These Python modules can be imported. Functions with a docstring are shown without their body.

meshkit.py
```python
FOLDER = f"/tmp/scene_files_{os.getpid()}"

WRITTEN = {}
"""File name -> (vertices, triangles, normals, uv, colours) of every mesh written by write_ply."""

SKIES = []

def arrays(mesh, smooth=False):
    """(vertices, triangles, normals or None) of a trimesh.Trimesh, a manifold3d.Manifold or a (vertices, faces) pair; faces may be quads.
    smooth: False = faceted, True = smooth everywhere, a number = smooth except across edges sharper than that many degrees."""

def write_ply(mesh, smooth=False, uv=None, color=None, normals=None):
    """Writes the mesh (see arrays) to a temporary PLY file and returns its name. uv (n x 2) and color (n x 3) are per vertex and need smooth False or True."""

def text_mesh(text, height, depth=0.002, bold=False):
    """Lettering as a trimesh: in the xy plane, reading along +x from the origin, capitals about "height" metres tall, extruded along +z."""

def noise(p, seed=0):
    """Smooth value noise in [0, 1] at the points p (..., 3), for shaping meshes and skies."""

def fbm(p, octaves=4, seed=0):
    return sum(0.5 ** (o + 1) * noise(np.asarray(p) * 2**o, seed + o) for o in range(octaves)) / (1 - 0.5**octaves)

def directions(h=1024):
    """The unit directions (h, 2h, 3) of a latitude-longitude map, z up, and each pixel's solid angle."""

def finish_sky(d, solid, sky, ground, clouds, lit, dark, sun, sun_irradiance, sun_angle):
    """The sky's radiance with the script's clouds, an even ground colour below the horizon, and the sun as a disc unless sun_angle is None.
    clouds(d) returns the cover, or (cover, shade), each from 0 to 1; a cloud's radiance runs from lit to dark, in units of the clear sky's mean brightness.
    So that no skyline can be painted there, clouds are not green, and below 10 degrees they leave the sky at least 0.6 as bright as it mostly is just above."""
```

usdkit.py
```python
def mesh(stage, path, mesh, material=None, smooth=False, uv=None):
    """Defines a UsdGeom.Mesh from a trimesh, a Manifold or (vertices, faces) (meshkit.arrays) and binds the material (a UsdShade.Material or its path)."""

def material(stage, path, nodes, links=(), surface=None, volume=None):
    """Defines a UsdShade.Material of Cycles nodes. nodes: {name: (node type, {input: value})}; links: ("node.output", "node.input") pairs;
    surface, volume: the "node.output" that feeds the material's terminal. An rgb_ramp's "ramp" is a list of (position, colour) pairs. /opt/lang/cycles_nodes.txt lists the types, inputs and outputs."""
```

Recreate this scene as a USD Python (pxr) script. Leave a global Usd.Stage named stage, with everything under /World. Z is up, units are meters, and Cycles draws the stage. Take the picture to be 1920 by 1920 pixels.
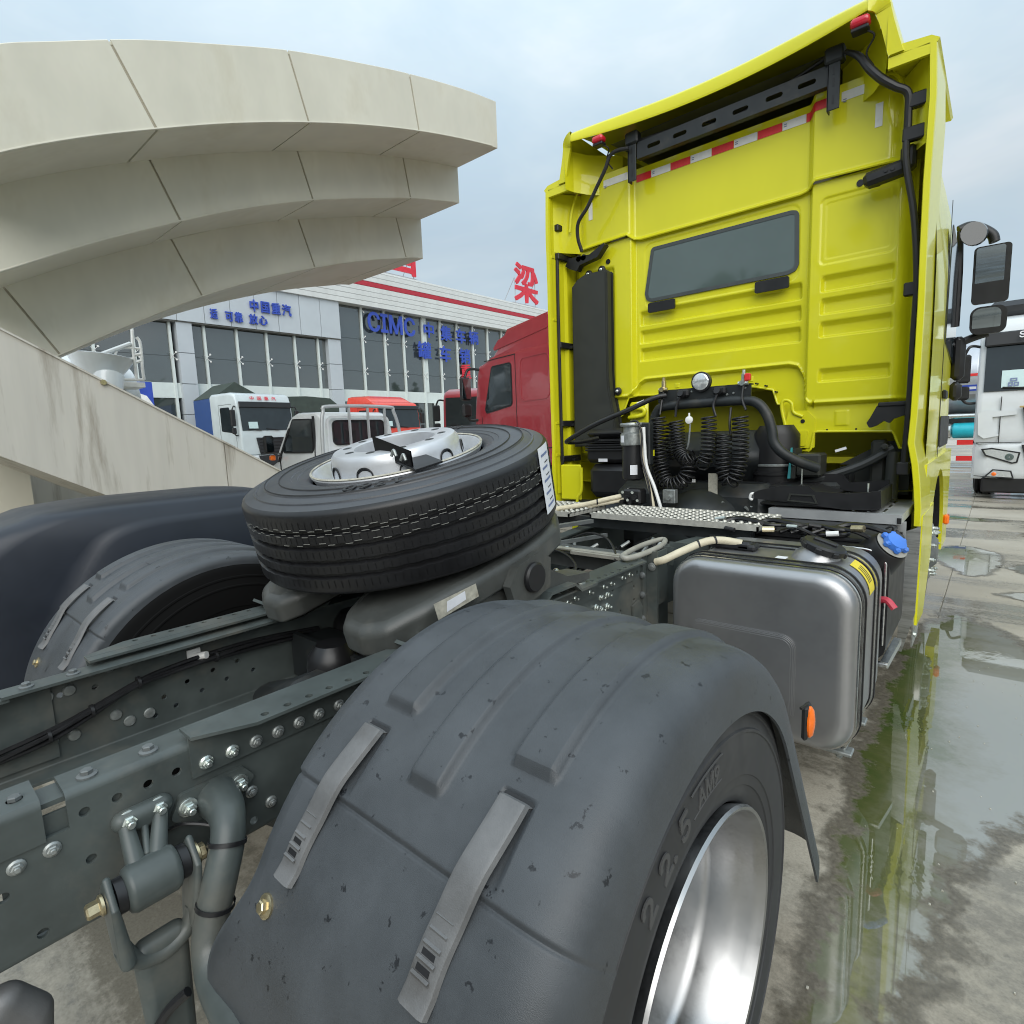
import math
import numpy as np
import trimesh
import shapely
from shapely.geometry import Polygon, Point, LineString, box as sbox
from shapely.ops import unary_union
from pxr import Usd, UsdGeom, UsdLux, UsdShade, Gf, Sdf, Vt
import usdkit
import meshkit

rng = np.random.default_rng(7)
stage = Usd.Stage.CreateInMemory()
UsdGeom.SetStageUpAxis(stage, UsdGeom.Tokens.z)
UsdGeom.SetStageMetersPerUnit(stage, 1.0)
world = UsdGeom.Xform.Define(stage, '/World')
stage.SetDefaultPrim(world.GetPrim())
UsdGeom.Scope.Define(stage, '/World/Looks')

# ---------------------------------------------------------------- camera
CAM = np.array([1.5681, -0.8656, 1.4942])
YAW, PITCH, ROLL = np.radians([40.951, -7.5445, -2.1646])
FPX, PPX, PPY = 1052.2, 960.46, 951.46          # of a 1920 px square picture
def cam_axes():
    f = np.array([-np.sin(YAW) * np.cos(PITCH), np.cos(YAW) * np.cos(PITCH), np.sin(PITCH)])
    r = np.cross(f, [0, 0, 1]); r /= np.linalg.norm(r); u = np.cross(r, f)
    c, s = np.cos(ROLL), np.sin(ROLL)
    return c * r + s * u, -s * r + c * u, f
AX = cam_axes()
cam = UsdGeom.Camera.Define(stage, '/World/camera')
m = np.eye(4); m[0, :3], m[1, :3], m[2, :3], m[3, :3] = AX[0], AX[1], -AX[2], CAM
cam.AddTransformOp().Set(Gf.Matrix4d(*m.ravel().tolist()))
cam.CreateHorizontalApertureAttr(36.0); cam.CreateVerticalApertureAttr(36.0)
cam.CreateFocalLengthAttr(36.0 * FPX / 1920)
cam.CreateHorizontalApertureOffsetAttr((960 - PPX) * 36 / 1920)
cam.CreateVerticalApertureOffsetAttr((PPY - 960) * 36 / 1920)
cam.CreateClippingRangeAttr(Gf.Vec2f(0.05, 2000))
cam.CreateExposureAttr(EXPOSURE := 1.5)

# ---------------------------------------------------------------- sky and (veiled) sun
SUN_EL, SUN_ROT = math.radians(35), math.radians(138)       # rotation = atan2(x, y) towards the sun
dome = UsdLux.DomeLight.Define(stage, '/World/sky')
sky_m = usdkit.material(stage, '/World/Looks/sky', {
    'co': ('texture_coordinate', {}),
    'mp': ('mapping', {'scale': (1.0, 1.0, 2.2)}),
    'n1': ('noise_texture', {'scale': 2.3, 'detail': 6.0, 'roughness': 0.52, 'distortion': 0.25}),
    'cl': ('rgb_ramp', {'ramp': [(0.0, (3.35, 4.3, 5.1)), (0.42, (3.7, 4.6, 5.25)), (0.54, (4.2, 5.0, 5.5)), (0.68, (5.2, 5.7, 6.0)), (1.0, (6.0, 6.3, 6.5))]}),
    'xyz': ('separate_xyz', {}),
    'el': ('map_range', {'from_min': 0.30, 'from_max': 0.95, 'to_min': 0.97, 'to_max': 2.1, 'clamp': True}),
    'sc': ('vector_math', {'math_type': 'scale'}),
    'st': ('sky_texture', {'sky_type': 'single_scattering', 'sun_disc': False, 'sun_elevation': SUN_EL, 'sun_rotation': SUN_ROT, 'aerosol_density': 2.0}),
    'mx': ('mix', {'fac': 0.9}),
    'bg': ('background_shader', {'strength': 0.05}),
}, [('co.generated', 'mp.vector'), ('mp.vector', 'n1.vector'), ('n1.fac', 'cl.fac'), ('co.generated', 'xyz.vector'), ('xyz.z', 'el.value'),
    ('cl.color', 'sc.vector1'), ('el.result', 'sc.scale'), ('st.color', 'mx.color1'), ('sc.vector', 'mx.color2'), ('mx.color', 'bg.color')], surface='bg.background')
UsdShade.MaterialBindingAPI.Apply(dome.GetPrim()).Bind(sky_m)
dome.GetPrim().SetCustomDataByKey('kind', 'structure')
dome.GetPrim().SetCustomDataByKey('label', 'pale blue overcast sky with soft bright clouds')
sun = UsdLux.DistantLight.Define(stage, '/World/sun')
sun.CreateNormalizeAttr(True); sun.CreateIntensityAttr(0.22); sun.CreateAngleAttr(60.0); sun.CreateColorAttr(Gf.Vec3f(1.0, 0.97, 0.92))
sd = np.array([math.sin(SUN_ROT) * math.cos(SUN_EL), math.cos(SUN_ROT) * math.cos(SUN_EL), math.sin(SUN_EL)])
sx = np.cross([0, 0, 1], sd); sx /= np.linalg.norm(sx); sy = np.cross(sd, sx)
m = np.eye(4); m[0, :3], m[1, :3], m[2, :3] = sx, sy, sd
sun.AddTransformOp().Set(Gf.Matrix4d(*m.ravel().tolist()))

# ---------------------------------------------------------------- helpers
def at(px, py, axis, val):
    """the world point on the plane axis=val that the photograph shows at pixel (px, py)"""
    d = AX[0] * (px - PPX) / FPX - AX[1] * (py - PPY) / FPX + AX[2]
    return CAM + d * (val - CAM[axis]) / d[axis]
ORIGIN, USED = {}, {}
def fresh(path):
    n = USED.get(path, 0); USED[path] = n + 1
    return path if n == 0 else '%s_%03d' % (path, n)
def thing(name, label, cat, loc=(0, 0, 0), group=None, kind=None):
    p = fresh('/World/' + name); x = UsdGeom.Xform.Define(stage, p); x.AddTranslateOp().Set(Gf.Vec3d(*map(float, loc)))
    ORIGIN[p] = np.array(loc, float); pr = x.GetPrim()
    pr.SetCustomDataByKey('label', label)
    if cat: pr.SetCustomDataByKey('category', cat)
    if group: pr.SetCustomDataByKey('group', group)
    if kind: pr.SetCustomDataByKey('kind', kind)
    return p
def part(name, mesh, mat, parent, smooth=32, label=None, kind=None):
    p = fresh(parent + '/' + name)
    o = ORIGIN['/'.join(parent.split('/')[:3])]
    if isinstance(mesh, list): mesh = cat_(mesh)
    v, f = (mesh.vertices, mesh.faces) if isinstance(mesh, trimesh.Trimesh) else mesh
    usdkit.mesh(stage, p, (np.asarray(v) - o, np.asarray(f)), MAT[mat], smooth=smooth)
    pr = stage.GetPrimAtPath(p)
    if label: pr.SetCustomDataByKey('label', label)
    if kind: pr.SetCustomDataByKey('kind', kind)
    return p
def cat_(ms):
    vs, fs, n = [], [], 0
    for q in ms:
        v, f = (q.vertices, q.faces) if isinstance(q, trimesh.Trimesh) else q
        f = np.asarray(f)
        if f.shape[1] == 4: f = np.vstack([f[:, [0, 1, 2]], f[:, [0, 2, 3]]])
        vs.append(np.asarray(v)); fs.append(f + n); n += len(v)
    return np.vstack(vs), np.vstack(fs)
def box(x0, x1, y0, y1, z0, z1, b=0.0):
    lo, hi = np.minimum([x0, y0, z0], [x1, y1, z1]), np.maximum([x0, y0, z0], [x1, y1, z1])
    if b <= 0:
        t = trimesh.creation.box(hi - lo); t.apply_translation((lo + hi) / 2); return t
    b = min(b, (hi - lo).min() * 0.45); pts = []
    for s in np.ndindex(2, 2, 2):
        c = np.where(s, hi, lo); d = np.where(s, -1, 1) * b
        for k in range(3):
            q = c + d; q[k] = c[k]; pts.append(q)
    return trimesh.convex.convex_hull(np.array(pts))
def obox(c, ux, uy, uz, sx, sy, sz, b=0.0):
    """box of size sx,sy,sz about c with axes ux,uy,uz"""
    t = box(-sx / 2, sx / 2, -sy / 2, sy / 2, -sz / 2, sz / 2, b)
    return np.asarray(t.vertices) @ np.array([ux, uy, uz], float) + np.asarray(c, float), t.faces
def bar(p0, p1, w, h=None, up=(0, 0, 1), b=0.0):
    p0, p1 = np.asarray(p0, float), np.asarray(p1, float); d = p1 - p0; L = np.linalg.norm(d); d /= L; up = (0, 1, 0) if abs(d[2]) > .95 else up
    s = np.cross(d, up); s /= np.linalg.norm(s); u = np.cross(s, d)
    return obox((p0 + p1) / 2, d, s, u, L, w, h or w, b)
def rings(R, close=True, cap=True):
    """a skin over rings (k, n, 3)"""
    R = np.asarray(R, float); k, n = R.shape[:2]; v = R.reshape(-1, 3); i = np.arange(k - 1)[:, None] * n; j = np.arange(n if close else n - 1)[None]
    a, b_ = i + j, i + (j + 1) % n
    q = np.stack([a, b_, b_ + n, a + n], -1).reshape(-1, 4)
    f = np.vstack([q[:, [0, 1, 2]], q[:, [0, 2, 3]]])
    if cap and close:
        c0, c1 = len(v), len(v) + 1
        v = np.vstack([v, R[0].mean(0), R[-1].mean(0)]); j = np.arange(n); jj = (j + 1) % n
        f = np.vstack([f, np.stack([np.full(n, c0), jj, j], 1), np.stack([np.full(n, c1), (k - 1) * n + j, (k - 1) * n + jj], 1)])
    return v, f
def smoothpath(pts, n=6):
    P = np.asarray(pts, float)
    if len(P) < 3 or n < 2: return P
    Q = np.vstack([2 * P[0] - P[1], P, 2 * P[-1] - P[-2]]); out = []
    for i in range(1, len(Q) - 2):
        for t in np.linspace(0, 1, n, endpoint=False):
            a, b_, c, d = Q[i - 1:i + 3]
            out.append(0.5 * (2 * b_ + (c - a) * t + (2 * a - 5 * b_ + 4 * c - d) * t * t + (3 * b_ - a - 3 * c + d) * t ** 3))
    return np.vstack(out + [P[-1]])
def tube(pts, r, n=10, sm=6, cap=True):
    P = smoothpath(pts, sm); T = np.gradient(P, axis=0); T /= np.linalg.norm(T, axis=1)[:, None] + 1e-12
    u = np.cross(T[0], [0.3, 0.2, 1.0]); u /= np.linalg.norm(u); R = []
    a = np.linspace(0, 2 * np.pi, n, endpoint=False); rr = np.broadcast_to(r, len(P)) if np.ndim(r) == 0 else np.interp(np.linspace(0, 1, len(P)), np.linspace(0, 1, len(r)), r)
    for p, t, q in zip(P, T, rr):
        u = u - t * (u @ t); u /= np.linalg.norm(u); w = np.cross(t, u)
        R.append(p + q * (np.cos(a)[:, None] * u + np.sin(a)[:, None] * w))
    return rings(R, True, cap)
def axes(d):
    d = np.asarray(d, float); d = d / np.linalg.norm(d); u = np.cross(d, [0, 0, 1] if abs(d[2]) < 0.9 else [0, 1, 0]); u /= np.linalg.norm(u)
    return d, u, np.cross(d, u)
def lathe(c, d, prof, n=32, cap=False, a0=0.0):
    """prof: (radius, height along d) pairs"""
    d, u, w = axes(d); a = a0 + np.linspace(0, 2 * np.pi, n, endpoint=False); ring = np.cos(a)[:, None] * u + np.sin(a)[:, None] * w
    return rings([np.asarray(c) + h * d + r * ring for r, h in prof], True, cap)
def cyl(p0, p1, r, n=20, b=0.0, r1=None):
    p0, p1 = np.asarray(p0, float), np.asarray(p1, float); L = np.linalg.norm(p1 - p0); r1 = r if r1 is None else r1
    pr = [(r - b, 0), (r, b), (r1, L - b), (r1 - b, L)] if b > 0 else [(r, 0), (r1, L)]
    return lathe(p0, p1 - p0, pr, n, True)
def tri_poly(poly):
    """triangulates a shapely polygon: (vertices 2d, faces)"""
    return trimesh.creation.triangulate_polygon(poly, engine='earcut')
PLANES = {'xy': (0, 1, 2), 'yz': (1, 2, 0), 'xz': (0, 2, 1)}
def prism(poly, plane, a, b):
    """extrudes a polygon drawn in a coordinate plane from a to b along the third axis"""
    i, j, k = PLANES[plane]; out = []
    polys = getattr(poly, 'geoms', [poly]) if not isinstance(poly, (list, np.ndarray)) else [Polygon(poly)]
    for g in polys:
        if g.is_empty: continue
        t = trimesh.creation.extrude_polygon(g, abs(b - a), engine='earcut'); v = np.zeros((len(t.vertices), 3))
        v[:, i], v[:, j], v[:, k] = t.vertices[:, 0], t.vertices[:, 1], t.vertices[:, 2] + min(a, b)
        out.append((v, t.faces if plane != 'xz' else t.faces[:, ::-1]))
    return cat_(out)
def place(mesh, o, ux, uy, uz=None):
    v, f = (mesh.vertices, mesh.faces) if isinstance(mesh, trimesh.Trimesh) else mesh
    ux, uy = np.asarray(ux, float), np.asarray(uy, float); uz = np.cross(ux, uy) if uz is None else np.asarray(uz, float)
    return np.asarray(v) @ np.array([ux, uy, uz]) + np.asarray(o, float), f
def plate(poly, o, ux, uy, t):
    """an extruded polygon set in any plane: o + x ux + y uy, thickness t along ux x uy"""
    g = Polygon(poly) if isinstance(poly, (list, np.ndarray)) else poly
    ms = [place(trimesh.creation.extrude_polygon(q, t, engine='earcut'), o, ux, uy) for q in getattr(g, 'geoms', [g]) if not q.is_empty]
    return cat_(ms)
def rrect(x0, x1, y0, y1, r, n=6):
    return sbox(x0 + r, y0 + r, x1 - r, y1 - r).buffer(r, quad_segs=n)
def skin(P, t=0.0):
    """a surface grid (nu, nv, 3); t > 0 makes it a solid sheet of that thickness (backwards along its normals)"""
    P = np.asarray(P, float); nu, nv = P.shape[:2]
    i, j = np.arange(nu - 1)[:, None] * nv, np.arange(nv - 1)[None]; a = (i + j).ravel()
    q = np.stack([a, a + nv, a + nv + 1, a + 1], 1); f = np.vstack([q[:, [0, 1, 2]], q[:, [0, 2, 3]]]); v = P.reshape(-1, 3)
    if t == 0: return v, f
    N = np.cross(np.gradient(P, axis=0), np.gradient(P, axis=1)); N /= np.linalg.norm(N, axis=2)[..., None] + 1e-12
    B = (P - N * t).reshape(-1, 3); n = len(v)
    e = np.concatenate([np.arange(nv), np.arange(1, nu) * nv + nv - 1, (nu - 1) * nv + np.arange(nv - 2, -1, -1), np.arange(nu - 2, 0, -1) * nv]); e2 = np.roll(e, -1)
    s = np.vstack([np.stack([e, e2, e2 + n], 1), np.stack([e, e2 + n, e + n], 1)])
    return np.vstack([v, B]), np.vstack([f, f[:, ::-1] + n, s])
def dens_ring(g, n):
    q = g.exterior if g.geom_type == 'Polygon' else g.geoms[0].exterior; return np.array([q.interpolate(t, normalized=True).coords[0] for t in np.linspace(0, 1, n, endpoint=False)])
def bolt(p, d, r=0.011, h=0.012, stud=0.0, washer=1.45):
    """hexagon head on a washer flange, with a stud end if asked"""
    p = np.asarray(p, float); d = np.asarray(d, float) / np.linalg.norm(d)
    ms = [lathe(p, d, [(r * washer, -0.002), (r * washer, 0.0025), (r * 1.1, 0.005)], 14, True), lathe(p, d, [(r, 0.002), (r, h), (r * 0.78, h * 1.15)], 6, True)]
    if stud: ms.append(lathe(p, d, [(r * 0.55, 0), (r * 0.55, h + stud - 0.002), (r * 0.42, h + stud)], 10, True))
    return cat_(ms)
GLYPHS = {'梁': '2,8 3,11 21,20 33,28 5,29 4,30 5,39 44,39 44,45 37,43 31,50 44,61 49,69 52,79 52,81 40,81 45,78 45,75 38,62 34,58 29,59 15,43 12,42 5,49 20,66 3,75 7,81 10,82 23,76 26,74 24,70 28,67 36,80 34,83 35,92 82,92 83,83 87,80 91,73 97,61 97,57 88,54 82,65 79,51 76,47 72,45 60,45 57,54 68,55 71,65 72,81 64,81 59,65 48,49 55,47 56,39 96,38 95,29 67,28 77,21 97,12 98,10 93,3 90,2 74,10 57,22 55,1 45,0 43,23 29,12 10,2 8,2|10,90 14,96 15,96 28,91 32,87 27,80 10,88', '国': '7,1 8,92 93,91 92,0 83,0 81,5 19,5 17,0/18,17 81,16 81,80 18,80|21,22 22,31 44,32 44,44 25,46 26,55 44,55 44,65 23,66 23,76 77,76 76,66 55,65 55,56 75,54 75,46 68,44 76,35 76,32 79,30 78,21/56,44 55,32 65,32 58,41 58,44', '中': '8,77 10,78 44,79 45,96 55,95 56,79 91,78 92,28 82,27 80,32 56,32 55,1 45,0 44,32 20,32 18,27 8,28/56,45 80,44 80,67 56,67/19,45 44,44 44,67 19,67', '重': '3,5 4,13 44,14 44,18 12,18 11,20 11,26 12,28 44,29 43,31 14,32 14,65 43,66 44,68 5,69 4,77 43,79 44,81 14,81 12,89 82,95 86,90 86,87 56,82 56,79 95,78 96,70 56,68 56,67 86,65 86,32 56,31 56,29 89,28 90,19 56,18 56,13 96,13 96,4 5,3/56,41 74,41 75,43 56,44/56,54 74,53 75,56 56,56/25,41 43,41 44,43 26,44/25,54 43,53 44,56 26,56', '汽': '32,45 33,55 85,55 88,15 89,15 91,24 93,24 99,18 96,3 93,0 87,0 80,5 77,17 75,44|27,64 27,66 37,79 45,96 55,93 53,85 97,84 98,83 97,74 48,74 45,71 45,70 88,69 88,59 42,59 40,63 34,59|8,87 13,94 15,94 28,86 32,83 33,81 28,74 26,74|5,7 5,10 22,41 25,41 31,35 17,6 14,2 12,2|2,59 7,66 9,66 26,57 27,55 23,49 20,48', '可': '5,78 5,89 96,88 96,78 85,77 84,10 83,5 75,1 56,0 51,10 52,12 72,12 72,77|14,66 58,66 58,26 26,25 24,18 15,18/25,37 47,37 47,55 25,55', '靠': '3,18 33,19 33,21 8,23 9,30 33,31 33,32 6,34 7,42 33,42 33,46 16,46 16,68 6,69 5,70 5,77 10,78 22,95 31,94 32,90 44,90 45,96 54,96 56,95 56,90 87,89 87,81 57,80 56,79 95,77 94,69 85,68 86,47 66,45 67,42 94,42 95,34 93,33 67,32 67,31 91,30 93,23 92,22 67,21 66,20 96,19 98,17 97,10 67,9 66,0 56,0 54,46 45,45 44,0 35,0 33,9 4,10/26,56 74,55 75,58 27,58/24,79 44,78 44,80 26,80', '放': '1,8 10,22 14,40 14,69 4,69 3,79 23,80 19,92 20,94 28,96 35,80 49,80 51,78 51,71 49,69 26,69 26,60 45,59 47,58 53,70 61,96 70,95 71,93 68,78 98,76 98,68 91,66 86,48 79,28 86,18 99,9 98,7 93,1 91,0 85,4 71,17 61,8 48,0 46,1 43,5 36,1 23,1 20,11 32,12 33,13 34,48 26,48 22,23 12,4 10,1 7,0/64,66 68,50 72,42 79,66/44,12 54,17 65,28 57,49 51,42 46,44', '心': '74,58 75,60 82,63 85,62 96,34 98,22 91,19 88,19 80,43|28,67 38,68 39,66 40,14 42,12 66,13 68,19 69,32 72,33 80,29 79,14 74,5 67,2 39,2 30,6 28,12|32,86 38,92 40,92 62,76 68,69 68,68 62,61 60,61|3,20 8,38 12,59 15,60 22,59 21,44 14,17 11,16 5,18', '集': '1,8 2,11 17,16 31,23 4,25 5,34 16,35 15,63 8,59 1,65 1,67 15,80 25,96 36,94 33,86 47,86 45,94 54,96 61,86 90,84 90,76 58,74 59,73 85,73 85,64 59,63 58,61 86,60 86,52 59,51 58,49 93,48 93,39 56,38 56,35 95,34 96,25 95,24 69,23 79,18 98,11 98,9 93,2 76,8 56,19 54,0 44,1 44,18 31,11 9,1 7,1/26,49 46,49 47,50 27,51/26,61 46,61 47,63 27,63/27,75 27,73 47,74 46,75/26,35 43,35 44,38 27,38', '车': '5,19 4,29 6,30 48,31 48,41 15,41 12,50 16,54 25,70 7,71 6,81 31,82 37,96 48,93 45,82 94,81 94,72 92,70 39,70 29,53 48,53 49,67 59,68 61,53 87,52 88,51 88,44 86,42 61,41 61,31 95,30 95,19 61,19 60,1 50,0 48,19', '辆': '2,27 20,33 20,42 7,41 3,48 10,73 3,74 3,82 4,84 13,85 15,96 24,94 24,84 37,84 38,89 97,88 96,79 79,78 79,68 93,68 94,66 94,10 91,3 85,1 74,2 72,8 73,10 84,11 84,21 80,22 76,32 70,16 67,15 62,21 64,27 60,32 54,18 50,17 48,0 39,1 39,26 31,24 30,1 21,0 20,20 5,18/78,49 83,41 84,40 84,57 79,57/64,49 68,42 69,57 64,57/64,69 69,68 69,78 65,78/21,69 29,68 31,54 39,53 39,67 54,68 54,78 39,78 37,74 22,73/50,34 51,34 53,42 54,57 50,57/31,35 39,36 39,43 31,42/16,54 20,54 20,62 19,62', '罐': '1,67 5,76 12,96 20,94 20,84 37,84 39,89 51,89 53,96 61,96 62,89 74,89 75,96 83,96 84,95 85,89 98,88 98,80 85,78 85,76 95,75 96,74 96,53 94,52 77,51 79,48 96,46 95,38 78,37 78,36 93,35 93,28 79,27 78,26 93,24 93,17 78,16 78,14 97,13 98,5 55,4 54,0 46,0 44,2 43,27 40,25 39,7 32,7 30,12 6,9 6,44 13,45 15,43 16,20 17,21 17,48 4,49 3,58 17,59 17,73 15,73 9,61 2,64/78,66 78,61 86,61 86,66/62,76 68,74 74,76 74,79 62,79/54,14 67,14 67,15 55,16/54,26 67,25 67,26 55,27/54,37 67,36 67,37 55,38/60,51 59,48 65,48 63,51/51,66 51,61 58,61 58,66/28,60 41,59 42,75 51,76 51,78 40,78 38,74 28,73/28,22 30,22 31,44 39,45 41,40 48,51 43,51 41,49 28,48', '销': '2,70 11,83 17,96 26,93 24,84 42,84 43,74 18,73 14,67 40,66 41,57 30,56 30,47 42,46 43,66 52,68 42,87 43,90 49,92 51,92 61,74 61,72 56,68 63,68 64,95 65,96 74,96 75,68 81,68 81,69 77,71 77,73 87,92 89,93 97,90 95,83 86,68 94,66 94,9 93,5 86,1 74,1 72,3 70,10 83,12 83,21 55,22 53,0 44,1 42,15 19,1 14,8 14,10 18,16 18,35 6,36 4,37 4,44 6,46 18,47 18,56 10,56 8,61 6,62/54,33 83,32 83,39 54,39/54,50 83,50 83,56 54,56/30,21 40,24 43,19 43,35 30,35', '适': '2,11 16,22 15,49 3,50 3,60 26,60 27,22 38,16 56,13 93,15 98,14 95,4 75,2 43,4 34,6 22,13 9,2 8,2 3,8|30,61 30,71 57,72 57,79 36,78 33,85 34,88 68,92 86,95 91,86 69,81 69,72 96,71 97,69 97,63 96,61 70,61 69,53 90,51 90,20 38,20 37,50 38,52 57,52 57,61/48,30 79,30 79,41 48,42|4,86 11,92 13,92 27,77 28,73 23,69 20,68', '品': '53,46 94,46 93,1 84,1 83,5 65,5 63,0 53,1/64,17 83,17 83,36 64,36|21,91 79,91 79,55 22,55/32,80 33,66 68,66 68,81|6,47 46,46 45,1 36,1 34,5 18,5 16,0 7,1/18,17 34,17 34,36 18,36', '告': '5,48 5,58 9,60 6,62 6,64 16,78 24,95 34,93 31,82 46,82 47,95 56,96 58,95 58,82 87,82 89,80 89,73 87,71 58,71 58,59 96,58 95,48/17,60 46,59 46,71 25,71|16,41 83,42 84,0 74,-1 72,4 29,4 27,-1 18,-1/29,31 28,16 73,16 73,31'}
def glyph(ch):
    ps = []
    for g in GLYPHS[ch].split('|'):
        rs = [[tuple(map(float, q.split(','))) for q in r.split()] for r in g.split('/')]
        ps.append(Polygon(rs[0], rs[1:]).buffer(0))
    return shapely.affinity.scale(unary_union(ps), 0.01, 0.01, origin=(0, 0))
def sign(ch, size, o, ux, uz, t=0.03, sx=1.0):
    return plate(shapely.affinity.scale(glyph(ch), size * sx, size, origin=(0, 0)), o, ux, uz, t)

# ---------------------------------------------------------------- materials
MAT = {}
def mat(name, base, rough=0.5, metal=0.0, coat=0.0, var=0.12, scale=5.0, bump=0.0, bscale=150.0, spec=0.5, stain=None, stretch=(1, 1, 1), rvar=0.12, coatr=0.04, stain_at=(0.52, 0.72), sscale=None, **kw):
    base = np.array(base, float)
    nodes = {'g': ('geometry', {}), 'mp': ('mapping', {'scale': stretch}), 'n': ('noise_texture', {'scale': scale, 'detail': 5.0, 'roughness': 0.6}),
             'r': ('rgb_ramp', {'ramp': [(0.3, base * (1 - var)), (0.7, np.minimum(base * (1 + var), 0.95))]}),
             'rr': ('map_range', {'from_min': 0.3, 'from_max': 0.7, 'to_min': max(0.02, rough - rvar * rough), 'to_max': min(1, rough + rvar * rough), 'clamp': True}),
             'p': ('principled_bsdf', {'metallic': metal, 'coat_weight': coat, 'coat_roughness': coatr, 'specular_ior_level': spec, **kw})}
    links = [('g.position', 'mp.vector'), ('mp.vector', 'n.vector'), ('n.fac', 'r.fac'), ('n.fac', 'rr.value'), ('rr.result', 'p.roughness')]
    if stain is not None:
        nodes['n2'] = ('noise_texture', {'scale': sscale or scale * 0.37, 'detail': 7.0, 'roughness': 0.65, 'distortion': 0.12})
        nodes['m2'] = ('map_range', {'from_min': stain_at[0], 'from_max': stain_at[1], 'to_min': 0.0, 'to_max': 1.0, 'clamp': True})
        nodes['mx'] = ('mix', {'color2': stain})
        links += [('mp.vector', 'n2.vector'), ('n2.fac', 'm2.value'), ('m2.result', 'mx.fac'), ('r.color', 'mx.color1'), ('mx.color', 'p.base_color')]
    else: links.append(('r.color', 'p.base_color'))
    if bump:
        nodes['b'] = ('noise_texture', {'scale': bscale, 'detail': 3.0}); nodes['bp'] = ('bump', {'strength': bump, 'distance': 0.002})
        links += [('g.position', 'b.vector'), ('b.fac', 'bp.height'), ('bp.normal', 'p.normal')]
    MAT[name] = usdkit.material(stage, '/World/Looks/' + name, nodes, links, surface='p.BSDF')
mat('yellow_paint', (0.655, 0.63, 0.014), 0.36, coat=0.55, var=0.05, scale=1.4, stretch=(1, 1, .35), spec=0.3, coatr=0.05)
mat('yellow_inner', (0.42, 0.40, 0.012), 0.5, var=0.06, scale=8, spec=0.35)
mat('frame_paint', (0.064, 0.076, 0.073), 0.42, var=0.22, scale=9, spec=0.5, stain=(0.135, 0.13, 0.11), stain_at=(0.53, 0.76), bump=0.08, bscale=400)
mat('frame_dark', (0.014, 0.017, 0.018), 0.5, var=0.25, scale=12, stain=(0.055, 0.05, 0.042), stain_at=(0.55, 0.78))
mat('plastic_grey', (0.054, 0.060, 0.066), 0.45, var=0.24, scale=7, spec=0.5, bump=0.3, bscale=900, rvar=0.25, stain=(0.012, 0.014, 0.017), stain_at=(0.64, 0.66), sscale=34)
mat('plastic_navy', (0.010, 0.014, 0.023), 0.40, var=0.15, scale=4, spec=0.5, bump=0.2, bscale=700)
mat('plastic_black', (0.012, 0.012, 0.013), 0.45, var=0.2, scale=10, spec=0.45)
mat('lining_grey', (0.085, 0.09, 0.06), 0.6, var=0.15)  # dark grey-olive of the fairing lining
mat('window_seal', (0.055, 0.065, 0.066), 0.5)
mat('plastic_duct', (0.030, 0.032, 0.028), 0.5, var=0.12, scale=8, spec=0.4)
mat('strap_grey', (0.15, 0.15, 0.15), 0.5, var=0.2, scale=14, metal=0.25, stain=(0.09, 0.085, 0.08), bump=0.2, bscale=500)
mat('rubber', (0.011, 0.011, 0.012), 0.38, var=0.15, scale=14, spec=0.45)
mat('rubber_grey', (0.030, 0.031, 0.033), 0.55, var=0.22, scale=10, spec=0.4, stain=(0.055, 0.055, 0.055))
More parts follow.
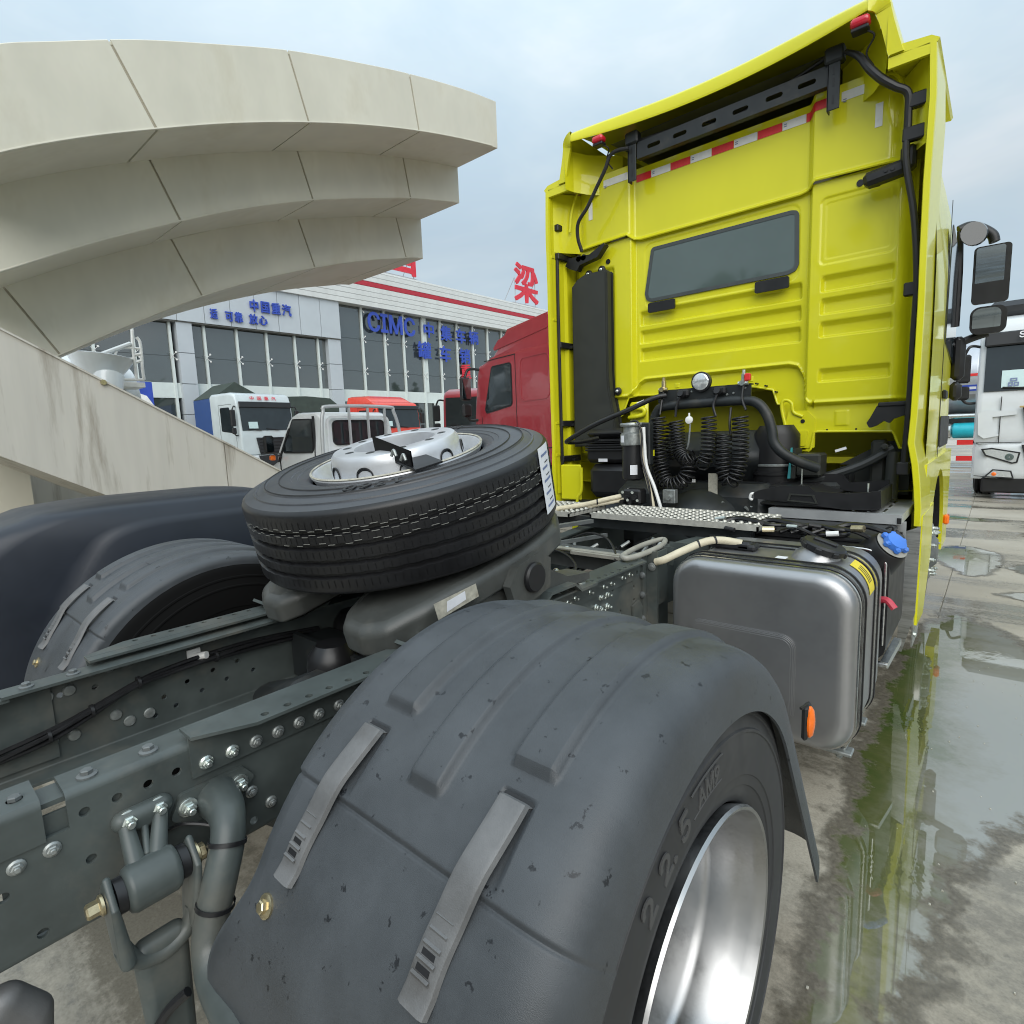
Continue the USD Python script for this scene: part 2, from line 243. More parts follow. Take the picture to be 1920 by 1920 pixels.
mat('rubber_dusty_sheen', (0.045, 0.048, 0.054), 0.42, var=0.15, scale=12, spec=0.55)  # dust, with the sky sheen on the sidewall put into the base colour
mat('rubber_shaded', (0.006, 0.006, 0.006), 0.9, spec=0.1)  # shade under the mudguards put into the colour of these tyres
mat('tyre_highlight', (0.45, 0.45, 0.42), 0.6)  # pale colour that paints the highlights of the tread grooves
mat('rubber_letter', (0.065, 0.065, 0.065), 0.55, spec=0.4)
mat('rubber_hose', (0.010, 0.010, 0.011), 0.38, var=0.2, scale=20)
mat('hose_cream', (0.58, 0.52, 0.38), 0.5, var=0.12, scale=20)
mat('zinc', (0.62, 0.66, 0.62), 0.28, metal=0.9, var=0.12, scale=60)
mat('zinc_dull', (0.34, 0.36, 0.35), 0.45, metal=0.7, var=0.2, scale=60)
mat('brass', (0.58, 0.49, 0.31), 0.28, metal=0.95, var=0.12, scale=60)
mat('aluminium', (0.56, 0.56, 0.55), 0.34, metal=0.95, var=0.08, scale=5, stretch=(1, 1, 12), bump=0.06, bscale=300, rvar=0.3)
mat('tank_side', (0.36, 0.36, 0.365), 0.36, metal=0.85, var=0.06, scale=3, bump=0.12, bscale=900)
mat('alu_sheet', (0.48, 0.49, 0.49), 0.42, metal=0.55, var=0.1, scale=6)
mat('aluminium_bright', (0.72, 0.72, 0.70), 0.22, metal=1.0, var=0.06, scale=6, rvar=0.3)
mat('rim_polished', (0.40, 0.40, 0.40), 0.38, metal=1.0, var=0.08, scale=8, rvar=0.35)
mat('rim_silver', (0.60, 0.61, 0.63), 0.38, metal=0.55, var=0.05, scale=9, spec=0.5)
mat('grating', (0.50, 0.49, 0.44), 0.40, metal=0.35, var=0.14, scale=30)
mat('cast_iron', (0.055, 0.058, 0.054), 0.42, var=0.2, scale=12, spec=0.5, stain=(0.11, 0.105, 0.09), stain_at=(0.55, 0.8), bump=0.25, bscale=260)
mat('steel_grey', (0.14, 0.15, 0.15), 0.45, metal=0.3, var=0.15, scale=16)
mat('cross_beige', (0.30, 0.29, 0.25), 0.5, var=0.15, scale=16)
mat('glass_cab', (0.085, 0.115, 0.11), 0.05, var=0.12, scale=1.5, spec=0.8)
mat('glass_dark', (0.018, 0.024, 0.027), 0.05, var=0.2, scale=2, spec=0.7)
mat('mirror', (0.30, 0.34, 0.37), 0.02, metal=1.0, var=0.01)
mat('lens_clear', (0.7, 0.72, 0.72), 0.08, metal=0.6, var=0.1, scale=40)
mat('lens_red', (0.55, 0.012, 0.03), 0.15, coat=0.5)
mat('lens_orange', (0.85, 0.16, 0.008), 0.18, coat=0.5, var=0.08, scale=50)
mat('tape_red', (0.66, 0.030, 0.030), 0.35, var=0.06, scale=40)
mat('tape_white', (0.72, 0.72, 0.70), 0.35, var=0.05, scale=40)
mat('label_white', (0.74, 0.75, 0.78), 0.5, var=0.05, scale=50)
mat('label_print', (0.16, 0.20, 0.34), 0.5)
mat('label_black', (0.03, 0.03, 0.035), 0.5)
mat('label_yellow', (0.72, 0.58, 0.02), 0.45, var=0.05)
mat('label_worn', (0.42, 0.40, 0.33), 0.6, var=0.25, scale=60, stain=(0.2, 0.17, 0.12))
mat('cap_blue', (0.05, 0.18, 0.60), 0.35)
mat('cap_red', (0.55, 0.05, 0.08), 0.4)
mat('plastic_teal', (0.05, 0.30, 0.32), 0.4)
mat('plate_white', (0.80, 0.80, 0.78), 0.4)
mat('cream_panel', (0.60, 0.58, 0.49), 0.5, var=0.07, scale=1.6, stain=(0.44, 0.40, 0.30), stain_at=(0.52, 0.85), sscale=0.8, stretch=(1, 1, 0.5), bump=0.04, bscale=60)
mat('cream_joint', (0.40, 0.365, 0.29), 0.8)
mat('wall_render', (0.50, 0.48, 0.43), 0.75, var=0.07, scale=3, stretch=(2.2, 2.2, 0.22), stain=(0.24, 0.21, 0.165), stain_at=(0.54, 0.74), sscale=2.2, bump=0.15, bscale=70)
mat('soffit_dark', (0.30, 0.28, 0.23), 0.8, var=0.1, scale=3)
mat('facade_glass', (0.040, 0.050, 0.050), 0.03, var=0.10, scale=0.4, spec=0.5, ior=2.3)
mat('leaf_dark', (0.045, 0.075, 0.030), 0.6, var=0.4, scale=3)
mat('bark', (0.10, 0.08, 0.06), 0.9)
mat('facade_panel', (0.50, 0.54, 0.57), 0.42, var=0.04, scale=0.9, metal=0.15)
mat('mullion_white', (0.62, 0.68, 0.66), 0.42, var=0.04)
mat('fascia_white', (0.68, 0.70, 0.69), 0.5, var=0.06, scale=2, stretch=(1, 1, 0.3))
mat('stripe_red', (0.46, 0.035, 0.055), 0.45, var=0.06)
mat('sign_red', (0.62, 0.03, 0.05), 0.45)
mat('sign_blue', (0.035, 0.075, 0.42), 0.4)
mat('concrete_dark', (0.20, 0.20, 0.19), 0.8)
mat('truck_white', (0.66, 0.69, 0.70), 0.25, coat=0.5, var=0.03)
mat('truck_pale', (0.58, 0.64, 0.65), 0.3, coat=0.4, var=0.05, scale=2)
mat('truck_red', (0.34, 0.032, 0.042), 0.26, coat=0.6, var=0.06, scale=1.6)
mat('truck_orange', (0.72, 0.060, 0.030), 0.3, coat=0.4, var=0.04)
mat('tarp_green', (0.045, 0.062, 0.052), 0.7, var=0.2, scale=4)
mat('container_blue', (0.035, 0.085, 0.26), 0.5, var=0.1)
mat('tank_steel', (0.52, 0.54, 0.58), 0.3, metal=0.6, var=0.06, scale=3)
mat('tank_cyan', (0.02, 0.42, 0.52), 0.35)
mat('grille_black', (0.02, 0.021, 0.023), 0.4, var=0.1)
mat('trim_gold', (0.62, 0.45, 0.20), 0.3, metal=0.6)
mat('rack_grey', (0.42, 0.44, 0.45), 0.4, metal=0.3, var=0.08)
mat('paper_teal', (0.55, 0.70, 0.70), 0.5, var=0.05)

# ================================================================ the yellow tractor truck
TR = thing('tractor_truck', 'yellow sleeper cab tractor truck with bare grey chassis, filling the right of the picture', 'tractor truck')
def mirror(ms, s):
    v, f = cat_(ms if isinstance(ms, list) else [ms])
    return (v, f) if s > 0 else (v * [-1, 1, 1], f[:, ::-1])
RX, RT, RB = 0.383, 0.907, 0.645
def rail(s, dz):
    """one C channel: web outside, flanges inwards, real bolt holes; flared outwards ahead of the fifth wheel"""
    ms = []; tz = lambda m: (np.asarray(m[0]) + [0, 0, dz], m[1])
    y0, y1, t, r = -0.705, 1.5, 0.008, 0.014
    holes = [(-.682, .86), (-.633, .86), (-.583, .86), (-.534, .86), (-.682, .769), (-.40, .677), (-.30, .70), (-.24, .76), (-.15, .70)]
    holes += [(.93 + .05 * k, .86) for k in range(12)] + [(1.3, .80), (1.3, .74), (1.05, .70), (1.18, .72), (.98, .76), (1.12, .83), (1.35, .68)]
    if s < 0: holes = [(-.53, .76), (-.33, .74), (-.30, .70), (-.26, .765), (-.22, .72), (-.18, .775), (-.14, .73), (-.36, .69), (-.10, .78), (-.58, .845), (-.5, .838), (-.05, .73)]
    hole = lambda q: Point(q).buffer(0.0085 if s > 0 else .008, quad_segs=4)
    web = sbox(y0, RB + r, y1, RT - r).union(sbox(-1.45, RB + r, y0 + .01, .842)).difference(unary_union([hole(q) for q in holes] + [hole((-.76, .68)), hole((-.80, .775)), hole((-.92, .70))]))
    ms.append(prism(web, 'yz', RX - t, RX))
    ms.append(prism(sbox(RX - .08, y0, RX - r, y1), 'xy', RT - t, RT)); ms.append(prism(sbox(RX - .08, -1.45, RX - r, y1), 'xy', RB, RB + t))
    for zc, a0 in ((RT - r, 0.0), (RB + r, -np.pi / 2)):
        a = a0 + np.linspace(0, np.pi / 2, 6)
        out = np.stack([RX - r + r * np.cos(a), zc + r * np.sin(a)], 1); inn = np.stack([RX - r + (r - t) * np.cos(a), zc + (r - t) * np.sin(a)], 1)
        loop = np.vstack([out, inn[::-1]])
        ms.append(rings([np.column_stack([loop[:, 0], np.full(len(loop), y), loop[:, 1]]) for y in ((y0 if zc > .8 else -1.45), y1)]))
    prof = np.array([(0, RB), (0, RT), (-.08, RT), (-.08, RT - t), (-t, RT - t), (-t, RB + t), (-.08, RB + t), (-.08, RB)])
    ys = [1.5, 1.6, 1.8, 2.0, 2.15, 2.3, 3.2, 5.2]; xs = [.383, .388, .41, .445, .462, .468, .47, .47]
    ms.append(rings([np.column_stack([x + prof[:, 0], np.full(8, y), prof[:, 1]]) for x, y in zip(xs, ys)]))
    p = part('frame_rail', tz(mirror(ms, s)), 'frame_paint', TR, 30)
    # the tail piece behind the cut and the liner that joins it
    prof2 = np.array([(.006, .838), (.006, RT - .010), (.003, RT - .002), (-.003, RT + .004), (-.012, RT + .006), (-.09, RT + .006), (-.09, RT - .003), (-.012, RT - .003), (-.004, RT - .010), (-.004, .838)])
    ms = [rings([np.column_stack([RX - .002 + prof2[:, 0], np.full(10, y), prof2[:, 1]]) for y in (-1.45, -.738)]), box(RX - .016, RX - .010, -.80, -.6, RB + .03, RT - .03), box(RX - .075, RX - .012, -.80, -.69, RT - .018, RT - .009)]
    part('rail_tail', tz(mirror(ms, s)), 'frame_paint', TR, 30)
    b = lambda q, d, m='zinc', n='bolt', **k: part(n, tz(mirror(bolt(q, d, **k), s)), m, p, 25)
    if s > 0:
        for y, z in ((-.483, .859), (-.432, .858)): b((.392, y, z), (1, 0, 0), stud=.010, r=.0095, h=.010)
        for y in (-.382, -.333, -.283, -.233, -.18): b((.392, y, .857), (1, 0, 0), 'zinc_dull', stud=.006, r=.0095, h=.009)
        for y, z in ((-.779, .817), (-.732, .82), (-.399, .745), (-.36, .70)): b((.383, y, z), (1, 0, 0), 'zinc_dull', stud=.005, r=.009, h=.009)
        for y, z in ((.781, .864), (.83, .868), (.932, .867), (1.035, .865), (1.093, .865), (1.184, .869), (1.244, .870), (1.021, .824), (1.071, .822), (1.02, .773), (1.069, .773), (1.039, .734), (.985, .79), (1.46, .70), (1.50, .71)): b((.384, y, z), (1, 0, 0), stud=.016, r=.010, h=.011)
        for x, y in ((.35, -.666), (.35, -.568), (.345, -.765)): b((x, y, RT + .001), (0, 0, 1), 'steel_grey', r=.0105, h=.011, washer=1.55)
    else:
        for x, y in ((.335, -.651), (.335, -.551)): b((x, y, RT + .001), (0, 0, 1), 'steel_grey', r=.0105, h=.011, washer=1.55)
        for y, z in ((-.609, .823), (-.559, .824), (-.613, .692), (-.562, .691), (-.46, .708), (-.428, .676), (-.375, .679)): b((.374, y, z + .028), (-1, 0, 0), 'zinc_dull', r=.0125, h=.005, washer=1.25)
        for y, z in ((-.66, .845), (-.575, .862), (-.505, .857), (-.462, .855), (-.414, .856), (-.311, .855), (-.212, .856), (-.164, .857), (-.06, .857)): b((.374, y, z + .028), (-1, 0, 0), 'steel_grey', r=.0105, h=.006, washer=1.3)
    # angle iron bolted to the web, its top flange turned outwards with a row of holes
    top = Polygon([(.383, -.51), (.405, -.51), (.452, -.40), (.452, 1.29), (.383, 1.29)]).difference(unary_union([Point(.430, -.374 + .0505 * k).buffer(.0085, quad_segs=4) for k in range(32)]))
    ang = [prism(top, 'xy', RT + .014, RT + .021), prism(sbox(-.51, RT - .072, 1.29, RT + .0135), 'yz', .3835, .3915), prism(sbox(.345, -.51, .383, 1.29), 'xy', RT + .0135, RT + .0205)]
    part('angle_iron', tz(mirror(ang, s)), 'frame_paint', TR, 30)
    return p
rail_r = rail(1, 0.0)
rail_l = rail(-1, -0.028)
# cross members and what lies between the rails
for y, w, z in ((-1.30, .10, .78), (.18, .14, .74), (.62, .16, .80), (2.75, .14, .76)):
    part('cross_member', [box(-.36, .36, y - w / 2, y + w / 2, z - .09, z + .04, .012), box(-.36, .36, y - w / 2 - .02, y - w / 2, z - .1, z + .06)], 'frame_dark', TR)
cm = part('cross_member', [box(-.30, .30, 1.40, 1.46, .885, .895), box(-.37, .37, 1.47, 1.66, .86, .868, .002), box(-.37, .37, 1.46, 1.468, .80, .893), box(-.37, .37, 1.66, 1.668, .80, .865)], 'steel_grey', TR)
part('strip', [box(-.31, .29, 1.385, 1.425, .905, .911), box(.0, .29, 1.365, 1.385, .893, .908)], 'cross_beige', cm)
for x, y in ((-.15, 1.55), (-.05, 1.53), (.02, 1.52), (-.22, 1.58)): part('bolt', bolt((x, y, .868), (0, 0, 1), r=.010, h=.014), 'zinc', cm)
part('rear_axle', [lathe((-1.0, 0, .52), (1, 0, 0), [(.10, 0), (.085, .1), (.075, .5), (.17, .78), (.26, .98), (.2, 1.2), (.075, 1.45), (.085, 1.9), (.10, 2.0)], 20), box(-.5, -.40, -.45, .7, .60, .66, .01), box(.40, .50, -.40, .7, .56, .61, .01)], 'frame_dark', TR)
for x, y in ((-.05, .07), (-.30, .32)):
    k = part('air_spring', lathe((x, y, .60), (0, 0, 1), [(.06, 0), (.072, .01), (.080, .03), (.078, .05), (.070, .058), (.080, .07), (.083, .10), (.078, .12), (.070, .126), (.080, .135), (.082, .17), (.076, .20), (.058, .225), (.05, .235)], 28, True), 'rubber', TR, 45)
    part('bracket', [box(x - .09, x + .10, y - .10, y + .10, .57, .60, .006), cyl((x - .075, y - .07, .58), (x - .075, y - .07, .66), .014), cyl((x + .08, y - .07, .58), (x + .08, y - .07, .65), .014)], 'frame_dark', k)
# cable loom along the inside of the far rail
loom = [(-.35, -.75, .70), (-.34, -.62, .725), (-.345, -.52, .755), (-.345, -.40, .795), (-.35, -.32, .80), (-.34, -.18, .805), (-.35, -.02, .80), (-.36, .2, .78)]
for k in range(4):
    o = np.array([.008 * math.cos(k * 1.7), 0, .011 * math.sin(k * 1.9)])
    part('cable', tube([np.array(p) + o + [0, 0, .006 * math.sin(i * 1.3 + k)] for i, p in enumerate(loom)], .0065, 7, 5), 'rubber_hose', TR)
for i in (1, 2, 3, 5): part('cable_tie', cyl(np.array(loom[i]) - [0, .004, 0], np.array(loom[i]) + [0, .004, 0], .019, 12), 'plastic_black', TR)
for k in range(3): part('cable', tube([(.22 + .012 * k, -.45, .64), (.2 + .01 * k, -.25, .70), (.24 + .008 * k, .0, .76), (.26, .25, .78)], .008, 7, 5), 'rubber_hose', TR)
part('cable_clip', [box(-.372, -.366, -.255, -.215, .80, .84), cyl((-.366, -.235, .815), (-.33, -.21, .822), .012, 10)], 'tape_white', TR)
part('air_line', tube([(-.25, 1.75, .885), (-.12, 1.72, .93), (.05, 1.62, .935), (.2, 1.45, .915), (.26, 1.35, .89)], .006, 7), 'rubber_hose', TR)
part('air_line', tube([(-.1, 1.30, .93), (.08, 1.22, .925), (.2, 1.12, .90), (.24, 1.0, .86)], .006, 7), 'rubber_hose', TR)
vv = part('air_valve', [cyl((.03, 1.05, .78), (.03, 1.05, .90), .045, 16, .006), box(-.02, .10, 1.0, 1.1, .80, .86, .008)], 'steel_grey', TR)
for p0, p1 in (((-.05, 1.05, .885), (.1, 1.05, .885)), ((.03, 1.0, .90), (.03, 1.1, .90)), ((.03, 1.05, .90), (.03, 1.05, .94)), ((-.06, .98, .84), (-.02, 1.0, .84))): part('fitting', cyl(p0, p1, .013, 8), 'zinc', vv)
part('gearbox', [lathe((0, 2.2, .62), (0, 1, 0), [(.1, 0), (.2, .05), (.22, .5), (.30, .8), (.36, 1.0)], 20, True), box(-.16, .16, 1.9, 2.5, .5, .74, .04)], 'frame_dark', TR)
part('propeller_shaft', cyl((0, .2, .55), (0, 2.2, .62), .06, 18), 'frame_dark', TR)
for k in range(16):
    a, y = rng.uniform(-.30, .30), rng.uniform(1.75, 2.15); z = rng.uniform(.72, .84)
    if k % 2: part('cable', tube([(a, y - .25, z - .05), (a + .05, y, z), (a - .04, y + .25, z - .02)], rng.uniform(.006, .014), 7, 5), 'rubber_hose', TR)
    else: part('fitting', cyl((a, y, z), (a + rng.uniform(-.05, .05), y + .04, z + .03), .011, 8), 'zinc_dull', TR)
# suspension link with its eye on the near rail
def hull(*spheres):
    """a casting: the hull of balls (x, y, z, r), lightly rounded"""
    pts = []
    ico = trimesh.creation.icosphere(2, 1.0).vertices
    for x, y, z, r in spheres: pts.append(ico * r + [x, y, z])
    return trimesh.convex.convex_hull(np.vstack(pts))
lk = part('stabilizer_bracket', [hull((.392, -.632, .816, .018), (.392, -.568, .816, .018), (.392, -.60, .80, .015)), hull((.398, -.630, .812, .012), (.425, -.628, .775, .011), (.45, -.632, .75, .016)), hull((.398, -.572, .812, .012), (.425, -.59, .775, .011), (.45, -.60, .75, .016)), hull((.395, -.60, .80, .006), (.44, -.612, .765, .006), (.40, -.605, .77, .006), (.44, -.612, .745, .006)),
    lathe((.462, -.658, .728), (0, 1, 0), [(.028, 0), (.037, .004), (.041, .012), (.041, .074), (.037, .082), (.028, .086)], 30, True)], 'frame_paint', TR, 40)
part('bush', [cyl((.462, -.672, .728), (.462, -.658, .728), .030, 20), cyl((.462, -.572, .728), (.462, -.558, .728), .030, 20)], 'rubber', lk)
part('clevis', [cat_([hull((.462, y, .728, .008), (.462 + .034, y, .728, .006), (.462 - .034, y, .728, .006), (.462, y, .765, .006), (.45, y * .85 - .092, .615, .012), (.485, y * .85 - .092, .615, .012)) for y in (-.680, -.550)]), tube([(.468, -.672, .635), (.472, -.655, .60), (.474, -.615, .585), (.472, -.575, .60), (.468, -.558, .635)], .014, 10), hull((.46, -.640, .60, .02), (.46, -.590, .60, .02), (.47, -.63, .40, .022), (.47, -.60, .40, .022))], 'frame_paint', lk, 40)
part('pin_bolt', bolt((.462, -.690, .728), (0, -1, 0), r=.013, h=.020, washer=1.35), 'brass', lk); part('pin_nut', bolt((.462, -.541, .728), (0, 1, 0), r=.015, h=.014), 'brass', lk)
for y, z in ((-.625, .817), (-.575, .817)): part('nut', bolt((.396, y, z), (1, 0, 0), r=.0125, h=.014, stud=.014), 'zinc', lk)
# mudguard support tube with its flange
st = part('mudguard_tube', [plate(Polygon([(-.545, .775), (-.53, .805), (-.42, .805), (-.405, .785), (-.43, .762), (-.52, .755)]).buffer(.01), (.384, 0, 0), (0, 1, 0), (0, 0, 1), .010), tube([(.39, -.47, .775), (.44, -.475, .775), (.478, -.485, .765), (.50, -.50, .735), (.51, -.52, .69), (.515, -.545, .62), (.54, -.56, .57), (.62, -.57, .545), (.9, -.58, .53)], [.042, .036, .031, .031, .031, .031, .031, .031, .031], 18, 6)], 'frame_paint', TR, 45)
for y, z in ((-.526, .786), (-.426, .784)): part('nut', bolt((.396, y, z), (1, 0, 0), r=.0125, h=.014, stud=.014), 'zinc', st)
for c, d in (((.497, -.497, .742), (.3, -.35, -1)), ((.514, -.535, .648), (0, -.3, -1))):
    d_, u_, w_ = axes(d); part('cable_tie', lathe(c, d, [(.0325, -.004), (.0345, -.004), (.0345, .004), (.0325, .004)], 20), 'plastic_black', st)
part('cable', tube([(.385, -.56, .752), (.41, -.54, .765), (.45, -.50, .755), (.49, -.47, .73)], .0035, 6), 'rubber_hose', TR)
part('cable', tube([(.53, -.60, .53), (.51, -.63, .50), (.49, -.66, .44), (.47, -.68, .36)], .009, 8), 'rubber_hose', TR)
q = [at(*p, 0, .36) for p in ((10, 1880), (60, 1900), (-60, 1960), (60, 1990))]
part('tail_bracket', hull(*[(*p, .03) for p in q], (.30, q[0][1] - .1, q[0][2] - .12, .05)), 'strap_grey', TR, 50)
part('front_tube', tube([(.39, .72, .80), (.50, .70, .82), (.60, .66, .80)], .03, 14), 'frame_paint', TR)

# ---------------------------------------------------------------- rear mudguards
WC = np.array([0.0, .52])
def fpos(x, th, d):
    """a point of the mudguard: th in degrees from the top (front positive); past 58 degrees it runs on straight down"""
    th, d, x = np.broadcast_arrays(np.asarray(th, float), np.asarray(d, float), np.asarray(x, float))
    a = np.radians(np.minimum(th, 58.0)); ext = np.maximum(th - 58.0, 0) * .0102; R = .585 + d
    a_end = np.radians(58.0)
    y = WC[0] + R * np.sin(a) + ext * math.cos(a_end); z = WC[1] + R * np.cos(a) - ext * math.sin(a_end)
    return np.stack([x, y, z], -1)
SX = np.array([.636, .643, .650, .664, .685, 1.165, 1.188, 1.206, 1.222, 1.235, 1.244, 1.249, 1.2515, 1.253]); SD = np.array([-.210, -.03, -.013, -.004, 0, 0, -.003, -.008, -.017, -.031, -.050, -.074, -.096, -.112])
STRIPS = ((.758, .848, -31.5), (.905, .985, -40.3), (1.058, 1.146, -32.0))
sm = lambda t: np.clip(t, 0, 1) ** 2 * (3 - 2 * np.clip(t, 0, 1))
def fdelta(x, th):
    d = np.interp(x, SX, SD)
    for a, b, s in STRIPS:
        d = d + .015 * sm((x - a) / .011) * sm((b - x) / .014) * sm((th - s) / 2.2) * sm((75 - th) / 8)
    d = d - .005 * sm((-47.0 - th) / .5) - .006 * np.exp(-((th + 47.1) / .35) ** 2)
    for a, b in ((.752, .812), (1.068, 1.128)):
        d = d - .006 * sm((x - a) / .006) * sm((b - x) / .006) * sm((th + 46.5) / 3) * sm((-34.0 - th) / 1.0)
    return d
def mudguard(s, dz):
    xs = np.unique(np.concatenate([SX, np.linspace(.69, 1.14, 20)] + [[a - .001, a + .004, a + .008, a + .014, b - .014, b - .008, b - .004, b + .001] for a, b in [q[:2] for q in STRIPS] + [(.752, .812), (1.068, 1.128)]]))
    th = np.unique(np.concatenate([np.linspace(-97, 58, 110), np.linspace(59, 124, 14), np.linspace(-42.5, -28, 34), np.linspace(-48.6, -45.6, 20), np.linspace(-36, -33.5, 10)]))
    X, T = np.meshgrid(xs, th, indexing='ij'); D = fdelta(X, T)
    flare = -.085 * sm((-62 - T) / 22) * sm((.80 - X) / .16)
    P = fpos(X + flare, T, D + .02 * sm((-66 - T) / 25) * sm((.72 - X) / .1))
    up = lambda m_: (lambda q: (np.asarray(q[0]) + [0, 0, dz], q[1]))(mirror(m_, s))
    g = part('mudguard', up(skin(P, .006)), 'plastic_grey', TR, 50, label=('near' if s > 0 else 'far') + ' rear mudguard of ribbed dark grey plastic')
    for a, b in ((.757, .806), (1.073, 1.124)):
        t2 = np.concatenate([[-60.6], np.linspace(-60.3, -35.6, 30), [-35.2]]); x2 = np.array([a, a + .003, a + .01, b - .01, b - .003, b])
        X2, T2 = np.meshgrid(x2, t2, indexing='ij'); hh = np.interp(x2, [a, a + .004, b - .004, b], [.004, .013, .013, .004])[:, None] + .005 * np.sin((T2 + 60) / 25 * np.pi) - .010 * sm((-44 - T2) / 8) * sm((T2 + 62) / 4) - .008 * (T2 > -35.4)
        shift = -.028 * sm((-36 - T2) / 24)
        k = part('strap', up(skin(fpos(X2 + shift, T2, hh), .006)), 'strap_grey', g, 40)
        for i, tt in enumerate((-57.6, -55.9, -54.2, -52.6, -51.0)):
            sh = -.028 * float(sm((-36 - tt) / 24)); xa, xb = a + .009 + sh, b - .011 + sh
            part('slot', up(skin(fpos(np.array([xa, xb])[:, None] + 0 * np.zeros((1, 3)), np.array([tt, tt + .32, tt + .6])[None] + np.zeros((2, 1)), np.array([.0065, .0095, .0065])[None] + np.zeros((2, 1))), .002)), 'strap_grey' , k)
            if i < 2: part('hole', up(skin(fpos(np.array([xa + .004, xb - .004])[:, None] + np.zeros((1, 2)), np.array([tt + .75, tt + 1.45])[None] + np.zeros((2, 1)), np.full((2, 2), .0062)), .001)), 'plastic_black', k)
        part('strap_socket', up(skin(fpos(np.array([a - .004, b + .004])[:, None] + np.zeros((1, 2)), np.array([-35.3, -33.9])[None] + np.zeros((2, 1)), np.full((2, 2), -.0035)), .001)), 'plastic_black', g)
    q = fpos(.724, -65.6, -.004); n = np.array([0, math.sin(math.radians(-65.6)), math.cos(math.radians(-65.6))])
    part('bolt', up(bolt(q, n, r=.0105, h=.011, washer=1.75)), 'brass', g)
    if s < 0: part('bolt', up(bolt(fpos(1.06, -65.6, -.004), n, r=.0105, h=.011, washer=1.75)), 'brass', g)
    return g
mg_r = mudguard(1, 0.0); mudguard(-1, -.035)
lp = at(1523, 1355, 0, 1.235)
k = part('side_marker', [place(lathe((0, 0, 0), (0, 0, 1), [(.026, 0), (.026, .005), (.021, .012), (.008, .016)], 28, True), lp - [.008, 0, 0], (0, .8, 0), (0, 0, 1.7), (.9, 0, 0))], 'lens_orange', TR)
part('marker_base', [box(lp[0] - .022, lp[0] - .007, lp[1] - .024, lp[1] + .024, lp[2] - .048, lp[2] + .048, .006), bar(lp + [-.02, -.04, .05], lp + [-.01, -.012, .053], .006)], 'plastic_black', k)

# ---------------------------------------------------------------- wheels
def tyre(c, d, R=.515, tread=True, n=180, W=.15, which=None):
    """a truck tyre about axis d: sidewall steps, shoulder, five ribs with zigzag grooves"""
    d, u, w = axes(d); k = R / .515
    side = [(.292, .118), (.296, .128), (.303, .136), (.318, .142), (.332, .1445), (.334, .1475), (.352, .149), (.354, .1515), (.395, .1525), (.43, .149), (.432, .1515), (.437, .151), (.439, .147), (.462, .139), (.464, .1415), (.470, .1405), (.472, .136), (.488, .132), (.500, .1285), (.509, .122), (.514, .112)]
    tr = []
    for g in (.066, .024, -.024, -.066):
        tr += [(.515, g + .009, 1), (.502, g + .004, 1), (.502, g - .004, 1), (.515, g - .009, 1)]
    pts = [(r * k, h * W / .15, 0) for r, h in side] + [(r * k, h * W / .15, z) for r, h, z in tr] + [(r * k, -h * W / .15, 0) for r, h in side[::-1]]
    a = np.linspace(0, 2 * np.pi, n, endpoint=False); zig = np.where((np.arange(n) // 2) % 2 == 0, 1.0, -1.0) * .0009
    if which == 'side': pts = pts[:len(side) - 2]
    elif which == 'rest': pts = pts[len(side) - 3:]
    R_ = []
    for r, h, z in pts:
        rr = np.full(n, r); hh = h + (zig if z and tread else 0)
        R_.append(np.asarray(c) + rr[:, None] * (np.cos(a)[:, None] * u + np.sin(a)[:, None] * w) + np.broadcast_to(hh, n)[:, None] * d)
    return rings(R_, True, False)
def tyre_text(txt, c, d, r, a0, size, face, mirrored=1):
    """raised lettering round the sidewall; a0: angle of the start; direction along increasing angle * mirrored"""
    d, u, w = axes(d); out = []; a = a0
    for ch in txt:
        if ch == ' ': a += mirrored * size * .5 / r; continue
        t = meshkit.text_mesh(ch, size, .0025, True); wd = t.vertices[:, 0].max() - t.vertices[:, 0].min(); t.apply_translation((-t.vertices[:, 0].min() - wd / 2, -size / 2, 0))
        a += mirrored * (wd / 2 + size * .12) / r
        rad = np.cos(a) * u + np.sin(a) * w; tan = (-np.sin(a) * u + np.cos(a) * w) * mirrored
        out.append(place(t, np.asarray(c) + rad * r + d * face, tan, rad, d)); a += mirrored * (wd / 2 + size * .12) / r
    return cat_(out)
RIM_DEEP = [(.292, -.02), (.297, -.004), (.300, .004), (.297, .010), (.291, .008), (.287, -.004), (.281, -.018), (.277, -.048), (.268, -.058), (.263, -.100), (.262, -.112), (.254, -.122), (.250, -.165), (.243, -.185), (.225, -.197), (.18, -.203), (.142, -.203), (.140, -.215), (.10, -.215)]
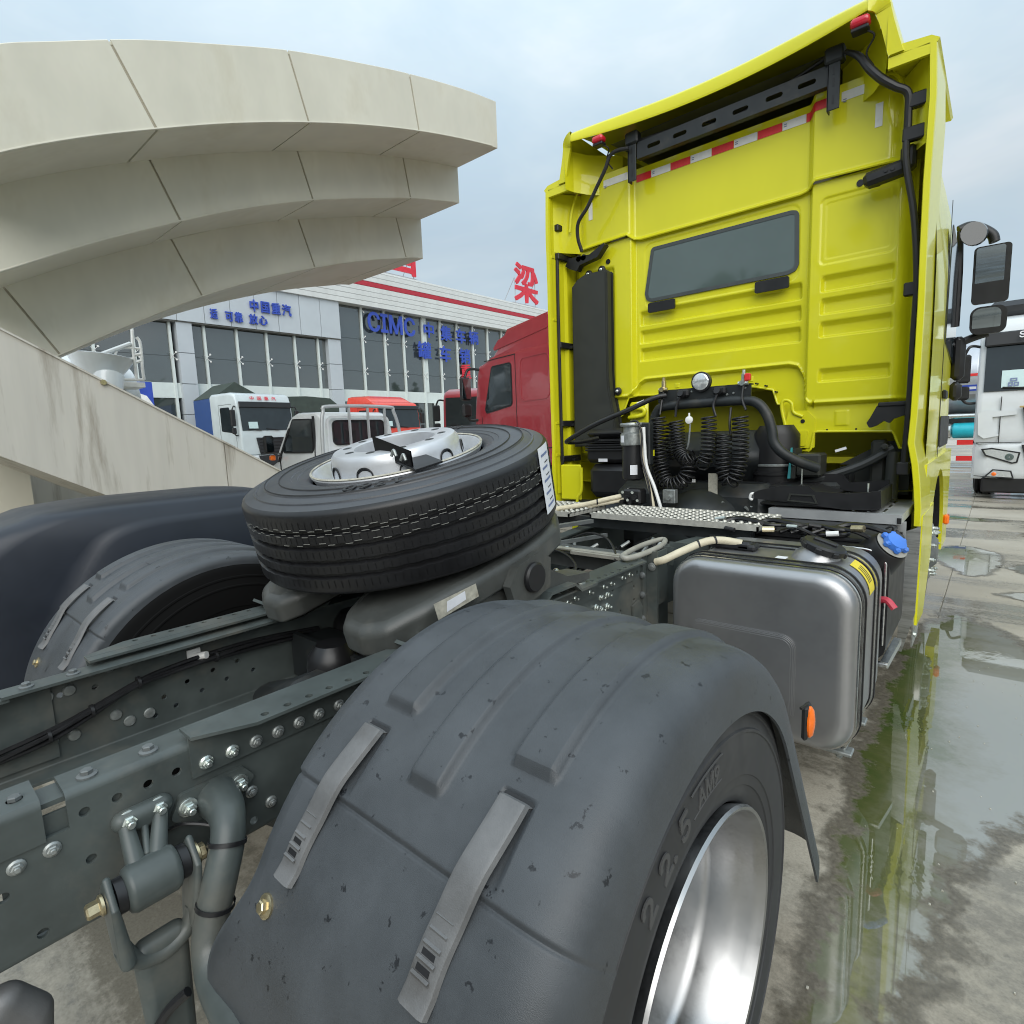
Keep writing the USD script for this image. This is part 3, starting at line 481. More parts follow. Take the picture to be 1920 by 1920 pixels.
def rear_wheel(s):
    c = np.array([s * 1.091, 0, .52]); d = np.array([s, 0, 0.0])
    g = part('rear_wheel', tyre(c, d, which='rest'), 'rubber' if s > 0 else 'rubber_shaded', TR, 40); part('sidewall', tyre(c, d, which='side'), 'rubber_grey' if s > 0 else 'rubber_shaded', g, 40)
    part('rim', lathe(c + d * .146, d, RIM_DEEP, 72), 'rim_polished', g, 40)
    hb = part('hub', [lathe(c + d * -.08, d, [(.12, -.05), (.125, .02), (.115, .05), (.10, .075), (.03, .08)], 36, True)], 'frame_dark', g)
    for k in range(10):
        a = k * math.pi / 5; part('wheel_nut', bolt(c + d * -.058 + np.array([0, math.cos(a) * .1675, math.sin(a) * .1675]), d, r=.016, h=.024, stud=.012), 'zinc', g)
    part('inner_tyre', tyre(c - d * .33, d, n=90), 'rubber_shaded', g, 40)
    if s > 0:
        dd, u, w = axes(d)
        def ang(px, py): v = at(px, py, 0, 1.2425) - c; return math.atan2(v @ w, v @ u)
        sg = 1 if math.remainder(ang(1288, 1584) - ang(1231, 1730), 2 * math.pi) > 0 else -1
        def letters(txt, pix, size, r, nm='lettering'):
            ms = []
            for ch, p in zip(txt, pix): ms.append(tyre_text(ch, c, d, r, ang(*p) - sg * size * .42 / r, size, .1515, sg))
            part(nm, ms, 'rubber_letter', g, False)
        letters('22.5', ((1231, 1730), (1258, 1657), (1276, 1626), (1288, 1584)), .046, .397)
        letters('AM9', ((1314, 1530), (1327, 1505), (1341, 1482)), .030, .398)
        a_, b_ = ang(1303, 1556), ang(1352, 1460); ar = np.linspace(a_, b_, 14)
        part('size_panel', [tube([c + d * .1518 + rr_ * (math.cos(q) * u + math.sin(q) * w) for q in ar], .0016, 6, 1) for rr_ in (.377, .422)], 'rubber_letter', g)
rear_wheel(1); rear_wheel(-1)
def front_wheel(s):
    c = np.array([s * 1.055, 4.22, .515]); d = np.array([s, 0, 0.0])
    g = part('front_wheel', tyre(c, d, n=90), 'rubber', TR, 40)
    part('rim', lathe(c + d * .146, d, [(.292, -.02), (.300, .004), (.297, .010), (.285, -.01), (.27, -.05), (.245, -.06), (.225, -.02), (.212, .02), (.205, .035), (.195, .04), (.16, .04), (.14, .03)], 60), 'rim_polished', g, 40)
    part('hub', lathe(c + d * .15, d, [(.14, 0), (.14, .03), (.12, .045), (.09, .07), (.02, .075)], 30, True), 'steel_grey', g)
    for k in range(10):
        a = k * math.pi / 5 + .2; part('wheel_nut', bolt(c + d * .186 + np.array([0, math.cos(a) * .1675, math.sin(a) * .1675]), d, r=.016, h=.024, stud=.014), 'zinc', g)
front_wheel(1); front_wheel(-1)

# ---------------------------------------------------------------- fifth wheel
fw_t = math.radians(14.5); fo = np.array([0, .456, 1.075]); fv = np.array([0, math.cos(fw_t), math.sin(fw_t)]); fx = np.array([1.0, 0, 0]); fn = np.cross(fx, fv)
half = [(0.03, .02), (.045, -.10), (.085, -.24), (.115, -.36), (.14, -.45), (.19, -.505), (.28, -.51), (.36, -.47), (.415, -.36), (.45, -.2), (.465, -.05), (.47, .1), (.45, .22), (.36, .34), (.2, .40), (0, .41)]
horse = Polygon([(x, y) for x, y in half] + [(-x, y) for x, y in half[::-1]]).buffer(.05, quad_segs=12).buffer(-.10, quad_segs=12).buffer(.05, quad_segs=12)
hl_ = dens_ring(horse, 360); tn = np.roll(hl_, -1, 0) - np.roll(hl_, 1, 0); tn /= np.linalg.norm(tn, axis=1)[:, None]; inn_ = np.column_stack([-tn[:, 1], tn[:, 0]])
if Polygon(hl_ + inn_ * .02).area > horse.area: inn_ = -inn_
dish = lambda q: -.030 * np.clip((-.22 - q[:, 1]) / .28, 0, 1) ** 2
def fw_ring(b_, h_): q = hl_ + inn_ * b_; return fo + q[:, :1] * fx + q[:, 1:] * fv + (h_ + dish(q))[:, None] * fn
RR = [fw_ring(*q) for q in ((.035, -.022), (.012, -.025), (.003, -.020), (.0, -.012), (.0, .030), (.002, .040), (.007, .048), (.014, .054), (.022, .058), (.032, .060))]
tv, tf = trimesh.creation.triangulate_polygon(Polygon(hl_ + inn_ * .032), engine='earcut')
top_ = (fo + tv[:, :1] * fx + tv[:, 1:] * fv + (.060 + dish(tv))[:, None] * fn, tf)
fwp = part('fifth_wheel', [rings(np.array(RR), True, False), top_, (top_[0] - fn * .10, tf[:, ::-1])], 'cast_iron', TR, 50)
for s in (1, -1):
    pv = fo + fx * s * .462 + fn * -.03
    b_ = part('pivot', [plate(Polygon([(-.10, -.07), (-.11, .02), (-.06, .065), (.05, .065), (.10, .02), (.07, -.07)]), pv - fx * (.0 if s > 0 else .03), fv, fn, .03)], 'cast_iron', fwp)
    part('pivot_cap', cyl(pv + fx * s * .02, pv + fx * s * .045, .048, 28, .006), 'plastic_black', b_)
    part('pedestal', [prism(Polygon([(.10, .945), (.16, .965), (.30, 1.03), (.40, 1.10), (.53, 1.10), (.60, 1.04), (.72, .985), (.86, .97), (.86, .945)]), 'yz', s * .34, s * .44)], 'cast_iron', fwp)
    part('pad', lathe((s * .40, .16, .935), (0, 0, 1), [(.05, 0), (.05, .03), (.035, .05)], 16, True), 'steel_grey', fwp)
q = [at(*p, 0, .474) for p in ((813, 1133), (892, 1094), (898, 1118), (822, 1163))]
part('worn_label', (np.array(q[:4]), np.array([[0, 3, 2], [0, 2, 1]])), 'label_worn', fwp); q2 = [at(*p, 0, .4748) for p in ((838, 1128), (872, 1108), (874, 1124), (838, 1148))]
part('printed_label', (np.array(q2), np.array([[0, 3, 2], [0, 2, 1]])), 'label_white', fwp)
zz = [(.02, .955), (.06, .925), (.20, .925), (.24, .965), (.40, .965), (.45, .925), (.52, .925), (.58, .965), (.72, .965), (.76, .935), (.86, .935)]
cp = part('mounting_plate', skin(np.array([[(x, y, z) for x in (.475, .28)] for y, z in zz]), .010), 'frame_paint', TR, 25); part('mounting_plate', skin(np.array([[(x, y, z - .028) for x in (-.28, -.475)] for y, z in zz]), .010), 'frame_paint', TR, 25)
for x, y in ((.33, .06), (.40, .07)): part('bolt', bolt((x, y, .93), (0, 0, 1), r=.012, h=.02, stud=.01), 'zinc', cp)
for x, y, z in ((.421, .823, .937), (.30, .84, .937), (.44, .44 + .045, .927), (.44, .13, .927), (.425, .07, .928), (-.42, .82, .937), (.39, .665, .967)): part('bolt', bolt((x, y, z), (0, 0, 1), r=.015, h=.024, stud=.008), 'zinc', cp)
for y, z in ((.53, .93), (.22, .93)): part('bolt', bolt((.476, y, z), (1, 0, -.3), r=.012, h=.014), 'zinc', cp)

# ---------------------------------------------------------------- fuel tank
def tank_loop(inset, n=10):
    g = np.array(rrect(.527 + inset, 1.225 - inset, .255 + inset, .945 - inset, .125 - inset * .55, n).exterior.coords)[:-1]
    i = np.argmin(np.hypot(g[:, 0] - .9, g[:, 1] - .2)); return np.roll(g, -i, 0)
ins = [(.060, 1.350), (.040, 1.351), (.026, 1.355), (.013, 1.364), (.005, 1.376), (0, 1.395), (0, 1.925), (.01, 1.945), (.04, 1.955)]
tk = part('fuel_tank', rings([np.column_stack([l[:, 0], np.full(len(l), y), l[:, 1]]) for l, y in ((tank_loop(a), y) for a, y in ins)]), 'tank_side', TR, 40)
pan = rrect(.617, 1.035, .34, .695, .055, 6)
part('embossed_panel', [plate(pan.buffer(-i), (0, 1.350 - d, 0), (1, 0, 0), (0, 0, 1), .004) for i, d in ((0, .0015), (.004, .0045), (.009, .0075), (.016, .0095))], 'tank_side', tk, 60)
def band(y0, y1, off, t, name, m, parent):
    lo, li = tank_loop(-off - t), tank_loop(-off); pts = lambda l, y: np.column_stack([l[:, 0], np.full(len(l), y), l[:, 1]])
    R_ = [pts(li, y0), pts(lo, y0), pts(lo, y1), pts(li, y1)]
    return part(name, rings(R_, True, False), m, parent, 30)
band(1.402, 1.418, .0, .006, 'seam', 'aluminium_bright', tk)
for y in (1.445, 1.735):
    band(y - .008, y + .062, .0, .005, 'strap_liner', 'rubber', tk); k = band(y, y + .054, .005, .005, 'strap', 'aluminium_bright', tk)
    band(y + .022, y + .032, .0105, .004, 'strap_groove', 'rubber', k)
    part('strap_bolt', [cyl((1.17, y + .027, .20), (1.20, y + .027, .285), .008, 8), box(1.11, 1.215, y - .005, y + .06, .225, .240, .004), bolt((1.17, y + .027, .218), (0, 0, -1), r=.012, h=.014)], 'zinc_dull', k)
    part('strap_rod', bar((1.19, y + .027, .25), (1.225, y + .02, .335), .018, .006), 'aluminium_bright', k)
tl = tank_loop(-.002, 14); sel = [i for i in range(len(tl)) if tl[i, 0] > 1.15 and tl[i, 1] > .72]; sel = sorted(sel, key=lambda i: tl[i, 1])
part('warning_label', skin(np.array([[(tl[i, 0], y, tl[i, 1]) for y in (1.61, 1.715)] for i in sel])), 'label_yellow', tk)
tl2 = tank_loop(-.003, 14)
for kk in range(3): part('label_print', skin(np.array([[(tl2[i, 0], y, tl2[i, 1]) for y in (1.635 + .022 * kk, 1.642 + .022 * kk)] for i in sel[len(sel) // 3: -2]])), 'label_black', tk)
nk = np.array([1.04, 1.63, .935]); nd = np.array([.30, .0, .95]); nd /= np.linalg.norm(nd)
part('filler_neck', lathe(nk, nd, [(.098, -.02), (.092, .01), (.074, .03), (.070, .045)], 30, True), 'tank_side', tk)
cp_ = part('filler_cap', [lathe(nk + nd * .042, nd, [(.074, 0), (.083, .006), (.084, .026), (.076, .034), (.02, .037)], 30, True)] + [obox(nk + nd * .056 + .082 * (math.cos(a) * np.array([0, 1.0, 0]) + math.sin(a) * np.cross(nd, [0, 1, 0])), (math.cos(a) * np.array([0, 1.0, 0]) + math.sin(a) * np.cross(nd, [0, 1, 0])), (-math.sin(a) * np.array([0, 1.0, 0]) + math.cos(a) * np.cross(nd, [0, 1, 0])), nd, .014, .026, .022, .004) for a in np.arange(8) * math.pi / 4], 'plastic_black', tk)
part('cap_grip', obox(nk + nd * .082, np.cross(nd, [0, 1, 0]), (0, 1, 0), nd, .09, .03, .014, .005), 'plastic_black', cp_)
part('sender', [box(.60, .78, 1.60, 1.66, .945, .985, .012), box(.72, .80, 1.60, 1.68, .945, .975, .01)], 'plastic_black', tk)
part('cream_hose', tube([(.74, 1.62, .975), (.66, 1.60, .985), (.60, 1.56, .98), (.53, 1.46, .945), (.48, 1.40, .915), (.44, 1.40, .90)], .017, 12), 'hose_cream', TR, 40)
for p in ((.63, 1.585, .985), (.575, 1.53, .972)): part('cable_tie', cyl(p, np.array(p) + [.006, .005, 0.002], .0195, 12), 'plastic_black', TR)
part('level_mark', box(.90, .94, 1.53, 1.58, .9455, .947), 'label_white', tk)
tb = part('tank_bracket', [box(.395, .445, 1.40, 1.412, .55, .945), box(.395, .401, 1.412, 1.60, .55, .945), box(.44, .446, 1.412, 1.50, .70, .945), box(.384, .394, 1.365, 1.40, .56, .93), box(.40, .50, 1.62, 1.626, .86, .95), box(.40, .46, 1.53, 1.536, .86, .945)], 'frame_paint', TR)
for z in (.90, .84, .75, .64): part('rivet', lathe((.39, 1.364, z), (0, -1, 0), [(.016, 0), (.013, .009), (.004, .013)], 14, True), 'steel_grey', tb)
part('bolt', bolt((.42, 1.399, .875), (0, -1, 0), r=.013, h=.01), 'zinc_dull', tb)
part('lower_bracket', [plate(Polygon([(1.27, .72), (1.33, .735), (1.36, .70), (1.34, .50), (1.29, .50)]), (.385, 0, 0), (0, 1, 0), (0, 0, 1), .01)], 'frame_paint', TR)
# white rope hoop on the rail
hp = [at(x, y, 2, .945) for x, y in ((1166, 1043), (1180, 1034), (1205, 1022), (1236, 1012), (1247, 1013), (1240, 1023), (1215, 1035), (1190, 1044), (1172, 1047), (1166, 1043))]
part('grab_loop', tube(hp, .0125, 10, 6, False), 'cross_beige', TR, 50)
# ---------------------------------------------------------------- gratings
def grating(x0, x1, y0, y1, z):
    g = part('step_grating', [box(x0, x1, y0, y0 + .006, z - .03, z + .002), box(x0, x1, y1 - .006, y1, z - .03, z + .002), box(x0, x0 + .01, y0, y1, z - .03, z - .008), box(x1 - .01, x1, y0, y1, z - .03, z - .008)], 'grating', TR)
    nb = max(3, int(round((y1 - y0) / .048)))
    for k in range(nb):
        y = y0 + .012 + (y1 - y0 - .03) * k / (nb - 1); ms = [box(x0, x1, y - .004, y + .016, z - .012, z - .006), box(x0, x1, y - .004, y - .001, z - .028, z - .006)]
        n = int((x1 - x0) / .042)
        for i in range(n):
            x = x0 + .02 + (x1 - x0 - .04) * (i + .5 * (k % 2) * 0) / (n - 1); ms.append(lathe((x, y + .006, z - .006), (0, 0, 1), [(.013, 0), (.009, .010), (.006, .011)], 8, True))
        part('tread_bar', ms, 'grating', g, 30)
grating(-.275, .70, 1.97, 2.36, 1.0)
grating(-.86, -.40, 1.93, 2.36, 1.0)
part('grating_support', [box(-.9, .66, 2.02, 2.05, .905, .968), box(-.9, .66, 2.28, 2.31, .905, .968)], 'frame_dark', TR)

# ================================================================ the cab of the tractor truck
CY = 3.18
def hrec(X, Z, x0, x1, z0, z1, d, top=.034, bot=.010, sidew=.02, r=.03):
    """a louvre-like recess (positive = into the cab): soft rounded box, long slope on top, short below"""
    fx_ = sm((X - x0 - (z1 - Z) * -.0) / sidew) * sm((x1 - X) / sidew)
    cut = np.minimum(1, np.maximum(0, 1 - np.hypot(np.maximum(0, np.maximum(x0 + r - X, X - (x1 - r))), np.maximum(0, Z - (z1 - r))) / r + .35))
    return d * fx_ * sm((z1 - Z) / top) * sm((Z - z0) / bot) * sm(cut / .35)
def line_d(X, Z, pts):
    g = shapely.LineString(pts); return shapely.distance(shapely.points(X, Z), g)
SEAM_LOW = [(-1.13, 1.745), (-.66, 1.745), (-.625, 1.766), (-.575, 1.845), (-.53, 1.867), (.50, 1.872), (.555, 1.855), (.590, 1.79), (.605, 1.65), (.635, 1.611), (1.14, 1.611)]
def low_z(x): return np.interp(x, [p[0] for p in SEAM_LOW], [p[1] for p in SEAM_LOW])
def back_depth(X, Z):
    """how far the rear wall lies behind (+, into the cab) the plane y = 3.18"""
    D = -.045 * sm((np.abs(X) - .596) / .028)
    for z0, z1 in ((2.270, 2.382), (2.136, 2.240), (2.004, 2.108)):
        D += hrec(X, Z, -.575, .570, z0, z1, .030)
    for z0, z1 in ((2.280, 2.385), (2.147, 2.250), (2.010, 2.112), (1.737, 1.826)):
        D += hrec(X, Z, .680, 1.068, z0, z1, .030)
    q = sbox(.70, 2.475, 1.03, 2.80).buffer(.025); dd = shapely.distance(shapely.points(X, Z), q); D += .007 * sm((.010 - dd) / .010)
    q = sbox(.715, 2.49, 1.015, 2.785).buffer(.012); dd = shapely.distance(shapely.points(X, Z), q); D += .003 * sm((.006 - dd) / .006)
    q = sbox(-.47, 2.45, .485, 2.80).buffer(.055); dd = shapely.distance(shapely.points(X, Z), q); D += .004 * sm((.006 - dd) / .006)
    lz = low_z(X); D += .026 * sm((lz - Z) / .020) - .010 * np.exp(-((Z - lz - .004) / .010) ** 2)
    for x0, x1, z0, z1 in ((.78, .86, 1.46, 1.56), (-.30, -.26, 1.78, 1.82), (.22, .27, 1.78, 1.82)):
        D -= .006 * sm((X - x0) / .008) * sm((x1 - X) / .008) * sm((Z - z0) / .008) * sm((z1 - Z) / .008)
    D += .012 * sm((np.abs(X) - 1.06) / .05) + .05 * sm((np.abs(X) - 1.09) / .06)
    D += .020 * sm((-.76 - X) / .03) * sm((X + 1.12) / .03) * sm((2.755 - Z) / .04)
    return D
BOT = [(-1.15, 1.30), (-.80, 1.30), (-.795, 1.55), (-.72, 1.60), (-.66, 1.735), (-.60, 1.75), (-.45, 1.745), (.27, 1.748), (.40, 1.716), (.425, 1.64), (.432, 1.62), (.468, 1.613), (.498, 1.457), (.532, 1.41), (.552, 1.325), (.562, 1.311), (.640, 1.307), (.652, 1.32), (.669, 1.425), (.69, 1.431), (1.085, 1.421), (1.10, 1.40), (1.128, 1.322), (1.15, 1.322)]
bx = np.array([p[0] for p in BOT]); bz = np.array([p[1] for p in BOT])
xs = np.unique(np.concatenate([np.linspace(-1.15, 1.15, 330), bx, np.linspace(.59, .63, 12), -np.linspace(.59, .63, 12)]))
zb = np.interp(xs, bx, bz); ts = np.unique(np.concatenate([np.linspace(0, 1, 300)])); ZT = 2.925
X = xs[:, None] + 0 * ts[None]; Zf = np.linspace(1.30, ZT, 330)
# rows are level above z = 1.90 and fan out below it, so that the lower outline is exact
zr_hi = np.linspace(1.90, ZT, 210); tl_ = np.linspace(0, 1, 110)[:-1]
Z = np.concatenate([zb[:, None] + (1.90 - zb[:, None]) * tl_[None], np.repeat(zr_hi[None], len(xs), 0)], 1); X = np.repeat(xs[:, None], Z.shape[1], 1)
rear = part('cab_rear_wall', skin(np.stack([X, CY + back_depth(X, Z), Z], -1), 0), 'yellow_paint', TR, 35)
part('rear_flange', tube([(x, CY + .018 - .045 * float(sm((abs(x) - .596) / .028)), z) for x, z in BOT[3:]], .0075, 8, 1), 'yellow_paint', rear, 40)
for x, z in ((.90, 1.44), (.74, 1.44), (.30, 1.765), (.36, 1.745), (.425, 1.70)): part('hole', cyl((x, CY - .02, z), (x, CY + .03, z), .006, 10), 'plastic_black', rear)
# hook plate and finger latch on the right-hand leg
hk = part('latch_plate', [plate(Polygon([(.515, 1.335), (.665, 1.335), (.665, 1.51), (.62, 1.56), (.52, 1.56), (.50, 1.47)]).buffer(.008), (0, CY - .012, 0), (1, 0, 0), (0, 0, 1), .014), tube([(.515, CY - .03, 1.40), (.50, CY - .03, 1.46), (.47, CY - .03, 1.60), (.49, CY - .03, 1.64), (.53, CY - .03, 1.62), (.545, CY - .03, 1.56), (.60, CY - .03, 1.53)], .011, 8), plate(Polygon([(.572, 1.35), (.612, 1.35), (.625, 1.43), (.56, 1.43)]).buffer(.01), (0, CY - .020, 0), (1, 0, 0), (0, 0, 1), .014)], 'yellow_paint', rear, 45)
part('hole', cyl((.60, CY - .03, 1.50), (.60, CY, 1.50), .013, 14), 'plastic_black', hk)
part('hook', [tube([(-.66, CY - .02, 1.58), (-.58, CY - .05, 1.585), (-.52, CY - .05, 1.60), (-.52, CY - .05, 1.64), (-.60, CY - .05, 1.65), (-.66, CY - .02, 1.64)], .018, 8), box(-.66, -.50, CY - .03, CY + .01, 1.52, 1.70, .02)], 'yellow_paint', rear, 45)
for x, z in ((-.817, 2.79), (.873, 2.86)): part('plug', cyl((x, CY - .051, z), (x, CY - .04, z), .019, 18), 'plastic_black', rear)
# rear window
win = Polygon([(-.472, 2.822), (-.527, 2.50), (-.515, 2.455), (-.478, 2.434), (.48, 2.437), (.528, 2.452), (.545, 2.49), (.538, 2.79), (.528, 2.815), (.492, 2.824)]).buffer(-.03).buffer(.03, quad_segs=6)
wf = part('rear_window', plate(win.difference(win.buffer(-.024)), (0, CY + .003, 0), (1, 0, 0), (0, 0, 1), .010), 'window_seal', TR, 30)
part('glass', plate(win.buffer(-.022), (0, CY + .002, 0), (1, 0, 0), (0, 0, 1), .006), 'glass_cab', wf)
part('sticker', plate(Polygon([(-.485, 2.463), (-.41, 2.463), (-.482, 2.482)]), (0, CY + .0005, 0), (1, 0, 0), (0, 0, 1), .001), 'label_white', wf)
part('sticker', plate(Point(0, 0).buffer(.018, quad_segs=4), (-.455, CY + .0005, 2.525), (1, 0, 0), (0, 0, .45), .001), 'label_white', wf)
for x0, x1, z0, z1 in ((-.49, -.278, 2.352, 2.422), (.284, .494, 2.352, 2.424)):
    v = part('vent', plate(rrect(x0, x1, z0, z1, .012), (0, CY - .014, 0), (1, 0, 0), (0, 0, 1), .016), 'plastic_black', rear)
    for k in range(6): part('slat', box(x0 + .012, x1 - .012, CY - .021, CY - .013, z0 + .010 + k * .0095, z0 + .014 + k * .0095), 'plastic_duct', v)
# upper rear panel with its retroreflective tape
def up_depth(X, Z): return -.022 - .045 * sm((np.abs(X) - .585) / .045) + .05 * sm((np.abs(X) - 1.0) / .12) - .012 * np.exp(-((Z - lowu(X) - .008) / .012) ** 2)
def lowu(x): return np.interp(np.abs(x), [0, .55, .60, .64, 1.10], [2.888, 2.889, 2.902, 2.932, 2.912])
def topu(x): return 3.395 + .028 * sm((np.abs(x) - .585) / .045) - .30 * np.maximum(0, np.abs(x) - .96) ** 1.2 * 3
xs = np.unique(np.concatenate([np.linspace(-1.10, 1.10, 140), np.linspace(.57, .65, 20), -np.linspace(.57, .65, 20)])); t = np.linspace(0, 1, 70)
X = np.repeat(xs[:, None], 70, 1); Z = lowu(xs)[:, None] + (topu(xs) - lowu(xs))[:, None] * t[None]
upp = part('upper_rear_panel', skin(np.stack([X, CY + up_depth(X, Z), Z], -1), .012), 'yellow_paint', TR, 35)
def tape(x0, x1, z0, z1, m, nm='tape'):
    xx = np.linspace(x0, x1, 14); zz_ = np.array([z0, z1]); X, Zo = np.meshgrid(xx, zz_, indexing='ij'); Zz = Zo + .026 * sm((np.abs(X) - .585) / .045)
    return part(nm, skin(np.stack([X, CY + up_depth(X, Zz) - .003, Zz], -1)), m, upp, 40)
edges = [-.83, -.635, -.612, -.462, -.313, -.163, -.015, .135, .283, .432, .578, .70]
edges = [(-.835, -.60, 'tape_white'), (-.58, -.462, 'tape_red'), (-.46, -.312, 'tape_white'), (-.310, -.165, 'tape_red'), (-.163, -.016, 'tape_white'), (-.014, .132, 'tape_red'), (.134, .282, 'tape_white'), (.284, .431, 'tape_red'), (.433, .568, 'tape_white'), (.570, .70, 'tape_red'), (.765, .935, 'tape_white')]
for x0, x1, m_ in edges:
    k = tape(x0, x1, 3.302, 3.352, m_)
    if m_ == 'tape_white':
        for i in range(2): part('print', skin(np.stack(np.meshgrid([x0 + .008, x0 + .026], [CY + float(up_depth(np.array(x0 + .015), np.array(3.33))) - .0042], [3.332 - .012 * i, 3.337 - .012 * i], indexing='ij'), -1)[:, 0]), 'label_print', k)
for s in (-1, 1): tape(s * .955 - .018, s * .955 + .018, 3.10, 3.225, 'tape_white', 'reflector')
# side extenders: lipped panels standing back from the cab corners
def extender(s):
    zz_ = np.array([.90, 1.0, 1.12, 1.24, 1.36, 1.5, 1.8, 2.1, 2.4, 2.7, 2.90, 3.0, 3.1, 3.2, 3.3, 3.36]); lip = 1.225 + np.interp(zz_, [.9, 1.0, 1.2, 1.36, 1.5, 2.0, 2.6, 3.1, 3.36], [.045, .045, .03, .0, .006, .012, .004, .012, .0]) * (1 if s > 0 else .3)
    y0 = np.interp(zz_, [.9, 1.2, 3.0, 3.36], [2.90, 2.88, 2.875, 2.885]); cols = []
    for dx, dy in ((-.030, .30), (-.034, .012), (-.030, .0), (-.004, .0), (.0, .012), (.0, .46)):
        cols.append(np.column_stack([s * (lip + dx + (.0 if dy < .1 else (-.03 if dx < -.02 else .005))), y0 + dy, zz_]))
    P = np.array(cols)
    if s < 0: P = P[::-1]
    e = part('side_extender', skin(P, 0), 'yellow_paint', TR, 40)
    part('edge', rings([np.column_stack([s * (lip[[0]] + o), y0[[0]] + d, zz_[[0]]]).repeat(1, 0) for o, d in ((0, 0), (-.03, 0), (-.03, .3))] and [np.array([[s * (lip[i] - .03), y0[i], zz_[i]], [s * lip[i], y0[i], zz_[i]], [s * (lip[i]), y0[i] + .35, zz_[i]], [s * (lip[i] - .05), y0[i] + .35, zz_[i]]]) for i in (0, 0)]), 'yellow_paint', e)
    zt = np.array([3.375, 3.40, 3.45, 3.5, 3.56]); 
    # inner web from lip to cab corner with cross steps
    for z in (1.30, 1.56, 2.38, 2.86):
        if s < 0: part('cross_rib', box(-1.20, -1.185, 2.90, 3.17, z - .006, z + .012), 'yellow_paint', e)
    return e
ex_r, ex_l = extender(1), extender(-1)
part('extender_inner', skin(np.array([[(-1.19, 2.90, z), (-1.19, 3.02, z), (-1.165, 3.07, z), (-1.165, 3.22, z)] for z in (.98, 1.2, 2.0, 2.9, 3.3)])), 'yellow_paint', ex_l, 20)
part('seal_strip', tube([(-1.175, 2.955, 2.87), (-1.175, 2.95, 2.6), (-1.172, 2.945, 2.2), (-1.170, 2.945, 1.6), (-1.168, 2.95, 1.02)], .013, 8, 4), 'plastic_black', ex_l)
for z, y1 in ((2.875, 3.20), (2.19, 3.18), (1.56, 3.2), (1.27, 3.2), (3.09, 3.12)): part('bracket', [box(-1.19, -1.15, 2.94, y1, z - .03, z + .02, .006), box(-1.19, -1.12, 3.06, 3.14, z - .025, z - .005)], 'plastic_black', ex_l)
part('seal_strip', tube([(1.108, 2.97, 3.09), (1.112, 2.95, 2.85), (1.16, 2.95, 2.56), (1.187, 2.95, 2.24), (1.186, 2.95, 1.9), (1.184, 2.95, 1.56), (1.178, 2.955, 1.36), (1.172, 2.96, 1.20)], .017, 10, 5), 'plastic_black', ex_r)
for z, x0, x1 in ((2.19, 1.13, 1.20), (1.22, 1.14, 1.20), (2.98, 1.09, 1.19), (3.14, 1.10, 1.20)): part('bracket', [box(x0, x1, 2.94, 2.985, z - .04, z + .03, .006), bar((1.15, 2.97, z - .02), (1.20, 3.05, z + .02), .02)], 'plastic_black', ex_r)
part('corner_bracket', [obox((1.01, 3.02, 2.83), (1, 0, .12), (0, 1, 0), (-.12, 0, 1), .20, .09, .075, .02), box(.93, .985, 3.02, 3.10, 2.80, 2.85, .008), box(1.08, 1.15, 2.98, 3.06, 2.82, 2.94, .015)] + [cyl((1.02 + .03 * k, 2.97, 2.835), (1.02 + .03 * k, 2.99, 2.835), .010, 10) for k in range(2)], 'plastic_black', TR)
part('corner_bracket', [plate(Polygon([(.985, 1.475), (1.0, 1.50), (1.03, 1.565), (1.06, 1.58), (1.17, 1.585), (1.17, 1.525), (1.10, 1.50), (1.085, 1.48), (1.06, 1.495), (1.02, 1.465), (.995, 1.455)]).buffer(.008), (0, 3.06, 0), (1, 0, 0), (0, 0, 1), .05), box(1.03, 1.17, 3.0, 3.06, 1.565, 1.59, .006)], 'plastic_black', TR, 30)
part('corner_bracket', [plate(Polygon([(-1.16, 2.81), (-1.12, 2.86), (-.93, 2.85), (-.80, 2.905), (-.79, 2.89), (-.86, 2.815), (-1.02, 2.79), (-1.05, 2.75), (-1.12, 2.78)]), (0, 3.10, 0), (1, 0, 0), (0, 0, 1), .06)] + [cyl((x, 3.04, 2.84), (x, 3.10, 2.84), .024, 12) for x in (-1.03, -.985)], 'plastic_black', TR)
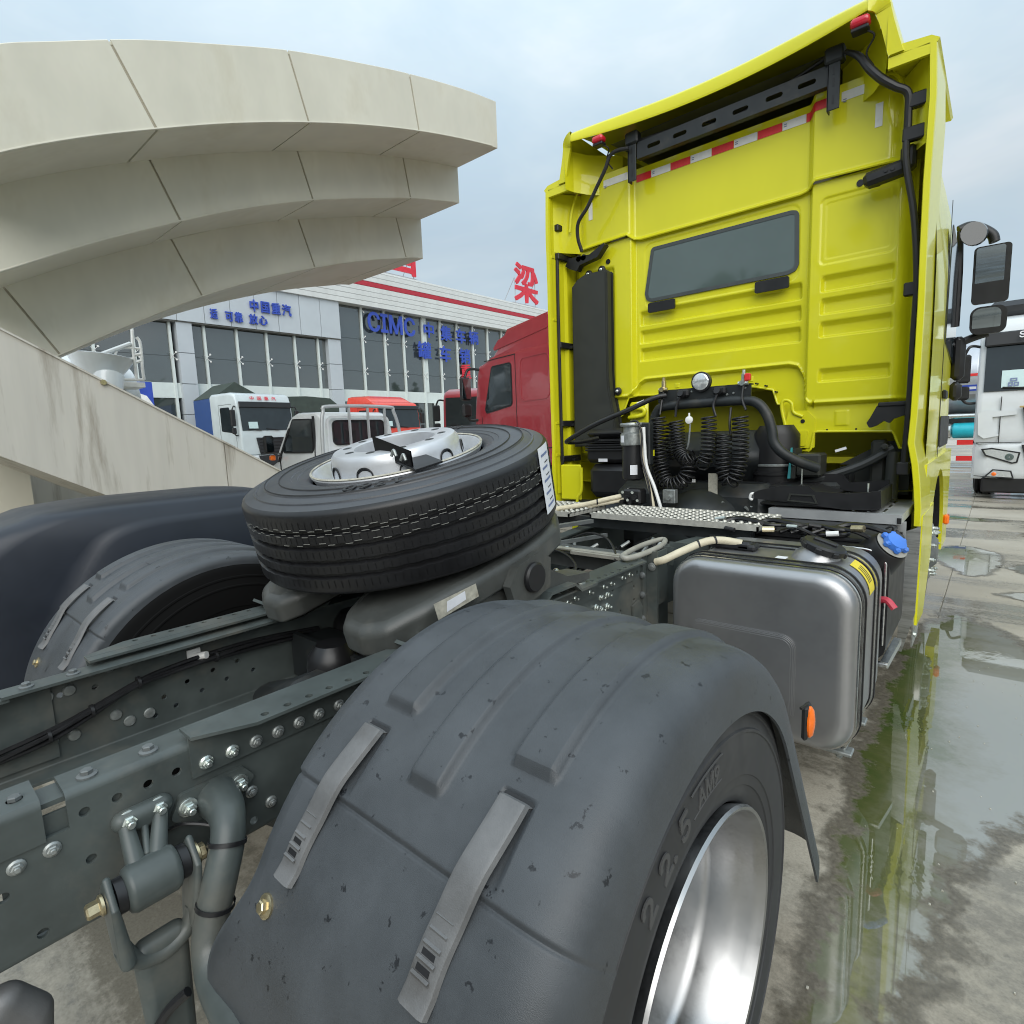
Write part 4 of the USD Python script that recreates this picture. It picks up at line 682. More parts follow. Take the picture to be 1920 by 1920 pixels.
# ---------------------------------------------------------------- roof fairing
def lip_y(x): return 2.965 - .17 * np.asarray(x) ** 2
xs = np.linspace(-.93, .93, 61)
prof = [(.0, 3.590), (-.004, 3.600), (-.002, 3.665), (.012, 3.685), (.05, 3.700), (.35, 3.74), (.9, 3.74), (1.5, 3.60), (2.0, 3.36), (2.2, 3.15)]
taper = lambda dy: 1 + 0 * dy
P = np.array([[(x * (1.0 - .02 * max(0, dy - .5)), lip_y(x) * (1 if dy < .4 else 1) + dy, z + .030 * (x * x < 0) - .045 * abs(x) ** 4 * (z > 3.60)) for x in xs] for dy, z in prof])
rf = part('roof_fairing', skin(P[:, ::-1], .016), 'yellow_paint', TR, 40)
for s in (-1, 1):
    # rounded shoulder from the lip down to the extender, a hollow shell
    a = np.linspace(0, np.pi / 2, 9); pts = [(.93 + .095 * math.sin(q), 3.585 + .075 * math.cos(q)) for q in a] + [(1.040, 3.52), (1.062, 3.44), (1.085, 3.36)]
    inn = [(.93 + .030 * math.sin(q) - .0, 3.572 + .014 * math.cos(q) - .0) for q in a] + [(.985, 3.50), (1.00, 3.44), (1.02, 3.36)]
    pts, inn = np.array(pts), np.array(inn); ly = float(lip_y(.93)) - .004; R = []
    for o, dy in ((inn, .02), (inn, .0), (pts, .0), (pts + [.006, .004], .02), (pts + [.012, .006], .6), (pts + [.0, -.03], 1.6)):
        R.append(np.column_stack([s * o[:, 0], np.full(len(o), ly + dy) + np.linspace(0, .06, len(o)), o[:, 1]]))
    R = np.array(R)
    part('shoulder', skin(R if s > 0 else R[::-1]), 'yellow_paint', rf, 40)
    # stepped inner side wall seen under the fairing
    part('inner_wall', skin(np.array([[(s * 1.015, 2.86, z), (s * (1.0), 2.95, z), (s * .93, 3.06, z - .01), (s * .74, 3.24, z - .02), (s * .72, 3.6, z)] for z in (3.30, 3.40, 3.49, 3.505, 3.585)])), 'yellow_paint', rf, 20)
    part('side_step', [rings([np.array([[s * 1.02, y, 3.36], [s * 1.225, y, 3.345], [s * 1.235, y, 3.36], [s * 1.20, y, 3.385], [s * 1.06, y, 3.40]]) for y in (2.885, 3.9)]), box(s * 1.02, s * 1.22, 2.885, 2.905, 3.30, 3.352)], 'yellow_paint', rf, 30)
    part('inner_wall', skin(np.array([[(s * 1.205, 2.91, z), (s * 1.06, 3.14, z), (s * 1.04, 3.2, z)] for z in (2.9, 3.1, 3.34)])), 'yellow_paint', rf, 20)
    part('corner_trim', tube([(s * .985, 3.09, 3.36), (s * 1.00, 3.07, 3.37), (s * 1.05, 3.06, 3.32), (s * 1.085, 3.04, 3.2), (s * 1.10, 3.03, 3.05)], .009, 8), 'yellow_paint', rf)
part('fairing_lining', skin(np.array([[(x, y, z) for x in (-.72, 0, .72)] for y, z in ((3.03, 3.57), (3.3, 3.60), (3.7, 3.62), (3.75, 3.30), (3.3, 3.26))])), 'lining_grey', rf, 10)
cb = prism(Polygon([(-.50, 3.395), (.725, 3.395), (.725, 3.505), (-.50, 3.505)]).difference(unary_union([LineString([(x - .035, 3.45), (x + .035, 3.45)]).buffer(.014, quad_segs=4) for x in (-.37, -.18, .02, .22, .42, .60)])), 'xz', 3.015, 3.027)
part('cross_bar', [cb, box(-.50, .725, 3.027, 3.06, 3.497, 3.505), box(-.50, .725, 3.027, 3.06, 3.395, 3.403)], 'frame_dark', TR)
for x in (-.535, .742):
    k = part('upright', [box(x - .032, x + .032, 3.005, 3.014, 3.255, 3.565, .002), box(x - .032, x - .026, 3.005, 3.06, 3.255, 3.565), box(x - .05, x + .05, 2.99, 3.06, 3.50, 3.585, .01)], 'frame_dark', TR)
    for z in (3.31, 3.40, 3.46): part('slot', box(x - .005, x + .005, 3.0035, 3.0055, z - .022, z + .022), 'plastic_black', k)
for x, y in ((-.735, 2.875), (.893, 2.835)):
    k = part('marker_lamp', box(x - .045, x + .045, y - .02, y + .05, 3.535, 3.585, .014), 'lens_red', TR, 50); part('lamp_base', box(x - .04, x + .04, y - .01, y + .05, 3.518, 3.537, .004), 'plastic_black', k)
    part('lamp_lead', tube([(x + .03, y + .03, 3.52), (x + .06, y + .05, 3.49), (x + .02, y + .09, 3.44), (x + .05, y + .12, 3.38)], .005, 6), 'plastic_black', k)
part('seal_hose', tube([(-.545, 2.98, 3.47), (-.62, 2.96, 3.475), (-.68, 2.95, 3.455), (-.72, 2.95, 3.38), (-.80, 2.95, 3.27), (-.88, 2.95, 3.16), (-.965, 2.95, 3.07), (-.985, 2.97, 2.97), (-.97, 3.0, 2.87)], .014, 10, 6), 'plastic_black', TR)
part('seal_hose', tube([(.80, 3.0, 3.53), (.87, 2.96, 3.46), (.93, 2.93, 3.36), (.99, 2.92, 3.28), (1.05, 2.93, 3.225), (1.105, 2.95, 3.18), (1.11, 2.96, 3.08), (1.11, 2.965, 2.98)], [.012, .018, .022, .022, .02, .02, .019, .019], 10, 6), 'plastic_black', TR)
part('seal_hose', tube([(-.50, 3.05, 3.53), (-.2, 3.06, 3.515), (.0, 3.06, 3.47), (.1, 3.06, 3.42), (.2, 3.06, 3.45), (.5, 3.06, 3.52), (.7, 3.03, 3.555)], .010, 8, 6), 'plastic_black', TR)
# ---------------------------------------------------------------- cab shell: sides, roof, floor, front
sec = np.array([(1.03, 1.05), (1.245, 1.06), (1.25, 1.4), (1.25, 2.0), (1.245, 2.4), (1.225, 2.75), (1.19, 3.05), (1.14, 3.25), (1.05, 3.34)])
R = []
for y, k, dz in ((3.24, 1, 0), (4.3, 1.0, 0), (5.0, .995, 0), (5.35, .97, -.05), (5.5, .93, -.12)):
    loop = np.vstack([sec * [k, 1], sec[::-1] * [-k, 1]]); R.append(np.column_stack([loop[:, 0], np.full(len(loop), y) - .12 * np.maximum(0, loop[:, 1] - 1.9) * (y > 5.2), loop[:, 1] + dz * (loop[:, 1] > 2.9)]))
v, f = rings(R, True, False)
shell = part('cab_shell', (v, f), 'yellow_paint', TR, 40)
part('cab_front', [rings([R[-1], R[-1] * [.2, 1, 1] + [0, .04, 0]], True, False)], 'yellow_paint', shell, 30)
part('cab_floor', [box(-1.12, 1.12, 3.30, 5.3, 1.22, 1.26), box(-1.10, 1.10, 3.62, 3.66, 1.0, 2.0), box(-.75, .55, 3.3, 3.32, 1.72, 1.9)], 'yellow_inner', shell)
for s in (-1, 1):
    part('side_window', plate(Polygon([(4.15, 2.02), (5.12, 1.92), (5.0, 2.72), (4.2, 2.76)]).buffer(.03), (s * 1.249, 0, 0), (0, s, 0) if False else (0, 1, 0), (0, -s * .04, 1) if False else (0, 0, 1), .006), 'glass_dark', shell)
    arch = sbox(3.20, .42, 5.35, 1.22).difference(Point(4.22, .52).buffer(.60, quad_segs=12))
    lowp = part('lower_side_panel', prism(arch, 'yz', s * 1.20, s * 1.262), 'yellow_paint', shell, 30)
    part('arch_liner', prism(Point(4.22, .52).buffer(.60, quad_segs=12).difference(Point(4.22, .52).buffer(.585, quad_segs=12)).intersection(sbox(3.3, .52, 5.2, 1.3)), 'yz', s * .80, s * 1.24), 'plastic_black', lowp)
    part('door_seam', prism(sbox(4.02, 1.1, 4.035, 2.9), 'yz', s * 1.2505, s * 1.2535), 'plastic_black', shell)
    part('door_handle', box(s * 1.25, s * 1.275, 4.12, 4.30, 1.62, 1.68, .008), 'plastic_black', shell)
    part('step_recess', plate(rrect(4.06, 4.9, 1.28, 1.50, .06), (s * 1.2545, 0, 0), (0, 1, 0), (0, 0, 1), .003), 'plastic_black', shell)
k = part('side_marker', box(1.262, 1.30, 4.86, 4.95, .62, .70, .012), 'lens_orange', TR)
# mirrors on the right
mr = part('mirror_arm', [tube([(1.24, 4.95, 2.93), (1.30, 4.97, 2.95), (1.36, 4.98, 2.93), (1.44, 4.98, 2.86), (1.46, 4.98, 2.80)], .035, 10), tube([(1.25, 4.95, 2.92), (1.262, 4.95, 2.6), (1.262, 4.95, 2.2)], .022, 8), tube([(1.25, 4.95, 2.05), (1.36, 4.98, 2.10), (1.46, 4.98, 2.13)], .03, 8), box(1.24, 1.33, 4.92, 5.05, 1.78, 2.12, .03), box(1.24, 1.32, 4.92, 5.05, 1.62, 1.77, .03)], 'plastic_black', TR, 40)
def mirror_head(x0, x1, z0, z1, y, r):
    g = part('mirror_head', [plate(rrect(x0, x1, z0, z1, r).buffer(-i), (0, y + j + w, 0), (1, 0, 0), (0, 0, 1), w) for i, j, w in ((0, 0, .05), (.02, .05, .05), (.05, .10, .03))], 'plastic_black', mr, 30)
    part('mirror_glass', plate(rrect(x0 + .016, x1 - .035, z0 + .014, z1 - .014, max(.01, r - .012)), (0, y + .004 + math.sin(.14) * (z0 + z1) / 2 - .008, (z0 + z1) / 2 * (1 - math.cos(.14))), (1, 0, 0), (0, -math.sin(.14), math.cos(.14)), .004), 'mirror', g)
mirror_head(1.345, 1.565, 2.345, 2.765, 4.90, .03); mirror_head(1.345, 1.565, 2.115, 2.320, 4.90, .06)
part('mirror_glass', place(lathe((0, 0, 0), (0, 0, 1), [(.085, 0), (.09, .02), (.07, .05), (.02, .06)], 20, True), (1.335, 4.86, 2.865), (.85, .2, -.45), (.35, .2, .92), (.2, 1, 0)), 'glass_dark', mr, 40)

# ---------------------------------------------------------------- black intake duct at the left of the rear wall
dx = [(-1.115, 2.64), (-1.06, 2.69), (-.99, 2.715), (-.80, 2.715), (-.785, 2.70), (-.785, 1.95), (-.775, 1.80), (-.74, 1.62), (-.72, 1.48), (-.72, 1.36), (-1.12, 1.36)]
dp = Polygon(dx)
duct = part('intake_duct', [plate(dp.buffer(-b), (0, 3.165 - d, 0), (1, 0, 0), (0, 0, 1), .02 if d < .01 else .05) for b, d in ((0, .0), (0, .05), (.006, .058), (.016, .064))], 'plastic_duct', TR, 50)
for pts, r in (([(-1.02, 2.43), (-.96, 2.45), (-.90, 2.40), (-.87, 2.33), (-.865, 2.27)], .028), ([(-.99, 2.14), (-.95, 2.14), (-.925, 2.10), (-.92, 1.95), (-.92, 1.70), (-.905, 1.57), (-.89, 1.48)], .034)):
    P = smoothpath(np.array([(x, 3.102, z) for x, z in pts]), 5)
    part('rib', tube(P + [.022, 0, -.012], r * .62, 10, 1), 'plastic_duct', duct, 60)
    part('groove', tube(P, [r * .35] + [r * .8] * 3 + [r * .35], 10, 1), 'plastic_black', duct, 60)
for x, z in ((-.985, 2.725), (-.865, 2.735), (-.735, 1.79)):
    k = part('fixing_tab', [place(lathe((0, 0, 0), (0, 0, 1), [(.032, 0), (.030, .012), (.016, .02)], 18, True), (x, 3.12, z), (1, 0, 0), (0, 0, 1), (0, -1, 0))], 'plastic_black', duct); part('bolt', bolt((x, 3.10, z), (0, -1, 0), r=.009, h=.010), 'zinc', k)
ab = part('air_filter_box', [box(-.93, -.56, 2.93, 3.3, 1.235, 1.40, .03), box(-.91, -.50, 2.92, 3.3, .96, 1.225, .05), box(-.90, -.56, 2.91, 3.28, 1.405, 1.42), box(-.94, -.60, 2.95, 3.3, 1.43, 1.50, .03)], 'plastic_black', TR, 40)
for k in range(4): part('bellows_fold', box(-.925, -.56, 2.915, 2.94, 1.33 + .02 * k, 1.343 + .02 * k, .004), 'rubber', ab)
part('label', box(-.80, -.72, 2.915, 2.919, 1.245, 1.27), 'label_white', ab)
part('engine_cover', [box(-.55, .55, 2.7, 3.6, .62, 1.12, .08), box(-.35, .45, 2.85, 3.6, 1.1, 1.45, .12), lathe((.10, 2.7, .78), (0, -1, 0), [(.32, -.2), (.30, .02), (.18, .14), (.1, .2)], 24, True)], 'frame_dark', TR, 40)
part('heat_shield', [plate(Polygon([(-.62, .70), (-.45, 1.0), (-.1, 1.02), (.1, .7)]), (0, 2.74, 0), (1, 0, 0), (0, 0, 1), .01)], 'frame_dark', TR)
part('mudguard_cover', [skin(np.array([[(x, 3.0 + .25 * math.cos(a) * -1, .86 + .06 * math.sin(a)) for x in (-1.15, -.55)] for a in np.linspace(.1, 3.0, 12)]))], 'plastic_grey', TR)
ew = part('engine_block', [box(.20, .52, 2.78, 3.1, .88, 1.06, .02), box(.30, .40, 2.72, 2.80, .93, 1.02, .01)], 'plastic_black', TR)
for k in range(12):
    p = np.array([rng.uniform(-.15, .45), rng.uniform(2.66, 2.75), rng.uniform(.92, 1.03)]); part('fitting', cyl(p, p + [rng.uniform(-.05, .05), -.02, rng.uniform(-.02, .03)], rng.uniform(.006, .012), 8), 'zinc_dull', ew)
part('aluminium_block', [box(-.085, .0, 2.55, 2.60, 1.0, 1.09, .004), cyl((-.04, 2.55, 1.04), (-.04, 2.53, 1.04), .018, 12)], 'zinc_dull', TR)
part('tag', box(.16, .22, 2.70, 2.704, 1.05, 1.19), 'label_worn', ew)
for p in ((-.01, 2.68, 1.12), (.06, 2.68, 1.13)): part('tag', box(p[0], p[0] + .022, p[1], p[1] + .004, p[2], p[2] + .022), 'tape_white', ew)
# ---------------------------------------------------------------- hose stand behind the cab
hs = part('hose_stand', [tube([(-.225, 2.72, 1.05), (-.232, 2.72, 1.35), (-.232, 2.72, 1.52), (-.205, 2.72, 1.60), (-.15, 2.72, 1.632), (.10, 2.72, 1.64), (.36, 2.72, 1.64), (.45, 2.72, 1.618), (.505, 2.72, 1.55), (.535, 2.72, 1.46), (.55, 2.72, 1.38), (.60, 2.73, 1.315), (.68, 2.78, 1.26), (.76, 2.85, 1.22)], .030, 16, 6), box(-.205, .405, 2.74, 2.752, 1.655, 1.742), box(-.205, .405, 2.752, 2.79, 1.734, 1.742)], 'frame_dark', TR, 45)
for x in (-.17, -.06, .03, .18, .26, .30, .37): part('rivet', lathe((x, 2.739, 1.70 + .02 * math.sin(x * 40)), (0, -1, 0), [(.008, 0), (.005, .006)], 8, True), 'zinc_dull', hs)
wl = part('work_lamp', [lathe((.10, 2.745, 1.775), (0, -1, 0), [(.03, -.03), (.062, 0), (.064, .03), (.054, .036)], 30, True), box(.085, .115, 2.745, 2.765, 1.69, 1.74)], 'plastic_black', TR, 40)
part('lens', lathe((.10, 2.709, 1.775), (0, -1, 0), [(.053, 0), (.045, .006), (.015, .01)], 30, True), 'lens_clear', wl)
for x, m_ in ((-.16, 'brass'), (.365, 'zinc')):
    v = part('coupling', [cyl((x, 2.73, 1.735), (x, 2.73, 1.80), .016, 10), cyl((x - .03, 2.72, 1.745), (x + .03, 2.72, 1.745), .013, 8), cyl((x, 2.69, 1.745), (x, 2.74, 1.745), .016, 10), cyl((x, 2.73, 1.79), (x, 2.73, 1.825), .011, 8)], m_, TR)
    if x > 0: part('tap', box(x + .01, x + .045, 2.70, 2.73, 1.755, 1.80, .006), 'tape_red', v)
for x in (-.02, .22): part('socket', [box(x - .04, x + .04, 2.70, 2.742, 1.685, 1.735, .012), cyl((x, 2.67, 1.71), (x, 2.70, 1.70), .02, 12)], 'plastic_black', TR)
def coil(path, r, turns, w, m='rubber_hose'):
    P = smoothpath(path, 40); s = np.concatenate([[0], np.cumsum(np.linalg.norm(np.diff(P, axis=0), axis=1))]); q = np.linspace(0, s[-1], turns * 14)
    C_ = np.stack([np.interp(q, s, P[:, k]) for k in range(3)], 1); T = np.gradient(C_, axis=0); T /= np.linalg.norm(T, axis=1)[:, None]
    U = np.cross(T, [0, 1, 0]); U /= np.linalg.norm(U, axis=1)[:, None]; V = np.cross(T, U); a = np.linspace(0, turns * 2 * np.pi, len(q))[:, None]
    return part('coiled_hose', tube(C_ + w * (np.cos(a) * U + np.sin(a) * V), r, 6, 1), m, TR, 60)
coil([(-.165, 2.66, 1.56), (-.165, 2.66, 1.40), (-.15, 2.66, 1.24), (-.10, 2.64, 1.13), (-.03, 2.63, 1.12), (.04, 2.64, 1.17), (.05, 2.66, 1.24)], .0065, 27, .047)
coil([(-.04, 2.66, 1.53), (-.03, 2.66, 1.42), (-.01, 2.66, 1.33), (.04, 2.64, 1.28), (.09, 2.64, 1.30)], .006, 17, .044)
coil([(.185, 2.64, 1.55), (.185, 2.64, 1.42), (.18, 2.64, 1.32), (.15, 2.64, 1.26), (.13, 2.66, 1.30)], .006, 14, .044)
coil([(.37, 2.66, 1.54), (.375, 2.66, 1.40), (.37, 2.66, 1.26), (.345, 2.65, 1.17), (.31, 2.65, 1.15), (.28, 2.65, 1.22), (.27, 2.66, 1.44)], .0065, 27, .045)
coil([(-.10, 2.72, 1.52), (-.105, 2.72, 1.40), (-.07, 2.72, 1.28)], .006, 10, .04)
for pts in ([(-.16, 2.72, 1.73), (-.158, 2.69, 1.66), (-.16, 2.67, 1.58)], [(-.02, 2.69, 1.70), (-.045, 2.68, 1.64), (-.05, 2.67, 1.56)], [(.22, 2.69, 1.70), (.20, 2.67, 1.62), (.22, 2.66, 1.55)], [(.37, 2.71, 1.73), (.37, 2.69, 1.65), (.40, 2.67, 1.58)], [(.30, 2.70, 1.60), (.30, 2.68, 1.50), (.31, 2.68, 1.40)]): part('hose_end', tube(pts, .008, 8), 'rubber_hose', TR)
k = part('dust_cap', [lathe((.05, 2.66, 1.535), (0, -1, 0), [(.024, 0), (.024, .012), (.012, .016)], 18, True), cyl((.05, 2.655, 1.55), (.05, 2.655, 1.58), .006, 8)], 'plate_white', TR)
part('tether', tube([(.055, 2.66, 1.51), (.052, 2.655, 1.44), (.045, 2.655, 1.38), (.03, 2.66, 1.34)], .006, 8), 'zinc_dull', k)
part('air_cleaner', [lathe((.47, 3.05, 1.0), (0, 0, 1), [(.12, 0), (.14, .02), (.145, .16), (.155, .165), (.155, .185), (.145, .19), (.14, .42), (.10, .48)], 28, True)], 'plastic_black', TR, 40)
part('clamp', lathe((.47, 3.05, 1.22), (0, 0, 1), [(.148, 0), (.150, .002), (.150, .014), (.148, .016)], 28), 'zinc_dull', TR)
part('air_hose', tube([(-.13, 2.70, 1.705), (-.20, 2.66, 1.69), (-.36, 2.60, 1.62), (-.60, 2.55, 1.53), (-.82, 2.55, 1.43), (-.86, 2.60, 1.41), (-.82, 2.7, 1.41), (-.76, 2.85, 1.43)], .017, 12, 8), 'rubber_hose', TR, 50)
part('hose_tag', cyl((-.255, 2.642, 1.668), (-.30, 2.625, 1.65), .0185, 12), 'tape_white', TR)
fl = part('fuel_filter', lathe((-.285, 2.52, 1.15), (0, 0, 1), [(.05, 0), (.066, .012), (.068, .04), (.066, .23), (.06, .24)], 32, True), 'plastic_black', TR, 35)
part('filter_head', [lathe((-.285, 2.52, 1.385), (0, 0, 1), [(.076, 0), (.078, .01), (.078, .075), (.06, .085), (.058, .12), (.078, .125), (.082, .135), (.078, .147)], 32, True)], 'zinc_dull', fl, 35)
part('drain', [cyl((-.285, 2.47, 1.07), (-.285, 2.47, 1.10), .014, 10), cyl((-.285, 2.47, 1.04), (-.285, 2.47, 1.07), .008, 8)], 'plate_white', fl)
part('label', skin(np.array([[(-.285 + .0692 * math.sin(a), 2.52 - .0692 * math.cos(a), z) for z in (1.19, 1.255)] for a in np.linspace(.25, .95, 7)])), 'label_white', fl)
part('label', skin(np.array([[(-.285 + .0795 * math.sin(a), 2.52 - .0795 * math.cos(a), z) for z in (1.405, 1.45)] for a in np.linspace(-.75, -.25, 7)])), 'label_white', fl)
part('filter_bracket', box(-.22, -.15, 2.50, 2.56, 1.25, 1.53, .008), 'frame_dark', fl)
for o, m_ in ((0, 'hose_cream'), (.018, 'tape_white')):
    part('sleeved_hose', tube([(-.20 + o, 2.48, 1.50), (-.19 + o, 2.47, 1.40), (-.17 + o, 2.46, 1.25), (-.13 + o * 2, 2.45, 1.12), (-.10 + o * 2.5, 2.44, 1.02), (-.085 + o * 3, 2.44, .94)], .011, 8), m_, TR)
part('cable', tube([(-.27, 2.47, 1.54), (-.21, 2.455, 1.535), (-.18, 2.45, 1.45), (-.175, 2.44, 1.30), (-.12, 2.43, 1.12), (-.10, 2.43, .95)], .007, 7), 'rubber_hose', TR)
for x in (-.165, -.235): part('clip', box(x - .02, x + .02, 2.55, 2.56, 1.31, 1.35), 'yellow_paint', TR)
cm2 = part('sleeved_hose', tube([(-.30, 2.38, 1.055), (-.36, 2.30, 1.04), (-.43, 2.15, 1.02), (-.52, 1.95, 1.01), (-.62, 1.80, .985), (-.72, 1.75, .98), (-.85, 1.70, .98)], .016, 10), 'hose_cream', TR)
part('sleeved_hose', tube([(-.29, 2.40, 1.03), (-.36, 2.31, 1.015), (-.43, 2.17, 1.005)], .013, 10), 'hose_cream', TR)
for p in ((-.39, 2.235, 1.03), (-.475, 2.06, 1.015), (-.575, 1.865, .995), (-.70, 1.757, .981)): part('cable_tie', cyl(np.array(p) - [.004, .003, 0], np.array(p) + [.004, .003, 0], .0185, 12), 'plastic_black', cm2)
cn = part('connector_block', [box(-.30, -.17, 2.40, 2.50, 1.0, 1.10, .012)] + [cyl((-.285 + .03 * k, 2.39, 1.02 + .03 * (k % 2)), (-.285 + .03 * k, 2.36, 1.02 + .03 * (k % 2)), .014, 10) for k in range(4)], 'plastic_black', TR)
for k in range(4): part('fitting', cyl((-.28 + .035 * k, 2.37, 1.085 - .05 * (k % 2)), (-.27 + .035 * k, 2.355, 1.085 - .05 * (k % 2)), .009, 8), 'zinc', cn)
# cross brace with the brass hook behind the spare wheel
part('brace', [bar((-.45, 1.25, .955), (-.25, 1.95, .955), .035, .02), bar((-.2, 1.5, .90), (-.12, 1.9, .89), .02)], 'steel_grey', TR)
k = part('clamp_bolt', [cyl((-.45, 1.20, .97), (-.37, 1.22, .97), .022, 14), bolt((-.37, 1.22, .97), (1, .2, 0), r=.014, h=.014)], 'zinc_dull', TR)
part('hook', tube([(-.36, 1.25, .985), (-.32, 1.24, .955), (-.26, 1.26, .95), (-.22, 1.30, .975), (-.20, 1.33, 1.0)], .013, 8), 'brass', k)
part('cover_sheet', skin(np.array([[(-.62, 1.55, .99), (-.45, 1.62, .985)], [(-.60, 1.2, .95), (-.40, 1.35, .955)]]), .006), 'cross_beige', TR)

# ---------------------------------------------------------------- battery and urea box, platform, tray
bb = part('battery_box', [plate(rrect(.43, 1.235, .40, .925, .07).difference(rrect(.455, 1.21, .425, .90, .055)), (0, 2.62, 0), (1, 0, 0), (0, 0, 1), .57), box(.44, 1.22, 2.60, 2.62, .41, .91)], 'plastic_black', TR, 35)
part('bright_edge', tube([(1.05, 2.046, .918), (1.16, 2.046, .912), (1.215, 2.046, .87), (1.222, 2.046, .80), (1.222, 2.046, .48)], .005, 6), 'aluminium', bb)
part('battery', [box(.50, .82, 2.15, 2.55, .45, .74, .012), box(.86, 1.12, 2.15, 2.55, .45, .74, .012)], 'plastic_duct', bb)
for p in ((1.10, 2.02, .815), (1.20, 2.0, .70)): part('terminal', [tube([np.array(p), np.array(p) + [.04, -.02, .01], np.array(p) + [.07, -.03, -.02]], .015, 8), ], 'cap_red', bb)
part('terminal', [tube([(1.0, 2.1, .80), (1.06, 2.04, .82), (1.10, 2.02, .815)], .017, 8), box(1.10, 1.14, 1.99, 2.02, .69, .74, .005)], 'plastic_black', bb)
part('bracket', [box(.45, .82, 1.99, 2.0, .80, .93), box(.55, .60, 1.85, 2.05, .925, .93), box(.65, .655, 2.0, 2.03, .85, .95)], 'frame_dark', bb)
part('top_shelf', [box(.62, 1.20, 2.12, 2.60, .925, .945, .006), box(.50, .86, 2.10, 2.12, .93, .955)], 'plastic_black', bb)
part('stay', [box(1.14, 1.25, 2.02, 2.05, .385, .405, .004), bar((1.235, 2.03, .395), (1.255, 2.30, .43), .03)], 'aluminium_bright', bb)
un = np.array(at(1672, 1022, 1, 2.10)); ud = np.array([.62, -.35, .70]); ud /= np.linalg.norm(ud)
ur = part('urea_neck', [lathe(un - ud * .04, ud, [(.10, -.08), (.085, 0), (.075, .03), (.07, .036)], 26, True)], 'plastic_black', TR, 40)
part('neck_ring', lathe(un, ud, [(.068, 0), (.07, .004), (.05, .007)], 26, True), 'cross_beige', ur)
_, uu, uw = axes(ud)
part('urea_cap', [lathe(un + ud * .006, ud, [(.045, 0), (.048, .012), (.043, .03), (.02, .035)], 20, True)] + [obox(un + ud * .02 + .046 * (math.cos(a) * uu + math.sin(a) * uw), math.cos(a) * uu + math.sin(a) * uw, -math.sin(a) * uu + math.cos(a) * uw, ud, .03, .024, .028, .007) for a in np.arange(6) * math.pi / 3], 'cap_blue', ur)
part('loop', tube([at(*p, 1, 2.25) for p in ((1638, 1010), (1650, 1000), (1668, 988), (1675, 991), (1668, 1002), (1655, 1008))], .005, 6), 'plastic_black', TR)
for k in range(9):
    p0 = np.array([.40 + .07 * k + rng.uniform(-.02, .02), 2.0 + rng.uniform(-.05, .12), .95 + rng.uniform(0, .03)])
    part('cable', tube([p0, p0 + [.09, .05, .035], p0 + [.2, .02, .03], p0 + [.28, .06, rng.uniform(-.02, .03)]], rng.uniform(.007, .014), 7, 5), 'rubber_hose', TR)
for k in range(8):
    p0 = np.array([.45 + .09 * k, 2.0 + rng.uniform(-.04, .1), .975 + rng.uniform(0, .03)]); part('connector', cyl(p0, p0 + [.05, rng.uniform(-.02, .02), rng.uniform(-.01, .01)], rng.uniform(.010, .017), 10), ('zinc', 'plastic_black', 'tape_white', 'brass')[k % 4], TR)
part('cable', tube([(.80, 2.12, .965), (.90, 2.10, .955), (1.02, 2.12, .955), (1.05, 2.16, .965), (.96, 2.20, .965), (.85, 2.18, .965)], .012, 8), 'rubber_hose', TR)
pf = part('platform', [box(.565, 1.215, 2.60, 3.30, .99, 1.0), box(.565, 1.215, 2.592, 2.600, .950, 1.0), box(1.207, 1.215, 2.6, 3.2, .955, .99)], 'alu_sheet', TR)
for x in (.98, 1.05, 1.12):
    for k in range(3): part('tread_strip', box(x, x + .012, 2.66 + .19 * k, 2.80 + .19 * k, 1.0, 1.0035), 'aluminium_bright', pf)
part('shield', [skin(np.array([[(.72, 2.66, z), (.95, 2.655, z), (1.23, 2.65, z)] for z in (.96, .93, .90, .80, .50)]), .004)], 'alu_sheet', TR, 40)
part('shield_ledge', box(.70, 1.12, 2.40, 2.65, .83, .838), 'plastic_black', TR)
part('catch', box(1.195, 1.214, 2.588, 2.593, .955, .985), 'plastic_black', pf)
tray = part('black_tray', [plate(Polygon([(.47, 1.085), (.475, 1.05), (.70, 1.035), (.95, 1.01), (1.09, 1.015), (1.12, 1.03), (1.115, 1.12), (1.06, 1.11), (.95, 1.10), (.80, 1.105), (.77, 1.135), (.62, 1.13), (.50, 1.10)]), (0, 2.635, 0), (1, 0, 0), (0, 0, 1), .018), box(.50, 1.10, 2.635, 3.05, 1.012, 1.03, .008), plate(Polygon([(.56, 1.10), (1.10, 1.05), (1.10, 1.14), (.90, 1.12), (.86, 1.17), (.64, 1.17), (.58, 1.13)]), (0, 3.05, 0), (1, 0, 0), (0, 0, 1), .018), box(1.095, 1.115, 2.635, 3.05, 1.015, 1.12, .006)], 'plastic_black', TR, 30)
part('tray_recess', [plate(Polygon([(.66, 1.045), (.82, 1.035), (.80, 1.085), (.67, 1.088)]).difference(Polygon([(.672, 1.052), (.808, 1.043), (.79, 1.078), (.68, 1.08)])), (0, 2.617, 0), (1, 0, 0), (0, 0, 1), .008)], 'plastic_duct', tray)
part('tray_step', [obox((.80, 2.85, 1.09), (1, 0, -.3), (0, 1, 0), (.3, 0, 1), .14, .34, .012), obox((.64, 2.85, 1.115), (1, 0, 0), (0, 1, 0), (0, 0, 1), .20, .34, .012)], 'plastic_black', tray)
part('tray_hook', tube([(.47, 2.63, 1.08), (.455, 2.62, 1.075), (.45, 2.62, 1.05), (.465, 2.62, 1.04)], .008, 8), 'tape_white', tray)
for p in ((.665, 2.9, 1.12), (1.045, 2.7, 1.06)): part('pin', cyl(p, np.array(p) + [0, 0, .09], .005, 8), 'zinc', tray)
